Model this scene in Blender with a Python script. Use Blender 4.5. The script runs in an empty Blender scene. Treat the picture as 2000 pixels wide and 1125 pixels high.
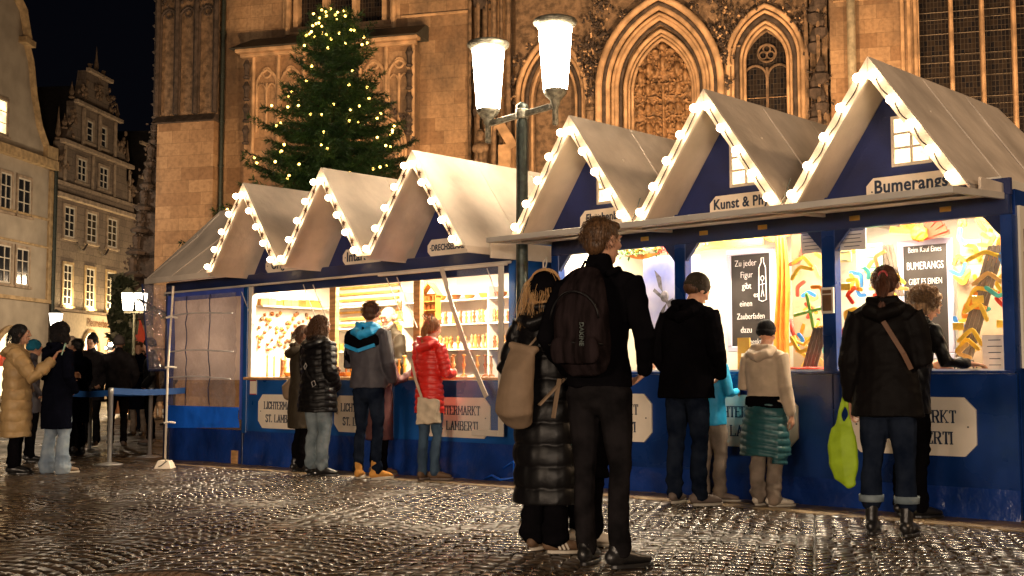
import bpy, bmesh, math, random
import numpy as np
from mathutils import Vector, Matrix
R = math.radians
sc = bpy.context.scene
col = sc.collection
# ------------------------------------------------------------------ camera, world, light
cam_d = bpy.data.cameras.new("camera"); cam = bpy.data.objects.new("camera", cam_d); col.objects.link(cam)
cam.location = (0, 0, 1.03)
cam.rotation_euler = (R(90) + math.atan(175.5 / 2370.0), 0, 0)
cam_d.lens = 2370.0 / 2000.0 * 36.0; cam_d.sensor_width = 36.0
cam_d.clip_start = 0.1; cam_d.clip_end = 600
sc.camera = cam
sc.view_settings.view_transform = 'Standard'; sc.view_settings.look = 'None'
sc.view_settings.exposure = 0.0; sc.view_settings.gamma = 1.0
sc.render.engine = 'CYCLES'
sc.cycles.use_denoising = True
sc.cycles.max_bounces = 6; sc.cycles.diffuse_bounces = 3; sc.cycles.glossy_bounces = 3
sc.cycles.transmission_bounces = 4; sc.cycles.transparent_max_bounces = 10
sc.cycles.sample_clamp_indirect = 6.0
sc.cycles.caustics_reflective = False; sc.cycles.caustics_refractive = False
world = bpy.data.worlds.new("World"); sc.world = world; world.use_nodes = True
wn = world.node_tree.nodes; wl = world.node_tree.links
wn.clear()
wo = wn.new('ShaderNodeOutputWorld'); wb = wn.new('ShaderNodeBackground'); wb.inputs['Strength'].default_value = 1.0
tc = wn.new('ShaderNodeTexCoord'); sx = wn.new('ShaderNodeSeparateXYZ'); rp = wn.new('ShaderNodeValToRGB')
wl.new(tc.outputs['Generated'], sx.inputs[0]); wl.new(sx.outputs['Z'], rp.inputs[0])
rp.color_ramp.elements[0].position = 0.0; rp.color_ramp.elements[0].color = (0.0022, 0.0024, 0.0036, 1)
rp.color_ramp.elements[1].position = 0.5; rp.color_ramp.elements[1].color = (0.0007, 0.0008, 0.0020, 1)
wl.new(rp.outputs[0], wb.inputs['Color']); wl.new(wb.outputs[0], wo.inputs[0])

def lamp(name, typ, loc, energy, color, size=0.3, rot=None, target=None, spot=None, size_y=None):
    d = bpy.data.lights.new(name, typ); d.energy = energy; d.color = color
    if typ == 'AREA':
        d.size = size
        if size_y: d.shape = 'RECTANGLE'; d.size_y = size_y
    else:
        d.shadow_soft_size = size
    if typ == 'SPOT': d.spot_size = R(spot or 60); d.spot_blend = 0.6
    o = bpy.data.objects.new(name, d); col.objects.link(o); o.location = loc
    if target is not None:
        o.rotation_euler = (Vector(target) - Vector(loc)).to_track_quat('-Z', 'Y').to_euler()
    elif rot: o.rotation_euler = rot
    return o
WARM = (1.0, 0.60, 0.29)
# flood lamps that light the church, standing behind the stalls and aimed up at the stone
for i, (x, y, z, e) in enumerate([(-9.5, 27.5, 3.2, 360), (-3.2, 26.0, 3.2, 500), (4.0, 25.5, 3.0, 1200), (10.0, 22.0, 3.0, 850), (16.0, 19, 3.0, 500)]):
    lamp("flood_lamp", 'AREA', (x, y, z), e * 2.0, WARM, 0.35, target=(x + 2.5, y + 12, 11.5))
# added fill lamps, out of view, for the stall fronts and roof slopes
lamp("square_fill", 'AREA', (-10.0, -7.0, 7.5), 550, (1.0, 0.76, 0.52), 1.2, target=(-5, 14, 1.5))
lamp("square_fill", 'AREA', (17.0, 6.0, 9.0), 850, (1.0, 0.66, 0.38), 1.2, target=(3, 12, 3))
# added low fill behind the camera for awning underside, boards and backs
lamp("front_fill", 'AREA', (1.5, -15.0, 2.2), 1800, (1.0, 0.78, 0.58), 3.5, target=(1.5, 11, 2.2), size_y=1.0)
lamp("front_fill", 'AREA', (-9.5, -11.0, 2.2), 1500, (1.0, 0.76, 0.55), 3.5, target=(-5, 14, 2.0), size_y=1.0)
# street lamps further down the street on the left
lamp("street_light", 'POINT', (-15.5, 50.0, 5.0), 950, (1.0, 0.76, 0.50), 0.3)
lamp("street_light", 'POINT', (-13.0, 62.0, 6.0), 900, (1.0, 0.74, 0.48), 0.3)
lamp("street_light", 'POINT', (-15.0, 38.0, 7.0), 480, (1.0, 0.78, 0.54), 0.3)

# ------------------------------------------------------------------ helpers
def tag(o, label=None, cat=None, group=None, kind=None):
    if label: o['label'] = label
    if cat: o['category'] = cat
    if group: o['group'] = group
    if kind: o['kind'] = kind
    return o

def empty(name, loc=(0, 0, 0), rz=0.0):
    o = bpy.data.objects.new(name, None); col.objects.link(o)
    o.location = loc; o.rotation_euler = (0, 0, rz); o.empty_display_size = 0.1
    return o

class MB:
    def __init__(self): self.v = []; self.f = []
    def add(self, vs, fs):
        n = len(self.v); self.v += [tuple(p) for p in vs]; self.f += [tuple(i + n for i in q) for q in fs]; return self
    def box(self, x0, x1, y0, y1, z0, z1):
        return self.add([(x0, y0, z0), (x1, y0, z0), (x1, y1, z0), (x0, y1, z0), (x0, y0, z1), (x1, y0, z1), (x1, y1, z1), (x0, y1, z1)],
                        [(0, 3, 2, 1), (4, 5, 6, 7), (0, 1, 5, 4), (1, 2, 6, 5), (2, 3, 7, 6), (3, 0, 4, 7)])
    def hexa(self, a, b):           # two quads (4 pts each) joined
        return self.add(list(a) + list(b), [(0, 3, 2, 1), (4, 5, 6, 7), (0, 1, 5, 4), (1, 2, 6, 5), (2, 3, 7, 6), (3, 0, 4, 7)])
    def beam(self, p, q, w, h, up=(0, 0, 1)):
        p = Vector(p); q = Vector(q); d = (q - p).normalized(); s = d.cross(Vector(up))
        if s.length < 1e-5: s = d.cross(Vector((1, 0, 0)))
        s.normalize(); u = s.cross(d)
        s = s * w / 2; u = u * h / 2
        return self.hexa([p - s - u, p + s - u, p + s + u, p - s + u], [q - s - u, q + s - u, q + s + u, q - s + u])
    def prism(self, pts, y0, y1):   # polygon in xz, extruded along y
        n = len(pts)
        vs = [(x, y0, z) for x, z in pts] + [(x, y1, z) for x, z in pts]
        fs = [tuple(range(n)), tuple(range(2 * n - 1, n - 1, -1))] + [(i, i + n, (i + 1) % n + n, (i + 1) % n) for i in range(n)]
        return self.add(vs, fs)
    def tube(self, pts, r, n=8, caps=True):
        pts = [Vector(p) for p in pts]; m = len(pts)
        rs = r if isinstance(r, (list, tuple)) else [r] * m
        up = None; base = len(self.v); vs = []
        for i, p in enumerate(pts):
            t = (pts[min(i + 1, m - 1)] - pts[max(i - 1, 0)])
            if t.length < 1e-9: t = Vector((0, 0, 1))
            t.normalize()
            if up is None:
                up = t.cross(Vector((0.3, 0.1, 1))) if abs(t.z) < .95 else t.cross(Vector((1, 0, 0)))
            s = (up - t * up.dot(t)); s.normalize(); up = s; w = t.cross(s)
            for k in range(n):
                a = 2 * math.pi * k / n; vs.append(p + (s * math.cos(a) + w * math.sin(a)) * rs[i])
        fs = [(i * n + k, i * n + (k + 1) % n, (i + 1) * n + (k + 1) % n, (i + 1) * n + k) for i in range(m - 1) for k in range(n)]
        if caps: fs += [tuple(range(n - 1, -1, -1)), tuple((m - 1) * n + k for k in range(n))]
        return self.add(vs, fs)
    def lathe(self, prof, c=(0, 0, 0), n=16, sq=1.0):
        m = len(prof); vs = []
        for r, z in prof:
            for k in range(n):
                a = 2 * math.pi * k / n; vs.append((c[0] + r * math.cos(a), c[1] + r * math.sin(a) * sq, c[2] + z))
        fs = [(i * n + k, i * n + (k + 1) % n, (i + 1) * n + (k + 1) % n, (i + 1) * n + k) for i in range(m - 1) for k in range(n)]
        fs += [tuple(range(n - 1, -1, -1)), tuple((m - 1) * n + k for k in range(n))]
        return self.add(vs, fs)
    def ell(self, c, r, n=10, m=7, jit=0.0, rng=None):
        prof = []; vs = []
        if not hasattr(r, '__len__'): r = (r, r, r)
        for i in range(m + 1):
            th = math.pi * i / m
            for k in range(n):
                a = 2 * math.pi * k / n; j = 1 + (rng.uniform(-jit, jit) if rng else 0)
                vs.append((c[0] + r[0] * math.sin(th) * math.cos(a) * j, c[1] + r[1] * math.sin(th) * math.sin(a) * j, c[2] - r[2] * math.cos(th) * j))
        fs = [(i * n + k, i * n + (k + 1) % n, (i + 1) * n + (k + 1) % n, (i + 1) * n + k) for i in range(m) for k in range(n)]
        return self.add(vs, fs)
    def grid(self, fn, nu, nv):
        vs = [fn(i / nu, j / nv) for j in range(nv + 1) for i in range(nu + 1)]
        fs = [(j * (nu + 1) + i, j * (nu + 1) + i + 1, (j + 1) * (nu + 1) + i + 1, (j + 1) * (nu + 1) + i) for j in range(nv) for i in range(nu)]
        return self.add(vs, fs)

def mesh_np(name, V, F):
    me = bpy.data.meshes.new(name); V = np.asarray(V, dtype=np.float32); F = np.asarray(F, dtype=np.int32); k = F.shape[1]
    me.vertices.add(len(V)); me.vertices.foreach_set('co', V.ravel())
    me.loops.add(F.size); me.loops.foreach_set('vertex_index', F.ravel())
    me.polygons.add(len(F)); me.polygons.foreach_set('loop_start', np.arange(0, F.size, k, dtype=np.int32))
    me.polygons.foreach_set('loop_total', np.full(len(F), k, dtype=np.int32))
    me.update(calc_edges=True); return me

def link(name, me, mat, parent=None, smooth=False):
    o = bpy.data.objects.new(name, me); col.objects.link(o)
    if mat: me.materials.append(mat)
    if smooth: me.polygons.foreach_set('use_smooth', np.ones(len(me.polygons), dtype=bool))
    if parent: o.parent = parent
    return o

SPLIT = set('post blind_tracery ornament corner_brace latch stay wooden_post porch_post clustered_shaft canopied_shaft drawer screw mullion saddle_bar picture clamp footing_block fluorescent_tube wall cornice canopy sheet_fold sheet_seam chain glasses pinnacle portal_arch string_course niche_tracery display strap buckle bag_strap roof notice_border red_triangle shelf slat zip shoulder_strap carved_ornament film_border trim eave_flap card_picture sheet_edge wooden_rod'.split())
def obj(name, mb, mat, parent=None, smooth=False, bevel=0.0, seg=1, auto=None):
    if name in SPLIT and parent is not None:
        n = len(mb.v); par = list(range(n))
        def find(a):
            while par[a] != a: par[a] = par[par[a]]; a = par[a]
            return a
        for f in mb.f:
            r0 = find(f[0])
            for q in f[1:]:
                r1 = find(q)
                if r1 != r0: par[r1] = r0
        g = {}
        for i in range(n): g.setdefault(find(i), []).append(i)
        if 1 < len(g) < 400:
            V = np.array(mb.v); ks = list(g); bb = [[V[g[k]].min(0) - .008, V[g[k]].max(0) + .008, [k]] for k in ks]
            ch = True
            while ch:
                ch = False; out = []
                for b in bb:
                    for o in out:
                        if (b[0] <= o[1]).all() and (o[0] <= b[1]).all():
                            o[0] = np.minimum(o[0], b[0]); o[1] = np.maximum(o[1], b[1]); o[2] += b[2]; ch = True; break
                    else: out.append(b)
                bb = out
            if 1 < len(bb) <= 60:
                first = None
                for b in bb:
                    own = set(b[2]); m2 = MB(); idx = {}
                    for f in mb.f:
                        if find(f[0]) in own:
                            for q in f:
                                if q not in idx: idx[q] = len(m2.v); m2.v.append(mb.v[q])
                            m2.f.append(tuple(idx[q] for q in f))
                    o = obj1(name, m2, mat, parent, smooth, bevel, seg); o['_sib'] = 1
                    if first is None: first = o
                    else: SIB.setdefault(first.name, []).append(o)
                return first
    return obj1(name, mb, mat, parent, smooth, bevel, seg)
SIB = {}
def obj1(name, mb, mat, parent=None, smooth=False, bevel=0.0, seg=1):
    me = bpy.data.meshes.new(name); me.from_pydata([tuple(p) for p in mb.v], [], mb.f); me.update()
    bm = bmesh.new(); bm.from_mesh(me); bmesh.ops.recalc_face_normals(bm, faces=bm.faces); bm.to_mesh(me); bm.free()
    o = link(name, me, mat, parent, smooth)
    if bevel > 0:
        m = o.modifiers.new('b', 'BEVEL'); m.width = bevel; m.segments = seg; m.limit_method = 'ANGLE'; m.angle_limit = R(40)
    return o

def text(name, body, size, mat, parent, loc, rot=(R(90), 0, 0), bold=0.0, extrude=0.002, sx=1.0, align='CENTER', space=1.0):
    c = bpy.data.curves.new(name, 'FONT'); c.body = body; c.size = size; c.align_x = align; c.align_y = 'CENTER'
    c.extrude = extrude; c.offset = bold; c.space_character = space; c.resolution_u = 3
    c.materials.append(mat)
    t = bpy.data.objects.new(name + '_tmp', c); col.objects.link(t)
    me = bpy.data.meshes.new_from_object(t.evaluated_get(bpy.context.evaluated_depsgraph_get())); bpy.data.objects.remove(t)
    me.materials.clear(); me.materials.append(mat)
    o = bpy.data.objects.new(name, me); col.objects.link(o); o.location = loc; o.rotation_euler = rot; o.scale = (sx, 1, 1)
    if parent: o.parent = parent
    return o

def copy_tree(o, parent=None):
    c = o.copy(); col.objects.link(c)
    if parent: c.parent = parent
    for ch in list(o.children): copy_tree(ch, c)
    return c

# ------------------------------------------------------------------ materials
def mat(name, color, rough=0.6, metal=0.0, var=0.12, vscale=6.0, bump=0.15, bscale=40.0, bdist=0.01, emit=None, estr=0.0,
        coat=0.0, spec=0.5, alpha=1.0, trans=0.0, color2=None, stretch=(1, 1, 1), rvar=0.0, sheen=0.0, detail=4):
    m = bpy.data.materials.new(name); m.use_nodes = True; nt = m.node_tree; n = nt.nodes; l = nt.links
    b = n['Principled BSDF']; b.inputs['Roughness'].default_value = rough; b.inputs['Metallic'].default_value = metal
    b.inputs['Specular IOR Level'].default_value = spec
    if coat: b.inputs['Coat Weight'].default_value = coat; b.inputs['Coat Roughness'].default_value = 0.15
    if sheen: b.inputs['Sheen Weight'].default_value = sheen
    if alpha < 1: b.inputs['Alpha'].default_value = alpha
    if trans: b.inputs['Transmission Weight'].default_value = trans
    c1 = tuple(color) + (1,)
    tcn = n.new('ShaderNodeTexCoord'); mp = n.new('ShaderNodeMapping'); mp.inputs['Scale'].default_value = stretch
    l.new(tcn.outputs['Object'], mp.inputs[0])
    if var > 0 or color2:
        nz = n.new('ShaderNodeTexNoise'); nz.inputs['Scale'].default_value = vscale; nz.inputs['Detail'].default_value = detail
        l.new(mp.outputs[0], nz.inputs['Vector'])
        rm = n.new('ShaderNodeValToRGB'); rm.color_ramp.elements[0].position = 0.35; rm.color_ramp.elements[1].position = 0.65
        if color2: ca, cb = c1, tuple(color2) + (1,)
        else:
            ca = tuple(max(0, k * (1 - var)) for k in color) + (1,); cb = tuple(min(1, k * (1 + var)) for k in color) + (1,)
        rm.color_ramp.elements[0].color = ca; rm.color_ramp.elements[1].color = cb
        l.new(nz.outputs['Fac'], rm.inputs[0]); l.new(rm.outputs[0], b.inputs['Base Color'])
        if rvar:
            mr = n.new('ShaderNodeMapRange'); mr.inputs['To Min'].default_value = max(0.02, rough - rvar); mr.inputs['To Max'].default_value = min(1, rough + rvar)
            mr.inputs['From Min'].default_value = 0.3; mr.inputs['From Max'].default_value = 0.7
            l.new(nz.outputs['Fac'], mr.inputs['Value']); l.new(mr.outputs[0], b.inputs['Roughness'])
    else: b.inputs['Base Color'].default_value = c1
    if bump > 0:
        nb = n.new('ShaderNodeTexNoise'); nb.inputs['Scale'].default_value = bscale; nb.inputs['Detail'].default_value = 5
        l.new(mp.outputs[0], nb.inputs['Vector'])
        bp = n.new('ShaderNodeBump'); bp.inputs['Strength'].default_value = bump; bp.inputs['Distance'].default_value = bdist
        l.new(nb.outputs['Fac'], bp.inputs['Height']); l.new(bp.outputs[0], b.inputs['Normal'])
    if emit:
        b.inputs['Emission Color'].default_value = tuple(emit) + (1,); b.inputs['Emission Strength'].default_value = estr
    return m

def masonry(name, c1, c2, mortar, w=0.8, h=0.35, rough=0.8, bump=0.5, stain=(0.08, 0.06, 0.045), stain_amt=0.5, gap=0.012, nscale=0.5):
    m = bpy.data.materials.new(name); m.use_nodes = True; nt = m.node_tree; n = nt.nodes; l = nt.links
    b = n['Principled BSDF']; b.inputs['Roughness'].default_value = rough
    tcn = n.new('ShaderNodeTexCoord'); sp = n.new('ShaderNodeSeparateXYZ'); l.new(tcn.outputs['Object'], sp.inputs[0])
    ad = n.new('ShaderNodeMath'); ad.operation = 'ADD'; l.new(sp.outputs['X'], ad.inputs[0]); l.new(sp.outputs['Y'], ad.inputs[1])
    cb = n.new('ShaderNodeCombineXYZ'); l.new(ad.outputs[0], cb.inputs[0]); l.new(sp.outputs['Z'], cb.inputs[1])
    bk = n.new('ShaderNodeTexBrick'); bk.inputs['Scale'].default_value = 1.0; bk.inputs['Brick Width'].default_value = w; bk.inputs['Row Height'].default_value = h
    bk.inputs['Mortar Size'].default_value = gap; bk.inputs['Bias'].default_value = 0.0; bk.offset = 0.43; bk.squash = 0.8; bk.squash_frequency = 3
    bk.inputs['Color1'].default_value = tuple(c1) + (1,); bk.inputs['Color2'].default_value = tuple(c2) + (1,); bk.inputs['Mortar'].default_value = tuple(mortar) + (1,)
    l.new(cb.outputs[0], bk.inputs['Vector'])
    nz = n.new('ShaderNodeTexNoise'); nz.inputs['Scale'].default_value = nscale; nz.inputs['Detail'].default_value = 9; nz.inputs['Roughness'].default_value = 0.62
    mp = n.new('ShaderNodeMapping'); mp.inputs['Scale'].default_value = (1, 1, 0.45); l.new(tcn.outputs['Object'], mp.inputs[0]); l.new(mp.outputs[0], nz.inputs['Vector'])
    rm = n.new('ShaderNodeValToRGB'); rm.color_ramp.elements[0].position = 0.48; rm.color_ramp.elements[0].color = (0, 0, 0, 1)
    rm.color_ramp.elements[1].position = 0.66; rm.color_ramp.elements[1].color = (stain_amt,) * 3 + (1,)
    l.new(nz.outputs['Fac'], rm.inputs[0])
    mx = n.new('ShaderNodeMix'); mx.data_type = 'RGBA'; l.new(rm.outputs[0], mx.inputs['Factor']); l.new(bk.outputs['Color'], mx.inputs['A'])
    mx.inputs['B'].default_value = tuple(stain) + (1,)
    n2 = n.new('ShaderNodeTexNoise'); n2.inputs['Scale'].default_value = 9.0; n2.inputs['Detail'].default_value = 7; l.new(tcn.outputs['Object'], n2.inputs['Vector'])
    m2 = n.new('ShaderNodeMix'); m2.data_type = 'RGBA'; m2.blend_type = 'MULTIPLY'; m2.inputs['Factor'].default_value = 0.55
    r2 = n.new('ShaderNodeValToRGB'); r2.color_ramp.elements[0].position = 0.3; r2.color_ramp.elements[0].color = (0.45, 0.42, 0.4, 1); r2.color_ramp.elements[1].position = 0.6
    l.new(n2.outputs['Fac'], r2.inputs[0]); l.new(mx.outputs['Result'], m2.inputs['A']); l.new(r2.outputs[0], m2.inputs['B']); l.new(m2.outputs['Result'], b.inputs['Base Color'])
    ml = n.new('ShaderNodeMath'); ml.operation = 'MULTIPLY_ADD'; ml.inputs[1].default_value = -0.7; l.new(bk.outputs['Fac'], ml.inputs[0])
    l.new(n2.outputs['Fac'], ml.inputs[2])
    bp = n.new('ShaderNodeBump'); bp.inputs['Strength'].default_value = bump; bp.inputs['Distance'].default_value = 0.03
    l.new(ml.outputs[0], bp.inputs['Height']); l.new(bp.outputs[0], b.inputs['Normal'])
    return m

def emis(name, color, s):
    m = bpy.data.materials.new(name); m.use_nodes = True; b = m.node_tree.nodes['Principled BSDF']
    b.inputs['Base Color'].default_value = (0.8, 0.8, 0.8, 1)
    b.inputs['Emission Color'].default_value = tuple(color) + (1,); b.inputs['Emission Strength'].default_value = s
    return m

def lit(name, color, s, sc_=2.5, lo=.35):
    m = emis(name, color, s); nt = m.node_tree; n = nt.nodes; l = nt.links; b = n['Principled BSDF']
    t = n.new('ShaderNodeTexCoord'); z = n.new('ShaderNodeTexNoise'); z.inputs['Scale'].default_value = sc_; z.inputs['Detail'].default_value = 4
    r = n.new('ShaderNodeMapRange'); r.inputs['From Min'].default_value = .35; r.inputs['From Max'].default_value = .62; r.inputs['To Min'].default_value = s * lo; r.inputs['To Max'].default_value = s
    l.new(t.outputs['Object'], z.inputs['Vector']); l.new(z.outputs['Fac'], r.inputs['Value']); l.new(r.outputs[0], b.inputs['Emission Strength']); return m

def glass_mat(name, tint=(0.8, 0.85, 0.9), alpha=0.25, rough=0.08, bump=0.6, bscale=7.0, bdist=0.02):
    m = mat(name, tint, rough=rough, var=0, bump=bump, bscale=bscale, bdist=bdist, spec=0.8)
    m.node_tree.nodes['Principled BSDF'].inputs['Alpha'].default_value = alpha
    return m

M = {}
M['blue'] = mat('blue_paint', (0.008, 0.075, 0.29), rough=0.34, var=0.35, vscale=1.6, bump=0.12, bscale=14, coat=0.15, rvar=0.12)
M['blue_r'] = mat('deep_blue_paint', (0.004, 0.030, 0.155), rough=0.30, var=0.35, vscale=1.6, bump=0.12, bscale=14, coat=0.15, rvar=0.12)
M['blue_g'] = mat('navy_gable_paint', (0.008, 0.018, 0.10), rough=0.5, var=0.3, vscale=2.5, bump=0.25, bscale=60)
M['blue_dark'] = mat('dark_blue_paint', (0.010, 0.022, 0.085), rough=0.35, var=0.3, vscale=2, bump=0.1, bscale=16, coat=0.1)
M['tarp_blue'] = mat('blue_tarpaulin', (0.008, 0.036, 0.20), rough=0.28, var=0.3, vscale=2, bump=0.9, bscale=3.2, bdist=0.06, coat=0.1)
M['tarp_bright'] = mat('bright_blue_tarpaulin', (0.012, 0.15, 0.90), rough=0.4, var=0.2, vscale=3, bump=0.7, bscale=5, bdist=0.03)
M['canvas'] = mat('cream_canvas', (0.60, 0.51, 0.42), rough=0.55, var=0.22, vscale=1.7, bump=0.55, bscale=3.2, bdist=0.04, detail=8)
M['soffit'] = mat('pale_soffit_cloth', (0.52, 0.45, 0.43), rough=0.5, var=0.08, vscale=1.5, bump=0.3, bscale=2.5, bdist=0.03)
M['white'] = mat('white_board', (0.66, 0.60, 0.52), rough=0.4, var=0.06, vscale=5, bump=0.08)
M['sign'] = mat('cream_sign_board', (0.78, 0.68, 0.56), rough=0.45, var=0.06, vscale=4, bump=0.05)
M['ink'] = mat('dark_blue_lettering', (0.012, 0.025, 0.06), rough=0.5, var=0, bump=0)
M['brown'] = mat('brown_star', (0.10, 0.04, 0.015), rough=0.5, var=0.1)
M['wood'] = mat('pale_wood', (0.50, 0.27, 0.11), rough=0.5, var=0.3, vscale=5, bump=0.2, stretch=(1, 1, 6))
M['wood_dark'] = mat('dark_wood', (0.16, 0.075, 0.03), rough=0.5, var=0.3, vscale=8, bump=0.2)
M['ply'] = mat('white_painted_ply', (0.72, 0.66, 0.55), rough=0.5, var=0.06, vscale=3)
M['alu'] = mat('pale_aluminium', (0.55, 0.50, 0.44), rough=0.4, metal=0.1, var=0.1, vscale=3, bump=0.05)
M['steel'] = mat('polished_steel', (0.62, 0.60, 0.58), rough=0.32, metal=0.55, var=0.05, bump=0.03)
M['iron'] = mat('dark_green_iron', (0.035, 0.045, 0.040), rough=0.42, metal=0.5, var=0.35, vscale=18, bump=0.3, bscale=50)
M['bronze'] = mat('weathered_lamp_metal', (0.20, 0.19, 0.15), rough=0.45, metal=0.6, var=0.45, vscale=25, bump=0.3, bscale=60)
M['brass'] = mat('brass', (0.65, 0.42, 0.12), rough=0.3, metal=1.0, var=0.2)
M['black'] = mat('black_plastic', (0.015, 0.015, 0.017), rough=0.4, var=0.1)
M['bulb'] = emis('warm_bulb', (1.0, 0.66, 0.36), 26.0)
M['bulb_small'] = emis('small_warm_bulb', (1.0, 0.60, 0.11), 11.0)
M['lampglass'] = emis('glowing_lamp_glass', (1.0, 0.80, 0.56), 75.0)
M['tube'] = emis('fluorescent_tube', (1.0, 0.90, 0.74), 20.0)
M['chalkboard'] = mat('chalkboard', (0.035, 0.030, 0.028), rough=0.35, var=0.25, vscale=4, bump=0.05)
M['chalk'] = mat('chalk', (0.85, 0.82, 0.80), rough=0.9, var=0, bump=0)
M['lav'] = mat('pale_lavender_frame', (0.55, 0.52, 0.66), rough=0.4, var=0.05)

GB = (3.6333, 8.8423); AB = R(-43.6)        # the row of stalls: origin of its local frame and its turn
UB = Vector((math.cos(AB), math.sin(AB), 0)); WB = Vector((-math.sin(AB), math.cos(AB), 0))
def bw(s, d, z=0.0): p = Vector((GB[0], GB[1], 0)) + UB * s + WB * d; return Vector((p.x, p.y, z))
def zg(x, y):
    s = (x - GB[0]) * UB.x + (y - GB[1]) * UB.y
    return -0.0125 * min(max(0.0, -4.5 - s), 9.0)
# ------------------------------------------------------------------ ground
def cobble_mat(name, near):
    m = bpy.data.materials.new(name); m.use_nodes = True; nt = m.node_tree; n = nt.nodes; l = nt.links; b = n['Principled BSDF']
    t = n.new('ShaderNodeTexCoord')
    b.inputs['Specular IOR Level'].default_value = 1.0
    nz = n.new('ShaderNodeTexNoise'); nz.inputs['Scale'].default_value = 1.1; nz.inputs['Detail'].default_value = 6; l.new(t.outputs['Object'], nz.inputs['Vector'])
    n3 = n.new('ShaderNodeTexNoise'); n3.inputs['Scale'].default_value = 6; n3.inputs['Detail'].default_value = 3; l.new(t.outputs['Object'], n3.inputs['Vector'])
    b.inputs['Specular IOR Level'].default_value = 1.0 if near else .45
    mr = n.new('ShaderNodeMapRange'); mr.inputs['From Min'].default_value = 0.35; mr.inputs['From Max'].default_value = 0.68
    mr.inputs['To Min'].default_value = 0.19 if near else .25; mr.inputs['To Max'].default_value = 0.34 if near else .5
    l.new(nz.outputs['Fac'], mr.inputs['Value']); l.new(mr.outputs[0], b.inputs['Roughness'])
    cr = n.new('ShaderNodeValToRGB'); cr.color_ramp.elements[0].position = 0.3; cr.color_ramp.elements[1].position = 0.7
    cr.color_ramp.elements[0].color = (0.022, 0.016, 0.012, 1) if near else (.016, .013, .012, 1); cr.color_ramp.elements[1].color = (0.10, 0.068, 0.042, 1) if near else (.06, .045, .035, 1)
    l.new(n3.outputs['Fac'], cr.inputs[0]); l.new(cr.outputs[0], b.inputs['Base Color'])
    bp = n.new('ShaderNodeBump'); bp.inputs['Strength'].default_value = 0.22 if near else 1.0; bp.inputs['Distance'].default_value = 0.005 if near else 0.02
    n2 = n.new('ShaderNodeTexNoise'); n2.inputs['Scale'].default_value = 24; n2.inputs['Detail'].default_value = 5; l.new(t.outputs['Object'], n2.inputs['Vector'])
    if near: l.new(n2.outputs['Fac'], bp.inputs['Height'])
    else:
        vo = n.new('ShaderNodeTexVoronoi'); vo.feature = 'DISTANCE_TO_EDGE'; vo.inputs['Scale'].default_value = 9; vo.inputs['Randomness'].default_value = 0.6
        l.new(t.outputs['Object'], vo.inputs['Vector'])
        mm = n.new('ShaderNodeMath'); mm.operation = 'MINIMUM'; mm.inputs[1].default_value = 0.25; l.new(vo.outputs['Distance'], mm.inputs[0])
        a2 = n.new('ShaderNodeMath'); a2.operation = 'MULTIPLY_ADD'; a2.inputs[1].default_value = 2.5; l.new(mm.outputs[0], a2.inputs[0]); l.new(n3.outputs['Fac'], a2.inputs[2])
        l.new(a2.outputs[0], bp.inputs['Height'])
    l.new(bp.outputs[0], b.inputs['Normal'])
    return m
M['cobble'] = cobble_mat('wet_cobblestone', True); M['cobble_far'] = cobble_mat('wet_square_paving', False)
xs = sorted(set(list(np.linspace(-90, 70, 41)) + list(np.linspace(-14, 8, 67)))); ys = sorted(set(list(np.linspace(-25, 140, 43)) + list(np.linspace(3, 25, 61))))
g = MB()
for y in ys:
    for x in xs: g.v.append((x, y, zg(x, y) - 0.016))
nx = len(xs)
for j in range(len(ys) - 1):
    for i in range(nx - 1): g.f.append((j * nx + i, j * nx + i + 1, (j + 1) * nx + i + 1, (j + 1) * nx + i))
tag(obj('ground', g, M['cobble_far'], smooth=True), 'wet dark stone paving of the square running off under the crowd', kind='structure')

rng = random.Random(7); nr = np.random.RandomState(5)
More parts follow.
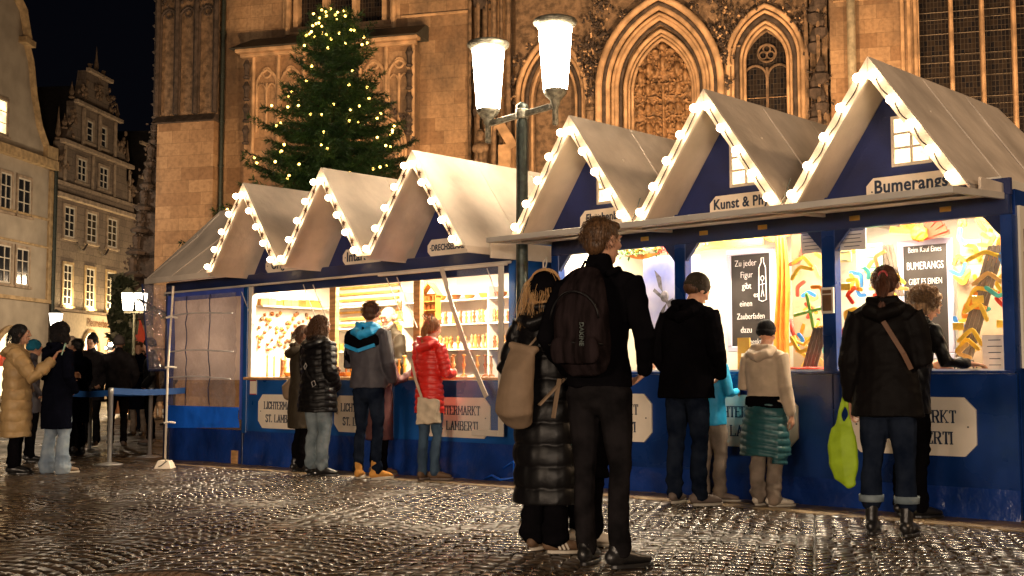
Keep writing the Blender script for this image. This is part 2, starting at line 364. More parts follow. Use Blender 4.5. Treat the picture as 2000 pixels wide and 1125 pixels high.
# cobbles laid in segmental arcs: columns 1.25 m wide
Vs = []; Fs = []; nv = 0
ca, sa = math.cos(R(-14)), math.sin(R(-14))
CW = 1.25; PITCH = 0.118
tpl = np.array([((0, .07, .93, 1)[i], (0, .07, .93, 1)[j]) for j in range(4) for i in range(4)])
hump = ((tpl[:, 0] > .05) & (tpl[:, 0] < .95) & (tpl[:, 1] > .05) & (tpl[:, 1] < .95)) * 1.0
fq = np.array([(j * 4 + i, j * 4 + i + 1, (j + 1) * 4 + i + 1, (j + 1) * 4 + i) for j in range(3) for i in range(3)])
for c in range(-9, 9):
    for rI in range(-10, 150):
        n = 11; jit = nr.uniform(-0.2, 0.2, n + 1); jit[0] = jit[-1] = 0
        edges = (np.arange(n + 1) + jit) / n * 2 - 1
        ymid = 4.6 + rI * PITCH
        xm = c * CW + 0.6
        wx = xm * ca - ymid * sa; wy = xm * sa + ymid * ca
        if wy < 4.9 or wy > 19 or abs(wx) > 0.47 * wy + 1.4: continue
        rowj = nr.uniform(-.006, .006)
        for k in range(n):
            e0, e1 = edges[k], edges[k + 1]; gap = 0.0035 / (CW / 2)
            px = e0 + gap + (e1 - e0 - 2 * gap) * tpl[:, 0]
            py = 0.0035 + (PITCH - 0.007) * tpl[:, 1] + rowj
            X = c * CW + 0.6 + px * CW / 2
            Y = 4.6 + rI * PITCH + py - 0.36 * px ** 2
            gx = X * ca - Y * sa; gy = X * sa + Y * ca
            mx_, my_ = gx.mean(), gy.mean()
            dd = (mx_ - GB[0]) * WB.x + (my_ - GB[1]) * WB.y
            ss = (mx_ - GB[0]) * UB.x + (my_ - GB[1]) * UB.y
            if dd > -0.52 and ss > -11.9: continue
            if my_ > 18.5 or my_ < 5.2 or abs(mx_) > 0.45 * my_ + 0.5: continue
            h = 0.004 + nr.uniform(-.002, .003); tx, ty = nr.uniform(-.024, .024, 2)
            base = zg(mx_, my_) - 0.02
            Z = base + hump * (h + 0.012) + ((gx - mx_) * tx + (gy - my_) * ty) * (hump > 0.1) + nr.uniform(-.0012, .0012, 16)
            Vs.append(np.stack([gx, gy, Z], 1)); Fs.append(fq + nv); nv += 16
link('cobblestone_paving', mesh_np('cobblestone_paving', np.concatenate(Vs), np.concatenate(Fs)), M['cobble'], smooth=False)
tag(bpy.data.objects['cobblestone_paving'], 'wet cobblestones laid in small arcs in front of the stalls', kind='structure')
mh_ = empty('manhole_cover', (-1.82, 6.22, -.004)); tag(mh_, 'round brown manhole cover set in the cobbles at the bottom edge', 'manhole cover')
obj('rim', MB().lathe([(.36, 0), (.36, .012), (.33, .014), (.32, .006)], n=32), mat('worn_iron_rim', (.10, .07, .05), rough=.5, metal=.6), mh_)
pl = MB().lathe([(.318, 0), (.318, .008), (.01, .010)], n=32)
for i in range(-6, 7):
    for j in range(-6, 7):
        if (i * i + j * j) * .045 ** 2 < .085: pl.box(i * .045 - .014, i * .045 + .014, j * .045 - .014, j * .045 + .014, .008, .014)
obj('plate', pl, mat('rusty_gritty_iron', (.16, .085, .04), rough=.6, var=.4, vscale=20, bump=.8, bscale=60), mh_)
# strip of sandstone slabs at the foot of the stalls
sl = MB(); M['slab'] = mat('wet_sandstone_slab', (0.20, 0.135, 0.07), rough=0.42, var=0.4, vscale=5, bump=0.5, bscale=22, bdist=0.008, rvar=0.12)
for rI, (d0, d1) in enumerate([(-0.55, -0.30), (-0.29, -0.02), (-0.01, 0.4)]):
    s = -12.6 + rng.uniform(0, .3)
    while s < 1.5:
        L = rng.uniform(.28, .6); p = [bw(s + .004, d0), bw(s + L - .004, d0), bw(s + L - .004, d1), bw(s + .004, d1)]
        h = rng.uniform(-.002, .004)
        lo = [(q.x, q.y, zg(q.x, q.y) - .03) for q in p]; hi = [(q.x, q.y, zg(q.x, q.y) + h) for q in p]
        sl.hexa(lo, hi); s += L
tag(obj('pavement', sl, M['slab'], bevel=0.004), 'strip of worn sandstone slabs along the foot of the stalls', kind='structure')
# ------------------------------------------------------------------ stalls
HP = math.atan(175.5 / 2370.0)
def pin(u, v, y):
    """point of the stall's local frame at depth y that the photograph shows at u, v"""
    x = (u - 1000) / 2370.0; q = -(v - 562.5) / 2370.0
    r = Vector((x, math.cos(HP) - q * math.sin(HP), math.sin(HP) + q * math.cos(HP)))
    o = Vector((GB[0], GB[1], 0)) + WB * y; c = Vector((0, 0, 1.03))
    t = (o - c).dot(WB) / r.dot(WB); p = c + r * t
    return (p - Vector((GB[0], GB[1], 0))).dot(UB), p.z
def stall_root(name, label, s0):
    e = empty(name, bw(s0, 0), AB); tag(e, label, 'market stall'); return e
class SM(MB):      # shapes given in row coordinates, shifted to the stall's own base point
    pass
def put(o, s0):
    for q in [o] + SIB.get(o.name, []): q.location.x -= s0
    return o
L0 = -7.3; R0 = -2.25
LS = stall_root('market_stall', 'blue wooden stall with three star-studded gables selling turned wood', L0)
RS = stall_root('market_stall', 'blue wooden stall with flap awning and window gables selling boomerangs', R0)
def part(name, mb, m, root, **k): return put(obj(name, mb, m, root, **k), L0 if root is LS else R0)

def octagon(x0, x1, z0, z1, c): return [(x0 + c, z0), (x1 - c, z0), (x1, z0 + c), (x1, z1 - c), (x1 - c, z1), (x0 + c, z1), (x0, z1 - c), (x0, z0 + c)]

bulb_mb = MB().lathe([(0.001, -.031), (.020, -.030), (.033, -.014), (.036, .004), (.030, .024), (.018, .036), (.012, .046)], n=10)
bulb_mesh = None; socket_mesh = None
def star_pts(cx, cz, r):
    return [(cx + (r if i % 2 == 0 else r * .42) * math.sin(i * math.pi / 5), cz + (r if i % 2 == 0 else r * .42) * math.cos(i * math.pi / 5)) for i in range(10)]
def gable(root, c, half, zl, za, prot, yb, s0, stars, name='gable_roof', hip=True):
    global bulb_mesh, socket_mesh
    t = .022
    mb = MB(); L = half / (za - zl)
    for sg in (-1, 1):
        nxm = Vector((sg * (za - zl), 0, half)).normalized() * t
        a = (c + sg * half, -prot, zl); b = (c, -prot, za); b2 = (c, yb, za); a2 = (c + sg * half, yb + (.75 if hip else 0), zl)
        dn = Vector((0, 0, -t / math.cos(math.atan((za - zl) / half)) * 1.0))
        # subdivided slope with a little sag so the cloth does not look like a board
        N = 8
        def top(i, j, dz=0.0):
            u = i / N; v = j / N
            p = Vector(a).lerp(Vector(b), v); q = Vector(a2).lerp(Vector(b2), v)
            w = p.lerp(q, u); sag = -.018 * math.sin(math.pi * u) * math.sin(math.pi * v) + .006 * math.sin(9 * u + 3 * v + c * 3)
            return (w.x, w.y, w.z + sag * (0 if i in (0,) or j in (0, N) else 1) + dz)
        vs = [top(i, j) for j in range(N + 1) for i in range(N + 1)] + [top(i, j, dn.z) for j in range(N + 1) for i in range(N + 1)]
        K = (N + 1) ** 2; fs = []
        for j in range(N):
            for i in range(N):
                q = (j * (N + 1) + i, j * (N + 1) + i + 1, (j + 1) * (N + 1) + i + 1, (j + 1) * (N + 1) + i)
                fs.append(q); fs.append(tuple(k + K for k in q[::-1]))
        for i in range(N):
            fs.append((i, i + 1, i + 1 + K, i + K)); o_ = N * (N + 1); fs.append((o_ + i, o_ + i + 1, o_ + i + 1 + K, o_ + i + K))
            j0 = i * (N + 1); j1 = (i + 1) * (N + 1); fs.append((j0, j1, j1 + K, j0 + K)); fs.append((j0 + N, j1 + N, j1 + N + K, j0 + N + K))
        mb.add(vs, fs)
    for sg in (-1, 1):
        for fy in (.36, .70):
            mb.tube([(c + sg * half * t_, -prot + (yb + prot) * fy, zl + (za - zl) * (1 - t_) - .006) for t_ in (.99, .75, .5, .25, .02)], .009, 5)
    if hip: mb.add([(c - half, yb + .75, zl - .003), (c + half, yb + .75, zl - .003), (c, yb, za - .003)], [(0, 1, 2)])
    rf = part(name, mb, M['canvas'], root, smooth=False)
    # bargeboard with bulbs
    f = MB(); vd = .165; fx = half * vd / (za - zl)
    for sg in (-1, 1):
        f.prism([(c + sg * .002, za - .004), (c + sg * .002, za - vd), (c + sg * (half - fx), zl), (c + sg * (half - .004), zl)], -prot - .03, -prot - .002)
    fa = part('bargeboard', f, M['white'], root)
    cbm = MB()
    for sg in (-1, 1):
        pc_ = []
        for k in range(25):
            tt = .13 + .195 * k / 6; 
            if tt > .95: break
            pc_.append((c + sg * (half * tt - fx * .32), -prot - .04, za - (za - zl) * tt - .03 - .030 * abs(math.sin(math.pi * k / 6)) * (1 + .4 * math.sin(k + c * 7))))
        cbm.tube(pc_, .0045, 4)
    obj('cable', cbm, M['black'], fa)
    for sg in (-1, 1):
        for k in range(5):
            tt = .13 + .195 * k
            bx_ = c + sg * (half * tt * 1.0 - fx * .32); bz = za - (za - zl) * tt - .03
            if bulb_mesh is None:
                o = obj('bulb', bulb_mb, M['bulb'], fa, smooth=True); bulb_mesh = o.data
            else: o = link('bulb', bulb_mesh, None, fa)
            o.location = (bx_, -prot - .085, bz); o.rotation_euler = (R(-90), 0, 0)
            sk = MB().lathe([(.017, 0), (.019, .03), (.012, .032)], n=8)
            if socket_mesh is None:
                o2 = obj('socket', sk, M['white'], fa); socket_mesh = o2.data
            else: o2 = link('socket', socket_mesh, None, fa)
            o2.location = (bx_, -prot - .028, bz); o2.rotation_euler = (R(90), 0, 0)
        if stars:
            for k in range(5):
                tt = .215 + .195 * k
                if tt > .97: continue
                cx, cz = c + sg * (half * tt - fx * .38), za - (za - zl) * tt - .035
                part('star', MB().prism(star_pts(cx, cz, .034), -prot - .036, -prot - .0305), M['brown'], root).name = 'star'
    return rf

def wall_gable(root, c, half, zl, za, m):
    part('gable_wall', MB().prism([(c - half, zl), (c + half, zl), (c, za)], 0.012, .05), m, root)

# ---- left stall
LP = .6; LG = [(-8.91), (-7.38), (-5.85)]; LH = .775; ZL, ZA = 2.335, 3.385
for c in LG:
    gable(LS, c, LH - .004, ZL, ZA, LP, 1.9, L0, True)
    wall_gable(LS, c, LH - .03, ZL - .1, ZA - .06, M['blue_g'])
# hipped canvas over the porch at the far end, joining the gables
an = MB()
ex = -11.62
A_ = [(ex, -.36, 2.375), (-9.70, -.36, 2.375), (-8.93, .42, 3.345), (-11.02, .42, 3.345), (ex, 1.6, 2.375), (-9.7, 1.6, 2.375), (-9.2, .42, 3.34)]
an.hexa([A_[0], A_[1], A_[2], A_[3]], [(p[0], p[1] + .01, p[2] - .03) for p in (A_[0], A_[1], A_[2], A_[3])])
an.add([A_[0], A_[3], A_[4]], [(0, 1, 2)]); an.add([A_[3], A_[2], A_[5], A_[4]], [(0, 1, 2, 3)])
an.box(ex, -9.72, -.375, -.355, 2.31, 2.385)
for k in range(3):
    x = -11.2 + k * .62; an.tube([(x - .35, -.367, 2.385), (x + .12 + .1 * k, .1, 2.952), (x + .22 + .1 * k, .38, 3.30)], .008, 5)
part('porch_roof', an, M['canvas'], LS)
# beams, counter, skirt
be = MB(); be.box(-11.62, -4.99, -.03, .012, 2.215, 2.345)
be.box(-11.62, -4.99, .012, .05, 2.10, 2.34)
part('beam', be, M['blue_dark'], LS, bevel=.006)
st = MB(); st.box(-11.62, -4.99, -.062, -.032, 2.19, 2.216); part('awning_rail', st, M['alu'], LS, bevel=.004)
cf = MB(); cf.box(-9.68, -5.0, .0, .04, .33, 1.005)
for x in (-8.36, -6.84): cf.box(x - .012, x + .012, -.004, 0, .33, 1.0)
part('counter_front', cf, M['blue'], LS, bevel=.003)
def skirt(x0, x1, zt, zb, seed, amp=.03, fall=True):
    r = random.Random(seed); ph = [r.uniform(0, 6) for _ in range(6)]
    def fn(u, v):
        x = x0 + (x1 - x0) * u; z = zt + (zb - zt) * v
        y = -.012 - amp * (v ** 1.3) * (1 + .8 * math.sin(7 * x + ph[0]) + .5 * math.sin(17 * x + ph[1] + 4 * v)) - .008 * math.sin(23 * z + 3 * x + ph[2])
        return (x, y, z + (zg(*bw(x, 0).xy) if v > .5 else 0) * v)
    return MB().grid(fn, 120, 8)
part('skirt', skirt(-9.70, -4.98, .36, -.015, 3, .035), M['tarp_blue'], LS, smooth=True)
sh = MB(); sh.box(-9.68, -5.0, -.065, .35, 1.006, 1.04); part('counter_top', sh, M['wood'], LS, bevel=.004)
# walls of the sales room
iw = MB(); iw.box(-9.72, -9.66, .04, 1.42, .9, 2.34); iw.box(-9.66, -5.06, 1.36, 1.42, .9, 2.34); part('inner_wall', iw, M['ply'], LS)
cl = MB(); cl.box(-9.66, -5.06, .06, 1.36, 2.345, 2.36); part('ceiling', cl, M['ply'], LS)
ew = MB(); ew.box(-5.06, -4.97, -.004, 1.5, -.02, 2.42); ew.prism([(-5.06, 2.42), (-4.97, 2.42), (-5.015, 2.6)], .05, 1.5); part('side_wall', ew, M['blue'], LS)
# right-hand side: eave flap of canvas hanging over the side wall
ev = MB(); ev.box(-5.12, -5.075, -.58, 1.95, 2.27, 2.335); ev.beam((-4.93, -.4, 2.30), (-4.93, 1.9, 2.34), .02, .17); part('eave_flap', ev, M['canvas'], LS)
# posts and frames
ps = MB()
for u0, u1 in ((640, 652), (804, 817)):
    a_, b_ = pin(u0, 640, .03)[0], pin(u1, 640, .03)[0]; ps.box(a_, b_, .05, .11, 1.04, 2.345)
part('wooden_post', ps, M['wood'], LS, bevel=.004)
fr = MB(); fr.box(-9.66, -9.585, -.01, .05, 1.04, 2.21)
part('window_frame', fr, M['white'], LS, bevel=.003)
cb_ = MB(); cb_.box(-9.76, -9.665, -.02, .06, .33, 2.215); part('corner_post', cb_, M['blue'], LS, bevel=.004)
# roller of clear film with a white edge on the right
fl = MB(); fl.box(-5.12, -5.045, -.10, -.085, .44, 2.19); fl.box(-5.50, -5.12, -.10, -.085, .44, .50); fl.box(-7.0, -5.0, -.11, -.08, 2.165, 2.19)
part('film_border', fl, M['white'], LS, bevel=.003)
for z in (2.1, 1.6, .55): pass
M['film'] = glass_mat('clear_film', (0.7, 0.72, 0.8), .16, .12, .5, 6)
part('clear_film', MB().grid(lambda u, v: (-5.72 + .6 * u, -.094 - .012 * math.sin(9 * v + 4 * u), .50 + 1.66 * v), 8, 24), M['film'], LS, smooth=True)
p0, p1, p2, p3 = pin(861, 523, -.12), pin(884, 600, -.15), pin(914, 690, -.2), pin(950, 775, -.25)
rb = MB()
pts = [(p0[0], -.11, p0[1]), (p1[0], -.15, p1[1]), (p2[0], -.2, p2[1]), (p3[0], -.25, p3[1])]
for a_, b_ in zip(pts[:-1], pts[1:]): rb.beam(a_, b_, .012, .055, up=(1, 0, .3))
part('strap', rb, M['canvas'], LS)
# thin stays below the beam
sy = MB()
for (u0, v0, u1, v1) in ((592, 556, 617, 622), (611, 556, 636, 618), (755, 543, 790, 632), (775, 541, 815, 640), (951, 524, 981, 606), (472, 570, 498, 640)):
    a_ = pin(u0, v0, -.04); b_ = pin(u1, v1, .02); sy.tube([(a_[0], -.04, a_[1]), (b_[0], .02, b_[1])], .006, 6)
part('stay', sy, M['alu'], LS)
# octagonal boards on the counter front
def slab_text(parent, root, body, cx, cz, h, y, wsc=1.0):
    G = {'L': ([(0, 0, 0, 1), (0, 0, .6, 0)], .68, [(0, 0), (0, 1)], [(.6, 0, .25)]), 'I': ([(0, 0, 0, 1)], .1, [(0, 0), (0, 1)], []),
         'C': ([(.6, .25, .45, .03), (.45, .03, .15, .03), (.15, .03, 0, .25), (0, .25, 0, .75), (0, .75, .15, .97), (.15, .97, .45, .97), (.45, .97, .6, .75)], .66, [], [(.6, .75, .25)]),
         'H': ([(0, 0, 0, 1), (.58, 0, .58, 1), (0, .5, .58, .5)], .66, [(0, 0), (0, 1), (.58, 0), (.58, 1)], []), 'T': ([(.3, 0, .3, 1), (0, 1, .6, 1)], .64, [(.3, 0)], [(0, .78, .22), (.6, .78, .22)]),
         'E': ([(0, 0, 0, 1), (0, 0, .55, 0), (0, 1, .55, 1), (0, .52, .38, .52)], .62, [(0, 0), (0, 1)], [(.55, 0, .24), (.55, .76, .24)]),
         'R': ([(0, 0, 0, 1), (0, 1, .4, 1), (.4, 1, .55, .86), (.55, .86, .55, .64), (.55, .64, .4, .5), (.4, .5, 0, .5), (.3, .5, .58, 0)], .68, [(0, 0), (0, 1), (.58, 0)], []),
         'M': ([(0, 0, 0, 1), (.72, 0, .72, 1), (0, 1, .36, .3), (.36, .3, .72, 1)], .82, [(0, 0), (0, 1), (.72, 0), (.72, 1)], []),
         'A': ([(0, 0, .3, 1), (.3, 1, .6, 0), (.1, .33, .5, .33)], .7, [(0, 0), (.6, 0)], []), 'K': ([(0, 0, 0, 1), (0, .38, .55, 1), (.18, .55, .58, 0)], .68, [(0, 0), (0, 1), (.55, 1), (.58, 0)], []),
         'S': ([(0, .22, .15, .02), (.15, .02, .42, .02), (.42, .02, .56, .2), (.56, .2, .5, .42), (.5, .42, .08, .6), (.08, .6, .02, .8), (.02, .8, .15, .98), (.15, .98, .42, .98), (.42, .98, .55, .8)], .64, [], [(.55, .76, .22)]),
         'B': ([(0, 0, 0, 1), (0, 1, .38, 1), (.38, 1, .52, .87), (.52, .87, .52, .66), (.52, .66, .38, .53), (0, .53, .38, .53), (.38, .53, .57, .38), (.57, .38, .57, .14), (.57, .14, .42, 0), (.42, 0, 0, 0)], .66, [(0, 0), (0, 1)], []),
         '.': ([(0, 0, 0, .1)], .14, [], []), ' ': ([], .36, [], [])}
    sw, th = .15, .085
    tot = sum(G[ch][1] + .2 for ch in body) - .2; mb = MB(); x = -tot / 2; k = 0
    for ch in body:
        st_, w, ser, tick = G[ch]
        for (a, b, c, d) in st_:
            t_ = sw if abs(c - a) < .35 else th
            X0, Z0, X1, Z1 = cx + (x + a) * h * wsc, cz + (b - .5) * h, cx + (x + c) * h * wsc, cz + (d - .5) * h
            dx, dz = X1 - X0, Z1 - Z0; Ln = math.hypot(dx, dz) or 1; e = th * .5 * h
            ux, uz = dx / Ln, dz / Ln; px_, pz_ = -uz * t_ * h / 2, ux * t_ * h / 2
            yy = y - .0004 * (k % 5); k += 1
            mb.prism([(X0 - ux * e - px_, Z0 - uz * e - pz_), (X1 + ux * e - px_, Z1 + uz * e - pz_), (X1 + ux * e + px_, Z1 + uz * e + pz_), (X0 - ux * e + px_, Z0 - uz * e + pz_)], yy - .003, yy)
        for (a, b) in ser:
            X, Z = cx + (x + a) * h * wsc, cz + (b - .5) * h; yy = y - .0004 * (k % 5) - .0003; k += 1
            mb.prism([(X - .17 * h * wsc, Z - th * .5 * h), (X + .17 * h * wsc, Z - th * .5 * h), (X + .17 * h * wsc, Z + th * .5 * h), (X - .17 * h * wsc, Z + th * .5 * h)], yy - .003, yy)
        for (a, b, ln) in tick:
            X, Z = cx + (x + a) * h * wsc, cz + (b - .5) * h
            mb.prism([(X - .04 * h, Z), (X + .04 * h, Z), (X + .04 * h, Z + ln * h), (X - .04 * h, Z + ln * h)], y - .0046, y - .0004)
        x += w + .2
    o = obj('lettering', mb, M['ink'], parent); return o
def board(root, x0, x1, z0, z1):
    b = part('sign_board', MB().prism(octagon(x0, x1, z0, z1, .09), -.022, -.004 if root is LS else -.003), M['sign'], root, bevel=.002)
    cx = (x0 + x1) / 2; cz = (z0 + z1) / 2
    slab_text(b, root, 'LICHTERMARKT', cx, cz + .075, .088, -.0225, .84); slab_text(b, root, 'ST. LAMBERTI', cx, cz - .085, .088, -.0225, .84)
    sc_ = MB()
    for q in ((x0 + .06, cz), (x1 - .06, cz)): sc_.tube([(q[0], -.027, q[1]), (q[0], -.021, q[1])], .007, 8)
    obj('screw', sc_, M['iron'], b)
    return b
for x0 in (-9.40, -7.87, -6.31): board(LS, x0, x0 + 1.0, .405, .825)
# gable name boards
def nameboard(root, cx, cz, w, h, body, size, m='ink', sx=1.0, y=-.02):
    b = part('name_board', MB().prism(octagon(cx - w / 2, cx + w / 2, cz - h / 2, cz + h / 2, .06), y, y + .015), M['sign'], root, bevel=.002)
    t_ = text('lettering', body, size, M[m], b, (cx, y - .003, cz + (.03 if root is RS else 0)), bold=size * .022, sx=sx, space=1.05)
    for q in (cx - w / 2 + .05, cx + w / 2 - .05): obj('screw', MB().tube([(q, y - .004, cz), (q, y, cz)], .007, 8), M['iron'], b)
nameboard(LS, -8.92, 2.43, .74, .19, 'Origami', .14)
nameboard(LS, -7.38, 2.43, .72, .19, 'Intarsien', .155)
nameboard(LS, -5.84, 2.43, .86, .19, 'DRECHSELARBEITEN', .095, sx=.8)
# price list pinned at the left end of the counter front
pl_ = part('notice', MB().box(-9.60, -9.46, -.012, -.002, .82, 1.0), M['sign'], LS)
obj('notice_border', MB().box(-9.60, -9.46, -.014, -.0125, .99, 1.0).box(-9.60, -9.46, -.014, -.0125, .82, .83), mat('red_strip', (.5, .03, .02)), pl_)

# porch at the far end: posts, clear sheets with blue tarpaulin edges
po = MB(); po.box(-11.64, -11.585, -.03, .03, -.1, 2.34); po.box(-9.80, -9.765, .0, .04, -.08, 2.2); part('porch_post', po, M['blue_dark'], LS, bevel=.003)
M['film2'] = glass_mat('crumpled_clear_sheet', (0.62, 0.55, 0.60), .36, .07, .8, 4.5, .04)
M['film2'].node_tree.nodes['Principled BSDF'].inputs['Metallic'].default_value = .35
def crumple(seed, amp):
    r = random.Random(seed); W = [(r.uniform(2, 8), r.uniform(2, 8), r.uniform(0, 6), 1.2) for _ in range(4)] + [(r.uniform(12, 34), r.uniform(12, 34), r.uniform(0, 6), 1.1) for _ in range(8)]
    return lambda x, z: amp * sum(w[3] / (1 + .12 * (w[0] + w[1])) * abs(math.sin(w[0] * x + w[1] * z * (1 if i % 2 else -1) + w[2] + 2.2 * math.sin(3.1 * x + 2.3 * z + 2 * i) + .8 * math.sin(9 * x - 6 * z + i))) for i, w in enumerate(W))
cr = crumple(4, .024)
def fold(u, v): return -.045 * math.sin(math.pi * min(1, max(0, v * 4 - .9))) * (1 - u)
part('clear_sheet', MB().grid(lambda u, v: (-11.38 + 1.56 * u, -.03 - cr(u * 1.6, v * 1.5) + fold(u, v), .66 + 1.47 * v), 110, 110), M['film2'], LS, smooth=True)
tb = MB().grid(lambda u, v: (-11.56 + 1.76 * u, -.035 - .012 * math.sin(11 * u + 5 * v), .345 + .31 * v + .05 * (1 - v) * u), 30, 6)
part('sheet_hem', tb, M['tarp_bright'], LS, smooth=True)
te = MB().grid(lambda u, v: (-11.57 + .19 * u, -.035 - .01 * math.sin(9 * v), .66 + 1.5 * v), 3, 30)
te.grid(lambda u, v: (-9.80 + .06 * u, -.033, .5 + 1.7 * v), 2, 20); te.grid(lambda u, v: (-11.4 + 1.6 * u, -.036, 2.08 + .11 * v), 10, 2)
part('sheet_edge', te, mat('violet_blue_tarpaulin', (.06, .10, .45), rough=.4, bump=.5, bscale=6), LS, smooth=True)
sm = MB()
for x in (-10.94, -10.38): sm.tube([(x, -.060 - cr((x + 11.38), v_ * 1.5), .66 + 1.47 * v_) for v_ in [i / 12 for i in range(13)]], .007, 5)
part('sheet_seam', sm, M['blue_dark'], LS)
sn = MB()
for z in (1.03, 1.38, 1.87):
    sn.tube([(-11.38 + 1.56 * u_, -.07 - cr(u_ * 1.6, (z - .66) / 1.47 * 1.5) - .012, z + .02 * math.sin(4 * u_)) for u_ in [i / 20 for i in range(21)]], .010, 5)
part('sheet_fold', sn, glass_mat('sheet_fold_film', (.8, .75, .72), .7, .2, .4), LS, smooth=True)
part('porch_base', MB().grid(lambda u, v: (-11.58 + 1.85 * u, .03 - .02 * v * math.sin(9 * u), .36 - .48 * v), 30, 5), M['tarp_blue'], LS, smooth=True)
# side curtain swung out to the back left
cs = crumple(9, .018)
part('side_curtain', MB().grid(lambda u, v: (-11.62 - cs(u * .8, v * 2) - .05 * u, -.02 - .34 * (1 - .35 * (1 - v)) * u, 1.14 + 1.18 * v), 20, 60), M['film2'], LS, smooth=True)
sc2 = MB(); sc2.tube([(-11.70, -.02 - .34 * (1 - .35 * (1 - v)), 1.14 + 1.18 * v) for v in (0, .3, .6, 1)], .014, 6); sc2.tube([(-11.62, -.02, 1.14), (-11.7, -.24, 1.14)], .02, 6)
part('curtain_edge', sc2, M['blue_dark'], LS)
rc = MB().grid(lambda u, v: (-11.64 + .03 * math.sin(17 * u) + .02 * math.sin(9 * v + 4 * u), .04 + 1.9 * u, 1.0 + 1.34 * v), 60, 20); part('glow_backdrop', rc, M['canvas'], LS, smooth=True)  # added backdrop that gives the clear sheet its pinkish upper glow
lamp('porch_fill', 'AREA', bw(-10.3, .75, 2.25), 16, (1.0, .66, .48), .8, rot=(0, R(30), AB), size_y=.2)  # added fill lamp that lights the backdrop behind the sheet
part('footing_block', MB().box(-10.02, -9.88, .0, .12, -.08, .10).box(-9.86, -9.72, .05, .2, -.08, .11), M['wood'], LS, bevel=.004)
for (x0, e_) in ((-8.9, 26), (-7.3, 26), (-5.8, 26)):
    a = lamp('stall_light', 'AREA', bw(x0, .42, 2.33), e_ * 5.4, (1.0, .80, .54), 1.25, rot=(0, 0, AB), size_y=.12)
tl = MB()
for x0 in (-8.9, -7.3, -5.8): tl.box(x0 - .6, x0 + .6, .30, .33, 2.30, 2.335)
part('fluorescent_tube', tl, M['tube'], LS)

# ---- right stall
RP = .45; ZL2, ZA2 = 2.405, 3.47
for c in (-3.83, -2.33, -.83):
    gable(RS, c, .746, ZL2, ZA2, RP, 2.0, R0, False)
    wall_gable(RS, c, .72, ZL2 - .03, ZA2 - .05, M['blue_g'])
    # gable window, lit from behind
    w = part('gable_window', MB().box(c - .04, c + .27, -.006, .011, 2.69, 3.07), M['white'], RS)
    w.data.materials.clear(); w.data.materials.append(lit('lit_window', (1.0, .80, .44), 4.2, 9))
    fr = MB(); fr.box(c - .05, c + .28, -.022, -.007, 2.68, 2.705); fr.box(c - .05, c + .28, -.022, -.007, 3.055, 3.08)
    fr.box(c - .05, c - .025, -.022, -.007, 2.705, 3.055); fr.box(c + .255, c + .28, -.022, -.007, 2.705, 3.055); fr.box(c + .105, c + .125, -.021, -.007, 2.705, 3.055)
    for z in (2.815, 2.93): fr.box(c - .025, c + .255, -.020, -.007, z, z + .018)
    put(obj('frame', fr, M['sign'], w), 0)
be = MB(); be.box(-4.46, .03, -.03, .03, 2.225, 2.375); part('beam', be, M['blue_dark'], RS, bevel=.006)
ub = MB(); ub.box(-4.46, .03, .0, .035, 2.376, 2.50); part('upper_beam', ub, M['blue_g'], RS)
pz = MB()
for x0, x1 in ((-4.46, -4.36), (-2.975, -2.855), (-1.505, -1.385), (-.045, .04)): pz.box(x0, x1, -.028, .07, 1.08, 2.225)
part('post', pz, M['blue_r'], RS, bevel=.004)
br_ = MB()
for x, sg in ((-4.36, 1), (-2.975, -1), (-2.855, 1), (-1.505, -1), (-1.385, 1), (-.045, -1)):
    br_.prism([(x, 2.225), (x + sg * .13, 2.225), (x, 2.07)] if sg > 0 else [(x, 2.225), (x, 2.07), (x - .13, 2.225)], -.02, .02)
part('corner_brace', br_, M['blue_dark'], RS)
lt = MB()
for x in (-3.75, -3.3, -2.65, -2.05, -1.2, -.45): lt.box(x - .045, x + .045, -.038, -.031, 2.285, 2.325)
part('latch', lt, M['brass'], RS, bevel=.003)
cf = MB()
for x0, x1 in ((-4.46, -2.93), (-2.922, -1.442), (-1.434, .035)): cf.box(x0, x1, .0, .04, -.02, 1.06)
part('counter_front', cf, M['blue_r'], RS, bevel=.003)
kb = MB().grid(lambda u, v: (-4.46 + 4.5 * u, -.006 - .018 * v * (1 + math.sin(14 * u + 2) * .8 + .5 * math.sin(41 * u)), .22 - .23 * v), 80, 4)
part('skirt', kb, M['tarp_blue'], RS, smooth=True)
ct = MB(); ct.box(-4.46, .035, -.035, .55, 1.062, 1.085); part('counter_top', ct, M['blue_r'], RS, bevel=.003)
cs_ = MB(); cs_.box(-4.36, -.05, .0, .6, 1.086, 1.098); part('counter_cloth', cs_, M['ply'], RS)
for x0 in (-4.27, -2.77, -1.285): board(RS, x0, x0 + 1.02, .445, .885)
nameboard(RS, -3.72, 2.525, .74, .22, 'Flaschenballett', .11, sx=.85); nameboard(RS, -2.21, 2.51, .76, .22, 'Kunst & Physik', .125, sx=.85); nameboard(RS, -.73, 2.50, .74, .22, 'Bumerangs', .145, sx=.9)
iw = MB(); iw.box(-4.46, -4.41, .07, 1.5, .9, 2.5); iw.box(-4.41, -.05, 1.45, 1.5, .9, 2.5); iw.box(-.05, -.01, .07, 1.5, 1.1, 2.5)
part('inner_wall', iw, M['ply'], RS)
cl = MB(); cl.box(-4.41, -.05, .04, 1.45, 2.505, 2.52); part('ceiling', cl, M['ply'], RS)
rw = MB(); rw.box(-.009, .035, .07, 2.6, -.02, 2.42); part('side_wall', rw, M['blue_r'], RS)
rw = MB(); rw.box(.036, .055, .10, 2.5, 1.1, 2.30); sp_ = part('side_panel', rw, M['ply'], RS)
nb_ = MB()
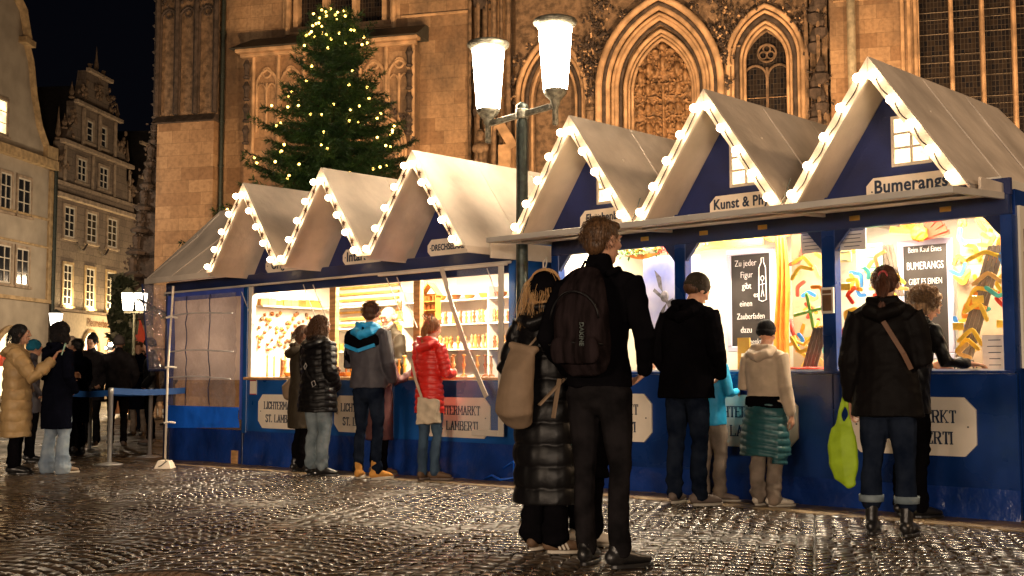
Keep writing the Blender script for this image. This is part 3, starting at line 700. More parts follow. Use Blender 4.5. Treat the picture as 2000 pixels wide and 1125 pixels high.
for (y, z, w_, h_) in ((.16, 2.0, .10, .13), (.15, 1.84, .10, .12), (.17, 1.55, .12, .26), (.30, 1.95, .14, .3)): nb_.box(.056, .062, y, y + w_, z, z + h_)
obj('picture', nb_, M['wood_dark'], sp_)
ev = MB(); ev.beam((-.03, -.40, 2.40), (-.03, 2.6, 2.40), .02, .12); part('eave_flap', ev, M['canvas'], RS)
# awning flap folded up in front
aw = MB(); aw.hexa([(-4.45, -.03, 2.365), (-.02, -.03, 2.365), (-.02, -.9, 2.315), (-4.45, -.9, 2.315)], [(-4.45, -.03, 2.380), (-.02, -.03, 2.380), (-.02, -.9, 2.330), (-4.45, -.9, 2.330)])
aw_ = part('awning_flap', aw, M['canvas'], RS)
ar = MB(); ar.box(-4.47, .0, -.925, -.90, 2.288, 2.336)
for x in (-4.455, -3.0, -1.47, -.015): ar.beam((x, -.90, 2.312), (x, -.03, 2.362), .028, .05)
ar.box(-4.44, -.03, -.48, -.45, 2.322, 2.338)
obj('awning_frame', ar, M['alu'], aw_, bevel=.003)
ch = MB()
for x in (-4.40, -3.08, -1.58): ch.tube([(x, -.5, 2.41), (x + .03, -.48, 2.50), (x + .06, -.46, 2.61)], .006, 5)
part('chain', ch, M['iron'], RS)
hk = MB().tube([(-4.52, -.02, 2.22), (-4.56, -.03, 2.17), (-4.55, -.04, 2.11), (-4.51, -.05, 2.12), (-4.50, -.04, 2.19), (-4.53, -.03, 2.21)], .008, 6); part('rope_coil', hk, M['white'], RS)
lb = part('card_holder', MB().box(-1.50, -1.39, -.055, -.032, 1.55, 1.76), M['white'], RS, bevel=.002)
obj('card_picture', MB().box(-1.485, -1.405, -.058, -.0555, 1.57, 1.70).box(-1.485, -1.405, -.058, -.0555, 1.71, 1.74), M['wood_dark'], lb)
for (x0, e_) in ((-3.7, 19), (-2.2, 19), (-.72, 19)):
    lamp('stall_light', 'AREA', bw(x0, .45, 2.49), e_ * 5.8, (1.0, .82, .58), 1.2, rot=(0, 0, AB), size_y=.12)
tl = MB()
for x0 in (-3.7, -2.2, -.72): tl.box(x0 - .55, x0 + .55, .28, .31, 2.455, 2.49)
part('fluorescent_tube', tl, M['tube'], RS)
# cord at foot between the stalls
pp_ = MB(); pp_.box(-4.96, -4.90, .02, .1, .02, .9); part('corner_board', pp_, M['tarp_bright'], LS, bevel=.004)
hw = MB().tube([(-5.35, -.06, .0), (-5.2, -.10, .05), (-5.02, -.16, .02), (-4.9, -.1, .04), (-4.96, -.03, .2), (-5.1, -.04, .12)], .012, 6); part('loose_hem', hw, M['tarp_bright'], LS, smooth=True)
# ------------------------------------------------------------------ twin street lamp
def street_lamp():
    bx_, by_ = 0.10, 11.93
    r = empty('street_lamp', (bx_, by_, 0), AB + R(2)); tag(r, 'twin-headed street lamp with glowing white shades between the two stalls', 'street lamp')
    obj('pole', MB().lathe([(.062, .75), (.060, 1.2), (.058, 3.55), (.048, 3.60), (.048, 3.68), (.06, 3.70), (.06, 3.74), (.02, 3.77)], n=16), M['iron'], r, smooth=True)
    M['lampbase'] = mat('peeling_painted_base', (.045, .05, .04), rough=.7, var=0, color2=(.22, .20, .13), vscale=22, bump=.8, bscale=30, bdist=.01)
    obj('base', MB().lathe([(.085, -.05), (.085, .03), (.072, .05), (.070, .72), (.062, .78)], n=16), M['lampbase'], r, smooth=True)
    ar = MB(); ar.beam((-.45, 0, 3.615), (.42, 0, 3.675), .045, .055); ar.lathe([(.06, 3.60), (.066, 3.62), (.066, 3.69), (.05, 3.72)], n=14); obj('arm', ar, M['bronze'], r, bevel=.004)
    k = text('number', '2', .05, M['white'], r, (.375, -.024, 3.672), bold=.001)
    for sx_, z0 in ((-.46, 3.62), (.43, 3.68)):
        h = empty('lamp_head', (0, 0, 0)); h.parent = r; h.location = (sx_, 0, z0)
        obj('socket', MB().lathe([(.018, -.20), (.03, -.19), (.030, -.02), (.045, .0), (.05, .04), (.105, .10), (.118, .125), (.118, .145), (.10, .15)], n=18), M['bronze'], h, smooth=True)
        obj('shade', MB().lathe([(.09, .152), (.118, .157), (.165, .76), (.14, .77)], n=24), M['lampglass'], h, smooth=True)
        obj('cap', MB().lathe([(.15, .765), (.178, .77), (.215, .805), (.218, .825), (.205, .84), (.15, .86), (.05, .875), (.01, .90)], n=24), M['bronze'], h, smooth=True)
    return r
street_lamp()

# ------------------------------------------------------------------ Christmas tree
M['needle'] = mat('fir_needles', (.016, .045, .014), rough=.5, var=0, color2=(.055, .125, .030), vscale=3, bump=0)
M['bark'] = mat('bark', (.06, .035, .02), rough=.9, var=.3)
TX, TY = -3.35, 22.6
def fir():
    r = empty('christmas_tree', (TX, TY, 0)); tag(r, 'tall dark fir hung with warm lights between church and stalls', 'christmas tree')
    HT = 7.92
    rg = np.random.RandomState(11)
    obj('trunk', MB().tube([(0, 0, 0), (0.02, 0, 3), (0, 0, 6), (0, 0, HT)], [.16, .12, .07, .01], 10), M['bark'], r, smooth=True)
    P = []; D = []; S = []; tips = []; bt = MB()
    z = 1.6
    while z < HT - .05:
        frac = (HT - z) / HT
        nb = int(9 + 7 * frac); a0 = rg.uniform(0, 6.3)
        for b in range(nb):
            a = a0 + 2 * math.pi * b / nb + rg.uniform(-.25, .25)
            prof = min(1.0, .05 + 1.25 * frac ** .86)
            L = 2.72 * prof * rg.uniform(.74, 1.10) * (1.16 if rg.rand() < .10 else 1)
            rise = rg.uniform(-.25, .10) if frac > .15 else rg.uniform(.2, .7)
            d = np.array([math.cos(a), math.sin(a), rise]); base = np.array([0, 0, z + rg.uniform(-.1, .1)])
            n = max(3, int(L / .085)); sag = -.16 * L
            side = np.array([-math.sin(a), math.cos(a), 0])
            pp = []
            for i in range(n + 1):
                t = i / n; p = base + d * L * t + np.array([0, 0, sag * t * (1 - t) * 2 + .10 * L * t * t]); pp.append(p)
                if i < n * .12: continue
                # side twigs
                for sg in (-1, 1):
                    tl = (.07 + .40 * L * (1 - t) * .45 + .05) * rg.uniform(.7, 1.2)
                    td = d * .75 + side * sg * rg.uniform(.6, 1.1) + np.array([0, 0, rg.uniform(-.25, .22)]); td /= np.linalg.norm(td)
                    m = max(1, int(tl / .065))
                    for k in range(m):
                        P.append(p + td * (k + .5) * tl / m); D.append(td); S.append(.062)
                P.append(p); D.append(d / np.linalg.norm(d)); S.append(.07)
            if frac > .2: bt.tube(pp[::max(1, n // 4)], [.018 * frac + .004] * len(pp[::max(1, n // 4)]), 4, caps=False)
            tips.append(pp[-1])
        z += .085 + .13 * frac
    for k in range(8): P.append(np.array([rg.uniform(-.03, .03), rg.uniform(-.03, .03), HT - .05 * k])); D.append(np.array([0, 0, 1.])); S.append(.07)
    P = np.array(P); D = np.array(D); S = np.array(S)
    # each twig piece becomes a brush of needle-shaped faces
    V = []; NN = 8
    ref = np.cross(D, rg.normal(size=D.shape)); ref /= np.linalg.norm(ref, axis=1)[:, None]; ref2 = np.cross(D, ref)
    for k in range(NN):
        a = rg.uniform(0, 2 * math.pi, len(P)); w = rg.uniform(.5, 1.0, len(P))[:, None]
        o = ref * np.cos(a)[:, None] + ref2 * np.sin(a)[:, None]
        nd = D * .72 + o * w; nd[:, 2] += .12; nd /= np.linalg.norm(nd, axis=1)[:, None]
        sd = np.cross(nd, rg.normal(size=nd.shape)); sd /= np.linalg.norm(sd, axis=1)[:, None]
        ln = (S * rg.uniform(.8, 1.55, len(P)))[:, None]; b = P + D * rg.uniform(-.03, .03, len(P))[:, None]
        V.append(np.stack([b - sd * .0065, b + sd * .0065, b + nd * ln + sd * .003, b + nd * ln - sd * .003], 1))
    V = np.concatenate(V).reshape(-1, 3); F = np.arange(len(V)).reshape(-1, 4)
    link('crown', mesh_np('crown', V, F), M['needle'], r)
    obj('branch', bt, M['bark'], r)
    ls = empty('string_light', (TX, TY, 0)); tag(ls, 'string of warm bulbs wound through the tall fir', 'string lights')
    bm_ = None; cnt = 0
    order = list(range(len(tips))); rg.shuffle(order)
    for i in order:
        p = tips[i]
        if p[1] > .10 * abs(p[0]) or p[2] < 3.9: continue
        if cnt >= 99: break
        q = p * np.array([.9, .9, 1]) + np.array([0, 0, .03])
        if bm_ is None:
            o = obj('bulb', MB().ell((0, 0, 0), .024, 8, 6), M['bulb_small'], ls, smooth=True); bm_ = o.data
        else: o = link('bulb', bm_, None, ls)
        o.location = tuple(q); cnt += 1
    w = MB()
    for k in range(9):
        zz = 3.2 + k * .6; rr = 2.0 * (1.25 * max(.02, (HT - zz) / HT) ** .86)
        w.tube([(rr * .93 * math.cos(a), rr * .93 * math.sin(a), zz + .10 * math.sin(5 * a + k)) for a in np.linspace(-math.pi, 0.2, 22)], .006, 4)
    obj('cable', w, M['black'], ls)
fir()

# ------------------------------------------------------------------ queue barriers and weighted pole
def barrier(x, y, label):
    r = empty('barrier_post', (x, y, zg(x, y))); tag(r, label, 'barrier post', 'steel posts of the queue barrier')
    obj('pole', MB().lathe([(.03, .02), (.03, .90), (.036, .905), (.036, .97), (.028, .985)], n=14), M['steel'], r, smooth=True)
    obj('base_plate', MB().lathe([(.17, 0.002), (.17, .012), (.12, .022), (.035, .035)], n=24), M['steel'], r, smooth=True)
    return (x, y)
pts = [barrier(-5.93, 16.1, 'steel barrier post right beside the long black coat and pale jeans'), barrier(-5.16, 15.67, 'steel barrier post nearest the photographer, in the middle of the belt'),
       barrier(-5.16, 17.41, 'steel barrier post close to the broom-like weighted pole of the stall porch'), barrier(-6.66, 19.26, 'far steel barrier post behind the woman in the dark coat')]
def belt(a, b, z, label):
    mb = MB(); ax, ay = a; bx_, by_ = b; N = 10
    v = []
    mb.grid(lambda u, w: (ax + (bx_ - ax) * u, ay + (by_ - ay) * u, z - .05 + .08 * w - .02 * math.sin(math.pi * u) + zg(ax, ay)), N, 1)
    mb.grid(lambda u, w: (ax + (bx_ - ax) * u, ay + (by_ - ay) * u + .006, z - .05 + .08 * w - .02 * math.sin(math.pi * u) + zg(ax, ay)), N, 1)
    tag(obj('barrier_belt', mb, M['beltblue']), label, 'barrier belt')
M['beltblue'] = mat('blue_belt', (.015, .09, .32), rough=.5)
belt(pts[0], pts[1], .94, 'blue belt between the two front barrier posts'); belt(pts[1], (-4.35, 16.2), .955, 'blue belt running from the middle barrier post to the stall porch')
belt(pts[3], pts[2], .94, 'blue belt on the far side of the queue')
sp_ = empty('support_pole', (-4.21, 14.84, zg(-4.21, 14.84))); tag(sp_, 'pale pole in a small weighted foot propping the stall porch', 'support pole')
obj('pole', MB().tube([(0, 0, .10), (.01, .0, 1.2), (.05, .02, 2.22)], .014, 8), M['sign'], sp_, smooth=True)
ft = MB(); ft.hexa([(-.11, -.11, 0), (.11, -.11, 0), (.11, .11, 0), (-.11, .11, 0)], [(-.07, -.07, .10), (.07, -.07, .10), (.07, .07, .10), (-.07, .07, .10)]); obj('foot', ft, M['sign'], sp_, bevel=.008)
cl_ = MB()
for z in (.55, 1.22, 1.83): cl_.tube([(-.02, -.02, z), (.05, -.01, z + .01), (.11, .02, z)], .013, 6)
obj('clamp', cl_, M['white'], sp_)
obj('cord', MB().tube([(.0, -.02, .12), (.04, -.09, .09), (-.02, -.10, .04), (-.05, -.10, .03)], .006, 5), M['iron'], sp_)
# ------------------------------------------------------------------ goods in the left stall (turned wood)
gr = random.Random(21)
def at_row(o, s, y, z, rz=0.0):
    o.location = tuple(bw(s, y, z)); o.rotation_euler[2] = AB + rz; return o
def lgood(name, mb, m, smooth=False, bevel=0): return obj(name, mb, m, None, smooth=smooth, bevel=bevel)
M['gold'] = mat('honey_wood', (.50, .23, .04), rough=.4, var=.25, vscale=9)
M['gold2'] = mat('yellow_wood', (.62, .34, .06), rough=.4, var=.2, vscale=9)
M['amber'] = mat('amber_wood', (.26, .08, .015), rough=.4, var=.3, vscale=9)
WD = [M['gold'], M['gold2'], M['amber'], M['wood']]
def repeat(kind, make, spots, label, cat, group, mats=None):
    protos = []
    for i, sp in enumerate(spots):
        if i < len(mats or [0]): o = make(mats[i] if mats else None); o.name = kind; protos.append(o)
        else:
            src = protos[i % len(protos)]; o = src.copy(); col.objects.link(o)
            for c in src.children: d = c.copy(); col.objects.link(d); d.parent = o
        tag(o, label, cat, group); at_row(o, *sp)
        s = gr.uniform(.85, 1.15)
        o.scale = (s, s, s)
# wooden flowers on the side wall of the far bay
spots = []
for i in range(70):
    y = .12 + .85 * gr.random(); z = 1.38 + .50 * gr.random(); spots.append((-9.645, y, z, R(90)))
def flower(m):
    mb = MB(); mb.lathe([(.008, 0), (.026, .01), (.022, .022), (.004, .028)], n=8)
    for v in range(len(mb.v)): x, y, z = mb.v[v]; mb.v[v] = (x, -z, y)
    return lgood('wooden_flower', mb, m, True)
repeat('wooden_flower', flower, spots, 'small turned wooden flower pinned on the white end wall', 'wooden flower', 'wooden flowers pinned on the white end wall', [M['amber'], M['wood_dark'], M['gold']])
repeat('wooden_rod', lambda m: lgood('wooden_rod', MB().lathe([(.010, 0), (.014, .02), (.011, .06), (.010, .24), (.014, .26), (.004, .29)], n=8), m, True),
       [(-9.42 + .03 * i + .02 * (i % 3), .12 + .07 * i, 1.045, 0) for i in range(12)], 'slim turned wooden rod standing at the far end of the counter', 'wooden rod', 'turned rods at the far end of the counter', WD[:3])
# shelves
shv = MB()
for z in (1.36, 1.66, 1.95): shv.box(-9.6, -5.1, 1.14, 1.355, z, z + .018)
shv.box(-9.655, -9.50, .1, 1.1, 1.94, 1.958)
for x in (-8.0, -6.5): shv.box(x, x + .02, 1.14, 1.355, 1.04, 2.1)
part('shelf', shv, M['ply'], LS)
slm = MB()
for k in range(7): slm.box(-9.5, -8.3, 1.32, 1.345, 1.72 + .082 * k - (0), 1.72 + .082 * k + .03)
part('slat', slm, M['gold2'], LS)
def boxy(m): return lgood('wooden_box', MB().box(-.055, .055, -.04, .04, 0, .075).box(-.058, .058, -.043, .043, .076, .086), m, bevel=.004)
sp = [(-9.58, .15 + .12 * i, 1.96, R(90)) for i in range(8)]
repeat('wooden_box', boxy, sp, 'small honey-coloured wooden box on the shelf of the end wall', 'wooden box', 'boxes on the shelf of the end wall', WD[:3])
def figurine(m): return lgood('turned_figurine', MB().lathe([(.022, 0), (.024, .01), (.012, .03), (.016, .06), (.024, .08), (.010, .10), (.016, .12), (.018, .135), (.004, .155)], n=9), m, True)
sp = []
for z in (1.378, 1.678):
    x = -7.75
    while x < -5.2: sp.append((x, 1.20 + gr.uniform(-.03, .06), z, 0)); x += gr.uniform(.040, .075)
repeat('turned_figurine', figurine, sp, 'little turned wooden figure on the bright back shelves', 'wooden figurine', 'figures on the back shelves', WD)
def candle(m): return lgood('turned_candlestick', MB().lathe([(.04, 0), (.04, .012), (.012, .03), (.014, .10), (.026, .125), (.014, .14), (.012, .21), (.03, .225), (.01, .23)], n=10), m, True)
sp = [(-7.6 + .14 * i + gr.uniform(-.03, .03), .18 + gr.uniform(0, .12), 1.043, 0) for i in range(18)] + [(-9.3 + .11 * i + gr.uniform(-.03, .03), .10 + gr.uniform(0, .2), 1.043, 0) for i in range(16)]
repeat('turned_candlestick', candle, sp, 'turned wooden candlestick on the counter of the wood stall', 'candlestick', 'candlesticks along the counter', WD)
def bowl(m): return lgood('wooden_bowl', MB().lathe([(.03, 0), (.05, .01), (.075, .05), (.078, .055), (.068, .05), (.03, .018)], n=14), m, True)
repeat('wooden_bowl', bowl, [(-9.0 + .2 * i, .16 + .05 * (i % 2), 1.043, 0) for i in range(7)] + [(-7.4 + .26 * i, 1.22, 1.97, 0) for i in range(8)], 'shallow turned wooden bowl in the bright wood stall', 'wooden bowl', 'turned bowls in the wood stall', WD[:3])
def frame_(m): 
    mb = MB()
    for a in ((-.05, .05, 0, .012), (-.05, .05, .098, .11)): mb.box(a[0], a[1], 0, .015, a[2], a[3])
    mb.box(-.05, -.038, 0, .015, .012, .098); mb.box(.038, .05, 0, .015, .012, .098); mb.box(-.03, .03, .008, .012, .02, .09)
    return lgood('framed_picture', mb, m)
repeat('framed_picture', frame_, [(-8.05 + .0 * i, 1.13, 1.10 + .16 * i, 0) for i in range(6)] + [(-9.3 + .16 * i, 1.2, 1.378, 0) for i in range(8)], 'small square wooden picture frame on the back wall of the wood stall', 'picture frame', 'square frames on the back wall', WD[:3])
# house-shaped display cabinet
hx, hz = pin(836, 590, .5)
hc = empty('display_house'); tag(hc, 'house-shaped wooden display rack hanging behind the third opening', 'display rack'); at_row(hc, hx, .5, hz - .2)
hb = MB(); hb.box(-.13, -.115, 0, .08, 0, .30); hb.box(.115, .13, 0, .08, 0, .30)
for z in (0, .1, .2): hb.box(-.115, .115, 0, .08, z, z + .012)
hb.box(-.115, .115, .072, .08, .012, .30); hb.beam((-.16, .04, .27), (.0, .04, .43), .09, .015, up=(1, 0, 1)); hb.beam((.16, .04, .27), (.0, .04, .43), .09, .015, up=(-1, 0, 1))
obj('frame', hb, M['gold'], hc)
it = MB()
for z in (.012, .112, .212):
    for x in (-.08, -.02, .05): it.box(x, x + .035, .01, .05, z, z + .06)
obj('drawer', it, M['amber'], hc)
hc.rotation_euler[2] += 0
# ------------------------------------------------------------------ goods in the right stall
def chalk_board(u0, v0, u1, v1, y, label, lines, z0=None):
    x0, zt = pin(u0, v0, y); x1, _ = pin(u1, v0, y); _, zb = pin((u0 + u1) / 2, v1, y)
    r = empty('chalkboard'); tag(r, label, 'chalkboard'); at_row(r, (x0 + x1) / 2, y, 0)
    w = (x1 - x0) / 2
    obj('slate', MB().box(-w, w, 0, .012, zb, zt), M['chalkboard'], r)
    f = MB(); t = .05
    f.box(-w - t, w + t, -.012, .02, zt, zt + t); f.box(-w - t, w + t, -.012, .02, zb - t, zb); f.box(-w - t, -w, -.012, .02, zb, zt); f.box(w, w + t, -.012, .02, zb, zt)
    obj('frame', f, M['lav'], r, bevel=.005)
    for (body, cx, cz, size, sx_) in lines: text('writing', body, size, M['chalk'], r, (cx, -.004, cz), bold=-.0012, sx=sx_, extrude=.001)
    return r, w, zb, zt
b1, w1, zb1, zt1 = chalk_board(1428, 500, 1503, 676, .8, 'narrow chalkboard offering a bottle figure, behind the child in the hoodie',
    [('Zu jeder', -.05, 2.10, .085, .8), ('Figur', -.04, 1.99, .085, .8), ('gibt', -.04, 1.885, .085, .8), ('es', .06, 1.80, .075, .8), ('einen', -.05, 1.72, .08, .8), ('Zauberfaden', .0, 1.60, .08, .74), ('dazu', -.05, 1.475, .085, .8), ('geschenkt', .0, 1.365, .075, .74)])
bt = MB()
bt.tube([(.12, -.003, 2.14), (.12, -.003, 2.10), (.095, -.003, 2.05), (.09, -.003, 1.75), (.13, -.003, 1.735), (.17, -.003, 1.75), (.165, -.003, 2.05), (.145, -.003, 2.10), (.145, -.003, 2.14), (.12, -.003, 2.14)], .004, 5)
bt.tube([(.13 + .018 * math.cos(a), -.003, 1.95 + .022 * math.sin(a)) for a in np.linspace(0, 6.28, 12)], .003, 4)
bt.tube([(.13, -.003, 1.925), (.13, -.003, 1.85), (.115, -.003, 1.78)], .003, 4); bt.tube([(.13, -.003, 1.85), (.145, -.003, 1.78)], .003, 4); bt.tube([(.10, -.003, 1.89), (.155, -.003, 1.90)], .003, 4)
obj('bottle_drawing', bt, M['chalk'], b1)
ov = MB().tube([(.02 + .11 * math.cos(a) * (1 + .06 * math.cos(9 * a)), -.003, 1.265 + .045 * math.sin(a) * (1 + .12 * math.cos(9 * a))) for a in np.linspace(0, 6.28, 40)], .003, 4); obj('outline', ov, M['chalk'], b1)
chalk_board(1764, 482, 1849, 690, 1.0, 'chalkboard about a boomerang purchase, above the curly-haired customer',
    [('Beim Kauf Eines', 0, 2.125, .070, .66), ('BUMERANGS', 0, 1.985, .095, .60), ('GIBT ES EINEN', 0, 1.85, .075, .62), ('WURFKURS', 0, 1.70, .08, .68)])
# pictures and posters
def poster(u0, v0, u1, v1, y, m, label, name='poster', extra=None):
    x0, zt = pin(u0, v0, y); x1, _ = pin(u1, v0, y); _, zb = pin((u0 + u1) / 2, v1, y)
    r = obj(name, MB().box(x0 - (x0 + x1) / 2, x1 - (x0 + x1) / 2, 0, .012, 0, zt - zb), m); tag(r, label, name.replace('_', ' ')); at_row(r, (x0 + x1) / 2, y, zb)
    if extra: extra(r, (x1 - x0) / 2, zt - zb)
    return r
M['sky_poster'] = mat('blue_gradient_print', (.22, .26, .62), rough=.3, var=0, color2=(.65, .62, .72), vscale=1.8, bump=0)
def bird(r, w, h):
    mb = MB(); mb.ell((.02, -.02, h * .58), (.05, .02, .055), 10, 7)
    mb.add([(-.05, -.02, h * .68), (.0, -.02, h * .62), (-.02, -.02, h * .78), (-.10, -.02, h * .86)], [(0, 1, 2, 3)])
    mb.add([(-.12, -.02, h * .64), (.10, -.02, h * .46), (.12, -.02, h * .49), (-.10, -.02, h * .67)], [(0, 1, 2, 3)])
    mb.add([(.05, -.02, h * .52), (.0, -.02, h * .38), (-.05, -.02, h * .40), (.0, -.02, h * .47)], [(0, 1, 2, 3)])
    mb.add([(.04, -.022, h * .52), (.12, -.022, h * .56), (.13, -.022, h * .44), (.07, -.022, h * .44)], [(0, 1, 2, 3)])
    obj('bird_model', mb, mat('grey_plumage', (.12, .11, .13), var=.5, vscale=25), r)
poster(1256, 503, 1338, 690, .55, M['sky_poster'], 'pale blue picture of a flying figure behind the first opening', 'picture', bird)
poster(1337, 500, 1366, 610, .56, mat('grey_print', (.6, .56, .55), rough=.4), 'narrow pale grey picture beside the first blue post', 'picture')
def banner_writing(r, w, h): text('writing', 'W', h * .6, M['ply'], r, (-w * .6, -.004, h * .5), bold=.001)
poster(1352, 462, 1490, 484, .60, mat('yellow_cloth', (.80, .55, .05), rough=.6), 'yellow cloth banner under the ceiling behind the chalkboard', 'banner', banner_writing)
def notice(u0, v0, u1, v1, y, label, c=(.75, .66, .58), n=6, name='notice'):
    def ex(r, w, h):
        mb = MB()
        for i in range(n): 
            z = h * (.86 - .72 * i / max(1, n - 1)); q = w * gr.uniform(.45, .85); mb.box(-q, q, -.002, -.0005, z - .004, z + .002)
        obj('writing', mb, M['ink'], r)
    return poster(u0, v0, u1, v1, y, mat('paper', c, rough=.6, var=.05), label, name, ex)
notice(1564, 446, 1605, 494, .08, 'pale arched notice left of the middle blue post'); notice(1636, 438, 1690, 488, .08, 'pale arched notice right of the middle blue post')
notice(1918, 655, 1966, 722, .12, 'white price list leaning at the right end of the counter', n=5)
notice(1875, 470, 1916, 530, .9, 'yellow paper sheet on the wall right of the chalkboard', (.80, .66, .25), 3, 'paper_sheet'); notice(1636, 490, 1662, 512, .5, 'small yellow paper sheet under the arched notice', (.80, .66, .25), 2, 'paper_sheet')
notice(1672, 478, 1722, 530, .7, 'green and white leaflet behind the ponytail', (.25, .62, .36), 3, 'leaflet'); notice(1440, 660, 1464, 722, .35, 'orange-yellow card standing on the counter by the child', (.78, .45, .08), 0, 'card'); notice(1448, 690, 1476, 724, .30, 'white card in front of the orange card', (.8, .76, .7), 1, 'card')
poster(1545, 440, 1626, 722, 1.1, mat('light_brown_display_panel', (.46, .33, .20), rough=.6), 'light brown display board behind the middle boomerangs', 'display_board')
poster(1868, 520, 1966, 722, .8, mat('brown_display_panel', (.42, .30, .20), rough=.6), 'brown display board behind the right boomerangs', 'display_board')
def slatrack(u0, v0, u1, v1, y, label):
    (x0, z0), (x1, z1) = pin(u0, v0, y), pin(u1, v1, y); r = empty('slat_rack'); tag(r, label, 'display rack'); at_row(r, 0, y, 0)
    r.location = tuple(bw(0, y, 0)); 
    for k in range(4):
        obj('slat', MB().beam((x0 + .035 * k, 0, z0), (x1 + .035 * k, -.02, z1), .028, .012, up=(0, 1, 0)), mat('grey_brown_slat', (.10, .075, .06), var=.3), r)
slatrack(1718, 480, 1742, 580, .75, 'grey slatted rack left of the boomerang chalkboard'); slatrack(1592, 640, 1572, 722, .2, 'grey slatted rack on the counter left of the middle post')
slatrack(1934, 480, 1872, 700, .45, 'grey slatted rack carrying the right-hand boomerangs')
# boomerangs
BC = dict(yellow=(.80, .50, .06), orange=(.78, .25, .03), red=(.62, .05, .03), blue=(.05, .22, .60), teal=(.08, .42, .38), green=(.18, .42, .08), natural=(.62, .36, .12))
BM = {k: mat(k + '_lacquer', v, rough=.3, var=.25, vscale=14, coat=.3) for k, v in BC.items()}
def boomerang(u, v, y, c, L=.17, ang=60, rot=0, w=.032, tip=None, label=None, kind=0):
    mb = MB(); n = 14; pts = []
    for i in range(n + 1):
        t = i / n * 2 - 1; a = R(ang) * t; bend = abs(t) ** 1.0
        if kind == 0:  # two straight arms with a rounded elbow
            q = (t * L * math.sin(R(ang)) , -math.sqrt(t * t + .02) * L * math.cos(R(ang)))
        else: q = (L * .8 * math.sin(math.pi * .75 * t), L * .8 * math.cos(math.pi * .75 * t) - L * .5)
        pts.append(q)
    ca_, sa_ = math.cos(R(rot)), math.sin(R(rot)); P3 = [(x * ca_ - z * sa_, 0, x * sa_ + z * ca_) for x, z in pts]
    def ribbon(P3, w, y0, y1):
        m = len(P3); a = []; b = []
        for i in range(m):
            p, q = Vector(P3[max(i - 1, 0)]), Vector(P3[min(i + 1, m - 1)]); d = (q - p).normalized(); s = Vector((-d.z, 0, d.x)) * w / 2 * (1.0 if 0 < i < m - 1 else .55)
            c_ = Vector(P3[i]); a.append(c_ + s); b.append(c_ - s)
        for i in range(m - 1): mb.hexa([(a[i].x, y0, a[i].z), (a[i + 1].x, y0, a[i + 1].z), (b[i + 1].x, y0, b[i + 1].z), (b[i].x, y0, b[i].z)], [(a[i].x, y1, a[i].z), (a[i + 1].x, y1, a[i + 1].z), (b[i + 1].x, y1, b[i + 1].z), (b[i].x, y1, b[i].z)])
    ribbon(P3, w, -.014, 0)
    x, z = pin(u, v, y); o = obj('boomerang', mb, BM[c]); at_row(o, x, y, z); tag(o, label or f'{c} lacquered boomerang among those hung in the boomerang stall', 'boomerang', f'{c} boomerangs in the boomerang stall' if not label else 'boomerangs in the boomerang stall')
    if tip:
        tb_ = MB(); p = P3[-1]; tb_.ell((p[0], -.008, p[2]), (w * .55, .010, w * .55), 8, 6); t_ = obj('tip', tb_, BM[tip], o)
    return o
K = [(1562, 520, .3, 'yellow', .14, 55, 20), (1570, 500, .5, 'orange', .13, 50, -10), (1600, 545, .6, 'natural', .13, 50, 150), (1558, 560, .6, 'red', .09, 60, 60), (1580, 570, .6, 'blue', .08, 60, 0), (1605, 560, .4, 'orange', .10, 50, -40),
     (1562, 690, .25, 'yellow', .16, 50, 160), (1598, 640, .3, 'yellow', .12, 60, 30), (1660, 470, .9, 'orange', .12, 20, 0), (1665, 560, .5, 'orange', .10, 50, 20), (1655, 575, .4, 'red', .10, 45, 80), (1675, 545, .5, 'yellow', .10, 45, -40),
     (1690, 530, .55, 'natural', .12, 40, 100), (1650, 610, .4, 'yellow', .12, 45, 60), (1738, 525, .6, 'yellow', .19, 58, -12), (1740, 560, .55, 'natural', .16, 55, 25), (1700, 600, .5, 'orange', .1, 50, 0), (1880, 420, .9, 'orange', .10, 15, 0), (1905, 425, .8, 'orange', .15, 15, 50),
     (1950, 470, .5, 'orange', .14, 60, 60), (1925, 490, .4, 'yellow', .17, 66, 0), (1930, 530, .35, 'natural', .16, 50, 0), (1905, 560, .4, 'yellow', .18, 50, 25), (1915, 590, .35, 'yellow', .16, 40, -20), (1895, 600, .4, 'orange', .13, 35, 120), (1900, 640, .3, 'yellow', .16, 38, -10),
     (1888, 660, .35, 'yellow', .14, 42, 5), (1880, 620, .5, 'orange', .12, 30, 130), (1878, 540, .7, 'teal', .12, 40, 200), (1952, 500, .4, 'blue', .10, 50, 80), (1950, 580, .35, 'teal', .13, 60, 170), (1945, 555, .4, 'yellow', .14, 50, 90), (1962, 600, .4, 'red', .10, 50, 170), (1925, 690, .3, 'yellow', .13, 30, 120), (1870, 690, .3, 'natural', .12, 30, 100), (1645, 650, .3, 'red', .1, 50, 90), (1700, 640, .3, 'yellow', .1, 50, 90)]
for (a0, a1, b0, b1, n_) in ((1560, 1622, 505, 715, 16), (1642, 1752, 495, 700, 22), (1868, 1968, 425, 700, 24)):
    for i in range(n_): K.append((gr.uniform(a0, a1), gr.uniform(b0, b1), gr.uniform(.45, .95), gr.choice(['yellow', 'natural', 'orange', 'red', 'blue', 'teal', 'yellow', 'natural']), gr.uniform(.06, .12), gr.uniform(30, 62), gr.uniform(0, 360)))
for (u, v, y, c, L, a, r_) in K: boomerang(u, v, y, c, L, a, r_)
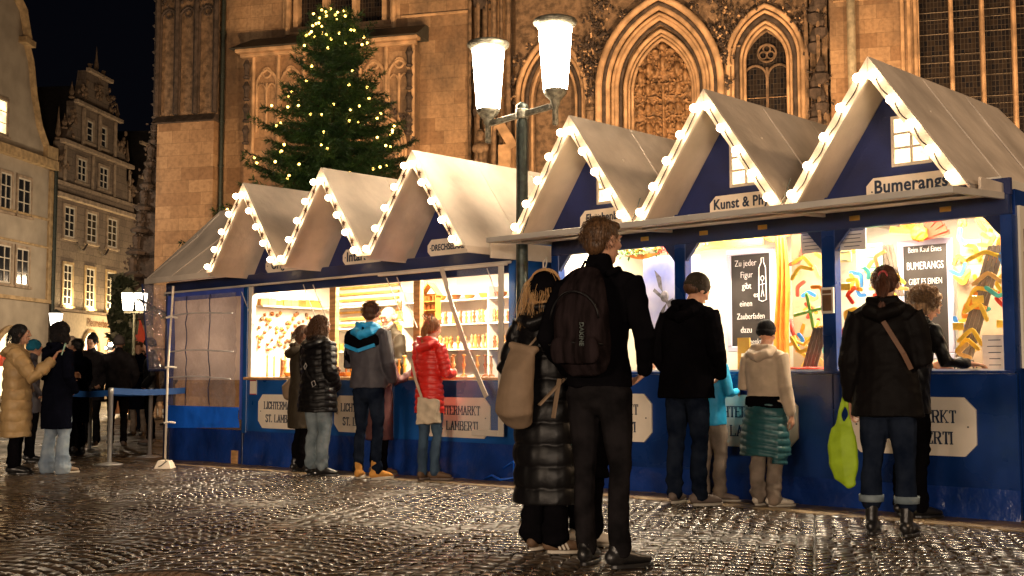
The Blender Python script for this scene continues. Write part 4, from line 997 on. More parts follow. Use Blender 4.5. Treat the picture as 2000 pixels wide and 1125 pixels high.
# the cross-shaped one and the two-coloured hook
x, z = pin(1583, 608, .35)
for nm in (0,):
    mb = MB()
    for k in range(4):
        a = k * math.pi / 2 + .2; mb.beam((0, -.006 - .001 * k, 0), (.15 * math.cos(a), -.006 - .001 * k, .15 * math.sin(a)), .03, .01, up=(0, 1, 0)); mb.ell((.15 * math.cos(a), -.006, .15 * math.sin(a)), (.018, .008, .018), 8, 6)
    o = obj('cross_boomerang', mb, BM['green'], bevel=.002); at_row(o, x, .35, z); tag(o, 'olive green four-armed cross boomerang left of the middle post', 'boomerang', 'boomerangs in the boomerang stall')
x, z = pin(1560, 660, .3); mb = MB().tube([(-.07, 0, .16), (-.06, 0, .06), (-.03, 0, -.03), (.05, 0, -.06), (.14, 0, .02), (.19, 0, .14)], .017, 8)
o = obj('hook_boomerang', mb, BM['yellow'], smooth=True); at_row(o, x, .3, z); tag(o, 'yellow hook-shaped boomerang with a red arm above the counter', 'boomerang', 'boomerangs in the boomerang stall')
obj('red_arm', MB().tube([(-.071, 0, .162), (-.061, 0, .062), (-.045, 0, .02)], .0185, 8), BM['red'], o, smooth=True)
for (u, v) in ((1910, 560), (1925, 575)): pass
yl = 0
for (u, v, lab) in ((1872, 637, 'yellow price tag beside the curly hair'), (1958, 632, 'yellow price tag at the right edge of the opening'), (1652, 560, 'yellow price tag beside the middle post'), (1613, 642, 'yellow price tag left of the middle post'), (1910, 585, 'yellow price tag among the right-hand boomerangs')):
    x, z = pin(u, v, .33); o = obj('price_tag', MB().box(-.045, .045, -.004, 0, -.03, .03), BM['yellow'], bevel=.002); at_row(o, x, .33, z); tag(o, lab, 'price tag', 'yellow price tags'); 
# orange drapes
def drape(u, v0, v1, y, w0, w1, label, m):
    x, zt = pin(u, v0, y); _, zb = pin(u, v1, y); 
    mb = MB().grid(lambda a, t: ((a - .5) * (w0 + (w1 - w0) * t ** .7) + .015 * math.sin(6 * t), .05 * math.sin(a * 19 + 2 * t) * (.35 + .2 * math.sin(5 * t)), (zt - zb) * (1 - t)), 40, 20)
    o = obj('drape', mb, m, smooth=True); at_row(o, x, y, zb); tag(o, label, 'drape')
M['ocl'] = mat('orange_cloth', (.80, .28, .03), rough=.7, var=.3, vscale=7)
drape(1524, 462, 722, .6, .10, .17, 'gathered orange cloth hanging beside the chalkboard', M['ocl'])
mb = MB()
for k in range(7): mb.beam((0, .0, 0), (.30 * math.cos(.35 + .12 * k), -.02 * (k % 2), .30 * math.sin(.15 + .09 * k)), .04, .012, up=(0, 1, 0))
x, z = pin(1792, 468, .9); o = obj('red_cloth', mb, mat('red_cloth', (.70, .05, .02), rough=.7)); at_row(o, x, .9, z); tag(o, 'bright red cloth spread above the boomerang chalkboard', 'cloth')
mb = MB().ell((0, 0, 0), (.07, .05, .07), 12, 8, .2, gr); 
for k in range(4): mb.beam((0, 0, .02), (-.26 * math.cos(.1 + .3 * k) , 0, .12 * math.sin(.9 * k) + .05), .05, .02, up=(0, 1, 0))
x, z = pin(1795, 455, .85); o = obj('orange_cloth_knot', mb, M['ocl']); at_row(o, x, .85, z); tag(o, 'knot of orange cloth above the boomerang chalkboard', 'cloth')
x, z = pin(1510, 468, .7); mb = MB()
for k in range(5): mb.beam((0, 0, 0), (.24 * math.cos(.2 + .6 * k), -.01 * k, .05 + .10 * math.sin(.2 + .6 * k)), .05, .015, up=(0, 1, 0))
o = obj('orange_bow', mb, M['ocl']); at_row(o, x, .7, z); tag(o, 'spread orange bow at the top of the hanging cloth', 'bow')
# garland basket under the ceiling, bottles on the counter
x, z = pin(1262, 487, .5); gb = empty('flower_garland'); at_row(gb, x, .5, z); tag(gb, 'hanging garland of orange flowers and greenery in the first opening', 'garland')
obj('bowl', MB().grid(lambda a, t: ((a - .5) * .62 * (1 - .3 * t), -.05, -.05 - .05 * t * math.sin(math.pi * a)), 20, 4), BM['orange'], gb)
lf = MB(); fw = MB(); rf_ = MB()
for k in range(170):
    cx, cy, cz = gr.uniform(-.33, .33), gr.uniform(-.06, .02), gr.uniform(-.05, .045); a = gr.uniform(0, 6.3); l = gr.uniform(.02, .045)
    t_ = lf if cx < .18 else rf_
    t_.add([(cx, cy, cz), (cx + l * math.cos(a) - .008, cy - .02, cz + l * math.sin(a)), (cx + 1.7 * l * math.cos(a), cy - .01, cz + 1.7 * l * math.sin(a)), (cx + l * math.cos(a) + .008, cy, cz + l * math.sin(a) + .01)], [(0, 1, 2, 3)])
for k in range(18): fw.ell((gr.uniform(-.30, .2), -.07, gr.uniform(-.03, .03)), .018, 7, 5, .2, gr)
obj('greenery', lf, mat('garland_green', (.08, .20, .03), var=.5, vscale=30), gb); obj('flower', fw, BM['yellow'], gb); obj('ribbon', rf_, BM['red'], gb)
for i, (u, c1, lab) in enumerate(((1277, 'orange', 'clear bottle with an orange figure inside on the counter'), (1291, 'yellow', 'clear bottle with a yellow figure inside on the counter'), (1303, 'red', 'clear bottle with a red figure inside on the counter'), (1284, 'blue', 'clear bottle with a blue figure inside on the counter'))):
    x, z = pin(u, 724, .12 + .06 * (i % 2)); r = empty('bottle'); at_row(r, x, .12 + .06 * (i % 2), 1.10); tag(r, lab, 'bottle', 'bottles on the counter of the boomerang stall')
    obj('glass', MB().lathe([(.03, 0), (.034, .01), (.034, .11), (.014, .15), (.013, .18)], n=12), glass_mat('bottle_glass', (.7, .75, .8), .35, .05, 0), r, smooth=True)
    obj('figure', MB().lathe([(.01, .01), (.016, .03), (.008, .07), (.014, .09), (.003, .11)], n=8), BM[c1], r, smooth=True); obj('cap', MB().lathe([(.016, .18), (.016, .20), (.012, .205)], n=10), BM['blue' if i % 2 else 'orange'], r)
x, z = pin(1575, 724, .08); o = obj('tray', MB().box(-.14, .14, -.06, .06, 0, .02), BM['red'], bevel=.004); at_row(o, x, .1, 1.10); tag(o, 'flat red tray on the counter left of the middle post', 'tray')
x, z = pin(1885, 724, .05); mb = MB()
for sg in (-1, 1): mb.tube([(-.07, .03 * sg, 0), (-.02, .03 * sg, .07), (.05, .03 * sg, .06), (.08, .03 * sg, 0)], .005, 5)
mb.tube([(-.02, -.03, .07), (-.02, .03, .07)], .005, 5); mb.tube([(.05, -.03, .06), (.05, .03, .06)], .005, 5)
o = obj('wire_stand', mb, M['black']); at_row(o, x, .05, 1.10); tag(o, 'small black wire stand on the counter below the reaching hand', 'stand')
# ------------------------------------------------------------------ people
def fab(name, c, rough=.8, bump=.25, bscale=160, var=.15, vscale=8, sheen=.0, spec=.3, stretch=(1, 1, 1), c2=None):
    return mat(name, c, rough=rough, var=var, vscale=vscale, bump=bump, bscale=bscale, bdist=.003, spec=spec, sheen=sheen, stretch=stretch, color2=c2)
F_ = {}
F_['black'] = fab('black_coat_cloth', (.004, .0036, .0045), spec=.0); F_['blacknylon'] = fab('black_nylon', (.0045, .004, .0045), rough=.42, spec=.25); F_['navy'] = fab('navy_coat_cloth', (.004, .0045, .009), rough=.65, spec=.0)
F_['browncoat'] = fab('dark_brown_nylon', (.005, .004, .004), rough=.6, spec=.06); F_['beige'] = fab('beige_nylon', (.42, .27, .12), rough=.5, spec=.4); F_['red'] = fab('red_nylon', (.62, .018, .012), rough=.42, spec=.5)
F_['teal'] = fab('teal_nylon', (.018, .085, .095), rough=.4, spec=.5); F_['cream'] = fab('cream_fleece', (.55, .42, .30), rough=.95, sheen=.3); F_['olive'] = fab('olive_brown_cloth', (.030, .021, .011), rough=.7)
F_['jeans'] = fab('blue_denim', (.02, .04, .075), var=.45, vscale=5, c2=(.05, .09, .14)); F_['jeansdark'] = fab('dark_denim', (.005, .008, .017), var=.3, c2=(.014, .019, .032), spec=.0); F_['jeanslight'] = fab('pale_denim', (.15, .20, .27), var=.3, c2=(.26, .31, .36))
F_['jeansmid'] = fab('grey_blue_denim', (.09, .12, .14), c2=(.20, .24, .26)); F_['greytr'] = fab('grey_brown_trousers', (.20, .155, .12), var=.3); F_['blackjeans'] = fab('black_denim', (.006, .0055, .006), c2=(.015, .013, .014), spec=.0)
F_['greyjacket'] = fab('grey_softshell', (.055, .05, .06), rough=.6); F_['cyan'] = fab('bright_blue_softshell', (.02, .30, .62), rough=.55); F_['maroon'] = fab('maroon_cloth', (.09, .035, .035), rough=.7); F_['skyblue'] = fab('sky_blue_nylon', (.02, .32, .60), rough=.5)
F_['knitb'] = fab('black_knit', (.006, .006, .007), bump=.8, bscale=70, rough=.95); F_['knitbrown'] = fab('dark_olive_knit', (.030, .022, .014), bump=.8, bscale=70, rough=.95); F_['knitblue'] = fab('petrol_knit', (.01, .12, .20), bump=.8, bscale=70, rough=.95); F_['knitgrey'] = fab('grey_knit', (.11, .09, .085), bump=.8, bscale=70, rough=.95)
F_['charcoal'] = fab('charcoal_cloth', (.014, .012, .014), spec=.1, c2=(.026, .023, .026)); F_['fur'] = fab('black_fur', (.008, .006, .007), bump=1, bscale=60, rough=1)
F_['white'] = fab('white_leather', (.60, .52, .42), rough=.5); F_['sole'] = fab('pale_rubber', (.45, .40, .33), rough=.6); F_['tan'] = fab('tan_suede', (.52, .24, .05), rough=.8); F_['blackleather'] = fab('black_leather', (.012, .011, .011), rough=.35, spec=.6); F_['brownsh'] = fab('brown_leather', (.12, .07, .04), rough=.6); F_['greysh'] = fab('grey_brown_leather', (.16, .12, .10), rough=.6); F_['taupe'] = fab('taupe_suede', (.26, .18, .12), rough=.8)
F_['canvasbag'] = fab('cream_canvas_bag', (.55, .45, .33), rough=.85, bump=.5); F_['pack'] = fab('taupe_pack_canvas', (.20, .135, .085), rough=.75, bump=.4); F_['lime'] = fab('lime_cloth_bag', (.27, .40, .012), rough=.6)
F_['bagstrap'] = fab('brown_strap', (.14, .07, .04), rough=.6)
SK = mat('skin', (.52, .27, .17), rough=.5, var=.1, vscale=30, bump=.08, bscale=200, spec=.4); SK.node_tree.nodes['Principled BSDF'].inputs['Subsurface Weight'].default_value = .08; SK.node_tree.nodes['Principled BSDF'].inputs['Subsurface Radius'].default_value = (.01, .004, .002)
LIP = mat('lip', (.36, .10, .08), rough=.4, var=0, bump=0); EYE = mat('eye_white', (.6, .55, .5), rough=.2, var=0, bump=0); IRIS = mat('iris', (.02, .012, .01), rough=.15, var=0, bump=0)
HR = {k: mat(k + '_hair', a, rough=.42, var=0, color2=b, vscale=60, bump=.6, bscale=120, stretch=(1, 1, .12), spec=.3) for k, a, b in
      (('darkbrown', (.022, .010, .006), (.06, .028, .014)), ('brown', (.045, .018, .009), (.11, .05, .022)), ('blond', (.42, .22, .08), (.65, .40, .18)), ('auburn', (.05, .018, .010), (.11, .042, .022)), ('curlbrown', (.10, .055, .03), (.34, .20, .10)), ('black', (.007, .006, .006), (.02, .017, .016)), ('fair', (.045, .022, .011), (.13, .065, .028)), ('grey', (.35, .33, .30), (.55, .5, .45)), ('red', (.18, .06, .02), (.38, .15, .05)))}

def V3(*a): return np.array(a, float)
def loft(mb, pts, rad, n=14, side=(1, 0, 0), cap=True):
    """closed tube of elliptical rings; rad = r or (a along side, b across)"""
    pts = [np.array(p, float) for p in pts]; m = len(pts); rings = []
    rad = [r if hasattr(r, '__len__') else (r, r) for r in rad]
    P = []; Rr = []
    if cap:
        d0 = pts[0] - pts[1]; d0 /= np.linalg.norm(d0) + 1e-9; d1 = pts[-1] - pts[-2]; d1 /= np.linalg.norm(d1) + 1e-9
        q0 = min(rad[0]); q1 = min(rad[-1])
        for f in (.95, .6): P.append(pts[0] + d0 * q0 * f); k = math.sqrt(max(.02, 1 - f * f)); Rr.append((rad[0][0] * k, rad[0][1] * k))
        P += pts; Rr += rad
        for f in (.6, .95): P.append(pts[-1] + d1 * q1 * f); k = math.sqrt(max(.02, 1 - f * f)); Rr.append((rad[-1][0] * k, rad[-1][1] * k))
    else: P, Rr = pts, rad
    m = len(P); vs = []; sd = np.array(side, float)
    for i in range(m):
        t = P[min(i + 1, m - 1)] - P[max(i - 1, 0)]; t /= np.linalg.norm(t) + 1e-9
        s = sd - t * sd.dot(t)
        if np.linalg.norm(s) < .15: s = np.array([0, 1, 0]) - t * t[1]
        s /= np.linalg.norm(s); w = np.cross(t, s)
        for k in range(n):
            a = 2 * math.pi * k / n; vs.append(tuple(P[i] + s * math.cos(a) * Rr[i][0] + w * math.sin(a) * Rr[i][1]))
    fs = [(i * n + k, i * n + (k + 1) % n, (i + 1) * n + (k + 1) % n, (i + 1) * n + k) for i in range(m - 1) for k in range(n)]
    fs += [tuple(range(n - 1, -1, -1)), tuple((m - 1) * n + k for k in range(n))]
    mb.add(vs, fs)

def fuse(name, mb, voxel, m, parent, smooth_it=3, disp=None):
    me = bpy.data.meshes.new(name); me.from_pydata([tuple(p) for p in mb.v], [], mb.f); me.update()
    bm = bmesh.new(); bm.from_mesh(me); bmesh.ops.recalc_face_normals(bm, faces=bm.faces); bm.to_mesh(me); bm.free()
    tmp = bpy.data.objects.new(name + '_tmp', me); col.objects.link(tmp)
    r = tmp.modifiers.new('r', 'REMESH'); r.mode = 'VOXEL'; r.voxel_size = voxel; r.adaptivity = 0
    if smooth_it: s = tmp.modifiers.new('s', 'SMOOTH'); s.factor = .5; s.iterations = smooth_it
    dg = bpy.context.evaluated_depsgraph_get(); ev = tmp.evaluated_get(dg); out = bpy.data.meshes.new_from_object(ev)
    bpy.data.objects.remove(tmp); bpy.data.meshes.remove(me); out.name = name
    if disp is not None and len(out.vertices):
        n = len(out.vertices); co = np.empty(n * 3, np.float32); out.vertices.foreach_get('co', co); co = co.reshape(-1, 3)
        no = np.empty(n * 3, np.float32); out.vertex_normals.foreach_get('vector', no); no = no.reshape(-1, 3)
        co2 = co + no * disp(co, no)[:, None]; out.vertices.foreach_set('co', co2.astype(np.float32).ravel()); out.update()
    out.materials.clear()
    return link(name, out, m, parent, smooth=True)

def folds(seed, amp, freq=16, aniso=(1, 1, 1.0)):
    r = np.random.RandomState(seed); K = r.normal(size=(7, 3)) * freq * np.array(aniso); ph = r.uniform(0, 6.3, 7); K2 = r.normal(size=(7, 3)) * freq * .6; 
    def f(co, no=None):
        s = 0
        for i in range(7): s = s + (1 - 2 * np.abs(np.sin(co @ K[i] * .5 + ph[i] + 1.1 * np.sin(co @ K2[i] * .5)))) / (1 + .25 * i)
        return amp * s / 3.2
    return f
def segcoord(co, segs):
    """for each vertex: running length along the nearest segment, distance weighting by radius"""
    best = np.full(len(co), 1e9); out = np.zeros(len(co)); 
    for (a, b, r, off) in segs:
        d = b - a; L = np.linalg.norm(d); t = np.clip(((co - a) @ d) / (L * L), 0, 1); q = np.linalg.norm(co - (a + t[:, None] * d), axis=1) / r
        u = off + ((co - a) @ d) / L; mk = q < best; best[mk] = q[mk]; out[mk] = u[mk]
    return out

def hand(mb, wrist, d, up, side, curl=.4, s=1.0, thumb=True, spread=1.0):
    """palm and five fingers; d = direction of the hand, up = back of the hand, side = thumb side"""
    d = np.array(d, float); d /= np.linalg.norm(d); up = np.array(up, float); up -= d * up.dot(d); up /= np.linalg.norm(up); sd = np.cross(up, d) * side
    w = np.array(wrist, float)
    loft(mb, [w - d * .03, w, w + d * .045 * s, w + d * .088 * s], [(.026 * s, .020 * s), (.027 * s, .019 * s), (.040 * s, .016 * s), (.040 * s, .013 * s)], 12, side=tuple(sd))
    for k, (off, L) in enumerate(((.030, .070), (.010, .078), (-.010, .073), (-.029, .058))):
        b = w + d * .085 * s + sd * off * s; dir_ = d + sd * off * 2.2 * spread; dir_ /= np.linalg.norm(dir_); P = [b]; c = curl * (1 + .15 * k)
        a = 0
        for j, l in enumerate((.45, .30, .25)):
            a += c * (.6, .9, .7)[j]; v = dir_ * math.cos(a) - up * math.sin(a); P.append(P[-1] + v * L * l * s)
        loft(mb, P, [.0098 * s, .0092 * s, .0084 * s, .0072 * s], 8, side=tuple(sd))
    if thumb:
        b = w + d * .025 * s + sd * .026 * s; v1 = d * .7 + sd * .8 - up * .2; v1 /= np.linalg.norm(v1); v2 = d * .95 + sd * .25 - up * .35 * curl; v2 /= np.linalg.norm(v2)
        loft(mb, [b, b + v1 * .038 * s, b + v1 * .038 * s + v2 * .030 * s, b + v1 * .038 * s + v2 * .055 * s], [.013 * s, .0105 * s, .0095 * s, .008 * s], 8)

def person(label, x, y, face, H, top, legs, shoes, hair=None, hat=None, arms=('down', 'down'), stance=(-.10, 0, .10, 0), toes=(8, 8), lean=0.0, headrot=(0, 0), build=1.0,
           hands=None, voxel=.011, seed=1, detail=1.0, group=None, female=False, hoodm=None, z=None, hipshift=0.0):
    """face in degrees: 0 looks along +y of the world"""
    S = H / 1.75; zz = zg(x, y) if z is None else z
    body = MB(); rw_ = lambda v: tuple(v)
    k = S
    Lf = V3(stance[0], stance[1], 0); Rf = V3(stance[2], stance[3], 0)
    hip = V3((Lf[0] + Rf[0]) * .5 + hipshift, (Lf[1] + Rf[1]) * .5, .93); sh = V3(hip[0], hip[1] + lean, 1.44); nk = sh + V3(0, .01 + lean * .12, .075)
    wf = .92 if female else 1.0; shw = .185 * wf * (.5 + .5 * build); hw = .09
    yaw, pit = R(headrot[0]), R(headrot[1])
    hf = np.array([-math.sin(yaw) * math.cos(pit), math.cos(yaw) * math.cos(pit), -math.sin(pit)]); hs = np.array([math.cos(yaw), math.sin(yaw), 0]); hu = np.cross(hs, hf)
    hc = nk + V3(0, .0, .02) + hu * .115 + hf * .022           # head centre
    HM = lambda a, b, c: hc + hs * a + hf * b + hu * c
    # --- body (one surface: feet, legs, trunk, arms, hands, neck, head)
    for F, sg in ((Lf, -1), (Rf, 1)):
        hj = hip + V3(sg * hw, 0, -.02); kn = (hj + F + V3(0, 0, .06)) / 2 + V3(sg * .008, .02, .02)
        loft(body, [hj, kn, F + V3(0, 0, .08)], [.058, .034, .020], 10); tq = (math.sin(R(toes[0 if sg < 0 else 1]) * sg), math.cos(R(toes[0 if sg < 0 else 1]))); loft(body, [F + V3(0, 0, .055), F + V3(tq[0] * .10, tq[1] * .10, .036)], [.024, .016], 8)
    loft(body, [hip, (hip + sh) / 2, sh], [(.14, .09), (.12, .08), (.13, .07)], 14)
    loft(body, [sh + V3(0, .0, -.02), nk - V3(0, 0, .01), hc + hu * -.06], [.056, .050, .050], 12)
    A = []
    for i, sg in enumerate((-1, 1)):
        a = arms[i]; s0 = sh + V3(sg * shw, 0, -.02)
        if a == 'down': e, w = s0 + V3(sg * .055, -.03, -.28), s0 + V3(sg * .07, .03, -.53)
        elif a == 'pocket': e, w = s0 + V3(sg * .085, -.05, -.27), s0 + V3(sg * .03, .10, -.44)
        elif a == 'front': e, w = s0 + V3(sg * .06, .02, -.28), s0 + V3(-sg * .04, .24, -.26)
        elif a == 'chest': e, w = s0 + V3(sg * .06, .05, -.26), s0 + V3(-sg * .06, .25, -.12)
        else: e, w = [V3(*p) for p in a]
        A.append((s0, e, w)); loft(body, [s0 + V3(-sg * .05, 0, -.01), s0, e, w], [.032, .038, .034, .027], 10)
    for i, sg in enumerate((-1, 1)):
        s0, e, w = A[i]; hd = (hands or {}).get('LR'[i])
        d = w - e; d /= np.linalg.norm(d)
        if hd: hand(body, w + d * .02, hd.get('d', d), hd.get('up', (0, -1, 0)), hd.get('side', sg), hd.get('curl', .35), hd.get('s', 1.0))
        elif arms[i] == 'pocket': hand(body, w + d * .0, (-sg * .75, .25, -.6), (sg, 0, .3), -1 if sg > 0 else 1, .5, .8)
        else: hand(body, w + d * .02, d, (sg, 0, .1), -1 if sg > 0 else 1, .5)
    # head
    hl = MB()
    def he(c, r): 
        m0 = len(hl.v); hl.ell((0, 0, 0), r, 16, 12)
        for i in range(m0, len(hl.v)): a, b, c_ = hl.v[i]; hl.v[i] = tuple(HM(a + c[0], b + c[1], c_ + c[2]))
    he((0, -.012, .028), (.074, .096, .090)); he((0, .030, -.045), (.052, .058, .062)); he((0, .045, .0), (.058, .050, .070)); he((0, .060, -.088), (.026, .024, .022))
    he((0, .090, .040), (.048, .014, .010)); he((0, .103, -.012), (.015, .020, .012)); he((0, .096, .012), (.010, .014, .026)); he((0, .088, -.050), (.024, .014, .012)); he((-.036, .074, -.012), (.020, .018, .018)); he((.036, .074, -.012), (.020, .018, .018))
    for sg in (-1, 1): he((sg * .077, -.002, -.003), (.009, .020, .032))
    body.add(hl.v, hl.f)
    for q in range(len(body.v)): body.v[q] = tuple(np.array(body.v[q]) * k)
    P = fuse('person', body, voxel * .62 if hands or detail > 1 else voxel * .9, SK, None, 2)
    tag(P, label, 'person', group); P.location = (x, y, zz); P.rotation_euler = (0, 0, R(face))
    def piece(name, mb, m, disp=None, vx=None, sm=3):
        for q in range(len(mb.v)): mb.v[q] = tuple(np.array(mb.v[q]) * k)
        return fuse(name, mb, (vx or voxel), m, P, sm, disp)
    def plain(name, mb, m, **kw):
        for q in range(len(mb.v)): mb.v[q] = tuple(np.array(mb.v[q]) * k)
        return obj(name, mb, m, P, **kw)
    # eyes and lips
    if detail >= 1:
        for sg in (-1, 1):
            e_ = MB().ell((0, 0, 0), (.0125, .0115, .010), 10, 8); e_.v = [tuple(HM(a + sg * .030, b + .078, c + .016)) for a, b, c in e_.v]; eo = plain('eye', e_, EYE, smooth=True)
            i_ = MB().ell((0, 0, 0), (.006, .003, .006), 8, 6); i_.v = [tuple(HM(a + sg * .030, b + .0885, c + .016) * k) for a, b, c in i_.v]; obj('iris', i_, IRIS, eo, smooth=True)
        l_ = MB().ell((0, 0, 0), (.020, .008, .006), 10, 6); l_.v = [tuple(HM(a, b + .098, c - .050)) for a, b, c in l_.v]; plain('lips', l_, LIP, smooth=True)
    # --- trousers
    tr = MB(); wd = legs.get('w', 1.0)
    cuff = legs.get('end', .09)
    loft(tr, [hip + V3(0, 0, .08), hip + V3(0, -.005, -.06)], [(.155 * build, .108 * build), (.165 * build, .118 * build)], 16)
    for F, sg in ((Lf, -1), (Rf, 1)):
        hj = hip + V3(sg * .085, 0, -.06); kn = (hj + F + V3(0, 0, .06)) / 2 + V3(sg * .006, .025, .02); an = F + V3(0, -.005, cuff)
        up_ = (hj + kn) / 2 + V3(0, .005, 0); cf_ = (kn + an) / 2 + V3(0, -.018, .03)
        fl = legs.get('flare', .064)
        loft(tr, [hj, up_, kn, cf_, an], [(.092 * build, .105 * build), (.082 * wd * build, .088 * wd * build), (.064 * wd, .066 * wd), (.060 * wd, .064 * wd), (fl * wd, (fl + .006) * wd)], 12)
    fA = folds(seed + 3, .010, 26, (.7, .7, 1.5)); 
    def tdisp(co, no): z_ = co[:, 2]; wgt = .35 + .9 * np.exp(-((z_ - .48 * k) / .12) ** 2) + 1.3 * np.exp(-((z_ - .14 * k) / .12) ** 2) + .5 * np.exp(-((z_ - .8 * k) / .08) ** 2); return fA(co) * wgt
    piece('trousers', tr, legs['m'], tdisp)
    if legs.get('turnup'):
        cu = MB()
        for F in (Lf, Rf): loft(cu, [F + V3(0, -.005, cuff - .005), F + V3(0, -.005, cuff + .04)], [(.070 * wd, .076 * wd), (.072 * wd, .078 * wd)], 14, cap=False)
        plain('turn_up', cu, F_['jeansmid'], smooth=True)
    # --- shoes
    bt_h = shoes.get('h', .08)
    for i, (F, sg) in enumerate(((Lf, -1), (Rf, 1))):
        ta = R(-sg * toes[i] * -1) ; t = np.array([math.sin(R(toes[i]) * sg), math.cos(R(toes[i])), 0]); ss = np.array([t[1], -t[0], 0]); L = shoes.get('L', 1.0)
        so = MB(); 
        f0 = F - t * .055 * L; 
        loft(so, [f0 + V3(0, 0, .058), F + t * .02 + V3(0, 0, .062), F + t * .09 * L + V3(0, 0, .050), F + t * .165 * L + V3(0, 0, .038)], [(.036, .040), (.040, .044), (.044, .034), (.036, .022)], 12, side=tuple(ss))
        loft(so, [F + V3(0, -.0, .05) - t * .015, F + V3(0, 0, bt_h) - t * .015], [(.040, .052), (.044, .050)], 12, side=tuple(ss))
        for q in range(len(so.v)): 
            if so.v[q][2] < .012: so.v[q] = (so.v[q][0], so.v[q][1], .012)
        sho = piece('shoe', so, shoes['m'], folds(seed + 8, .002, 40), .008, 1)
        sl_ = MB(); pr = []
        for a in np.linspace(0, 2 * math.pi, 20, endpoint=False):
            r_l = .145 * L if math.cos(a) > 0 else .115 * L; wd_ = .047 - .006 * (math.cos(a) < -.3)
            pp = F + t * (.055 * L + r_l * math.cos(a)) + ss * wd_ * math.sin(a); pr.append(pp)
        n_ = len(pr); h_ = shoes.get('sole', .022); vs = [(p[0] * k, p[1] * k, 0.001) for p in pr] + [(p[0] * k, p[1] * k, h_ * k) for p in pr]
        sl_.add(vs, [tuple(range(n_ - 1, -1, -1)), tuple(range(n_, 2 * n_))] + [(q, (q + 1) % n_, (q + 1) % n_ + n_, q + n_) for q in range(n_)])
        obj('sole', sl_, shoes.get('sm', F_['blackleather']), sho, bevel=.004)
        if shoes.get('stripes'):
            st_ = MB()
            for q in range(3):
                b0 = F + t * (.02 + .026 * q) + ss * sg * .040; 
                st_.beam((b0 + V3(0, 0, .028)) * k, (b0 - t * .02 + V3(0, 0, .068) - ss * sg * .002) * k, .012, .012, up=tuple(ss))
            obj('stripe', st_, F_['sole'], sho)
    # --- coat
    tp = MB(); hz = top['hem']; th = top.get('t', 1.0) * build; fl = top.get('flare', 1.0); segs = []
    z0 = hz; wa = 1.10; ch = 1.30
    wst = top.get('waist', .9)
    base = V3(hip[0], hip[1], z0)
    def at(zv): t_ = np.clip((zv - .93) / (1.44 - .93), 0, 1); return V3(hip[0] + (sh[0] - hip[0]) * t_, hip[1] + (sh[1] - hip[1]) * t_, zv)
    zs_ = [z0]; 
    if z0 < .72: zs_.append((z0 + .9) / 2)
    zs_ += [max(z0 + .06, .95), wa, ch, 1.40, 1.455]
    zs_ = sorted(set(zs_)); rad = []
    for zv in zs_:
        if zv >= 1.45: rad.append((.125 * th * wf, .080 * th))
        elif zv >= 1.39: rad.append((.178 * th * wf, .108 * th))
        elif zv >= 1.25: rad.append((.182 * th * wf, .128 * th))
        elif zv >= 1.05: rad.append((.172 * th * wst / .9 * .95, .120 * th * wst / .9 * .97))
        elif zv >= .9: rad.append((.182 * th * (1 + (fl - 1) * .3), .132 * th * (1 + (fl - 1) * .3)))
        else: rad.append((.188 * th * fl, .142 * th * fl))
    pts_ = [at(zv) for zv in zs_]; loft(tp, pts_, rad, 24, cap=False)
    segs.append((pts_[0] * k, pts_[-1] * k, .165 * k, pts_[0][2] * k))
    sr = top.get('sleeve', 1.0)
    for i, sg in enumerate((-1, 1)):
        s0, e, w = A[i]; wc = w - (w - e) * .06 if not (hands or {}).get('LR'[i]) else w - (w - e) * .10
        loft(tp, [s0 + V3(-sg * .07, 0, -.015), s0, s0 + (e - s0) * .4, e, e + (wc - e) * .5, wc], [.070 * th * sr, .074 * th * sr, .068 * th * sr, .062 * th * sr, .056 * th * sr, .047 * th * sr], 12)
        segs.append((s0 * k, e * k, .06 * k, 10.)); segs.append((e * k, wc * k, .055 * k, 10. + np.linalg.norm(e - s0) * k))
    # shoulder slope
    loft(tp, [sh + V3(-shw * .9, 0, -.01), sh + V3(0, -.005, .035), sh + V3(shw * .9, 0, -.01)], [.06 * th, .072 * th, .06 * th], 12, side=(0, 1, 0))
    if top.get('collar', True) and not top.get('hood'):
        loft(tp, [sh + V3(0, .0, .0), nk + V3(0, .005, .02)], [(.085, .085), (.075, .078)], 14)
    q_ = top.get('quilt'); fB = folds(seed, top.get('fold', .009), 15, (1.3, 1.3, .8)); fC = folds(seed + 5, top.get('fold', .009) * .45, 42)
    def cdisp(co, no):
        d = fB(co) + fC(co)
        if q_:
            u = segcoord(co, segs) + .004 * np.sin(co[:, 0] * 40 + seed) + .004 * np.sin(co[:, 1] * 33)
            ph_ = u / (q_ * k); d = d * .5 + .013 * min(1.6, math.sqrt(q_ / .07)) * (np.sqrt(np.abs(np.sin(math.pi * ph_))) - .75) + .0012 * np.sin(co[:, 0] * 70 + np.floor(ph_) * 2.1)
        return d
    C_ = piece('coat', tp, top['m'], cdisp, voxel * (.85 if q_ else 1))
    if top.get('hood'):
        hd = MB(); o = V3(0, -.085, .02) + sh
        loft(hd, [o + V3(-.105, .07, .03), o + V3(-.075, -.012, .0), o + V3(0, -.04, -.035), o + V3(.075, -.012, .0), o + V3(.105, .07, .03)], [(.045, .05), (.055, .075), (.058, .095), (.055, .075), (.045, .05)], 12, side=(0, 0, 1))
        loft(hd, [o + V3(-.10, .09, .05), o + V3(-.085, -.0, .075), o + V3(0, -.03, .07), o + V3(.085, -.0, .075), o + V3(.10, .09, .05)], [(.03, .03)] * 5, 10, side=(0, 0, 1))
        if top.get('hoodfur'): pass
        piece('hood', hd, top.get('hoodm', top['m']), folds(seed + 11, .010, 26), voxel * .8)
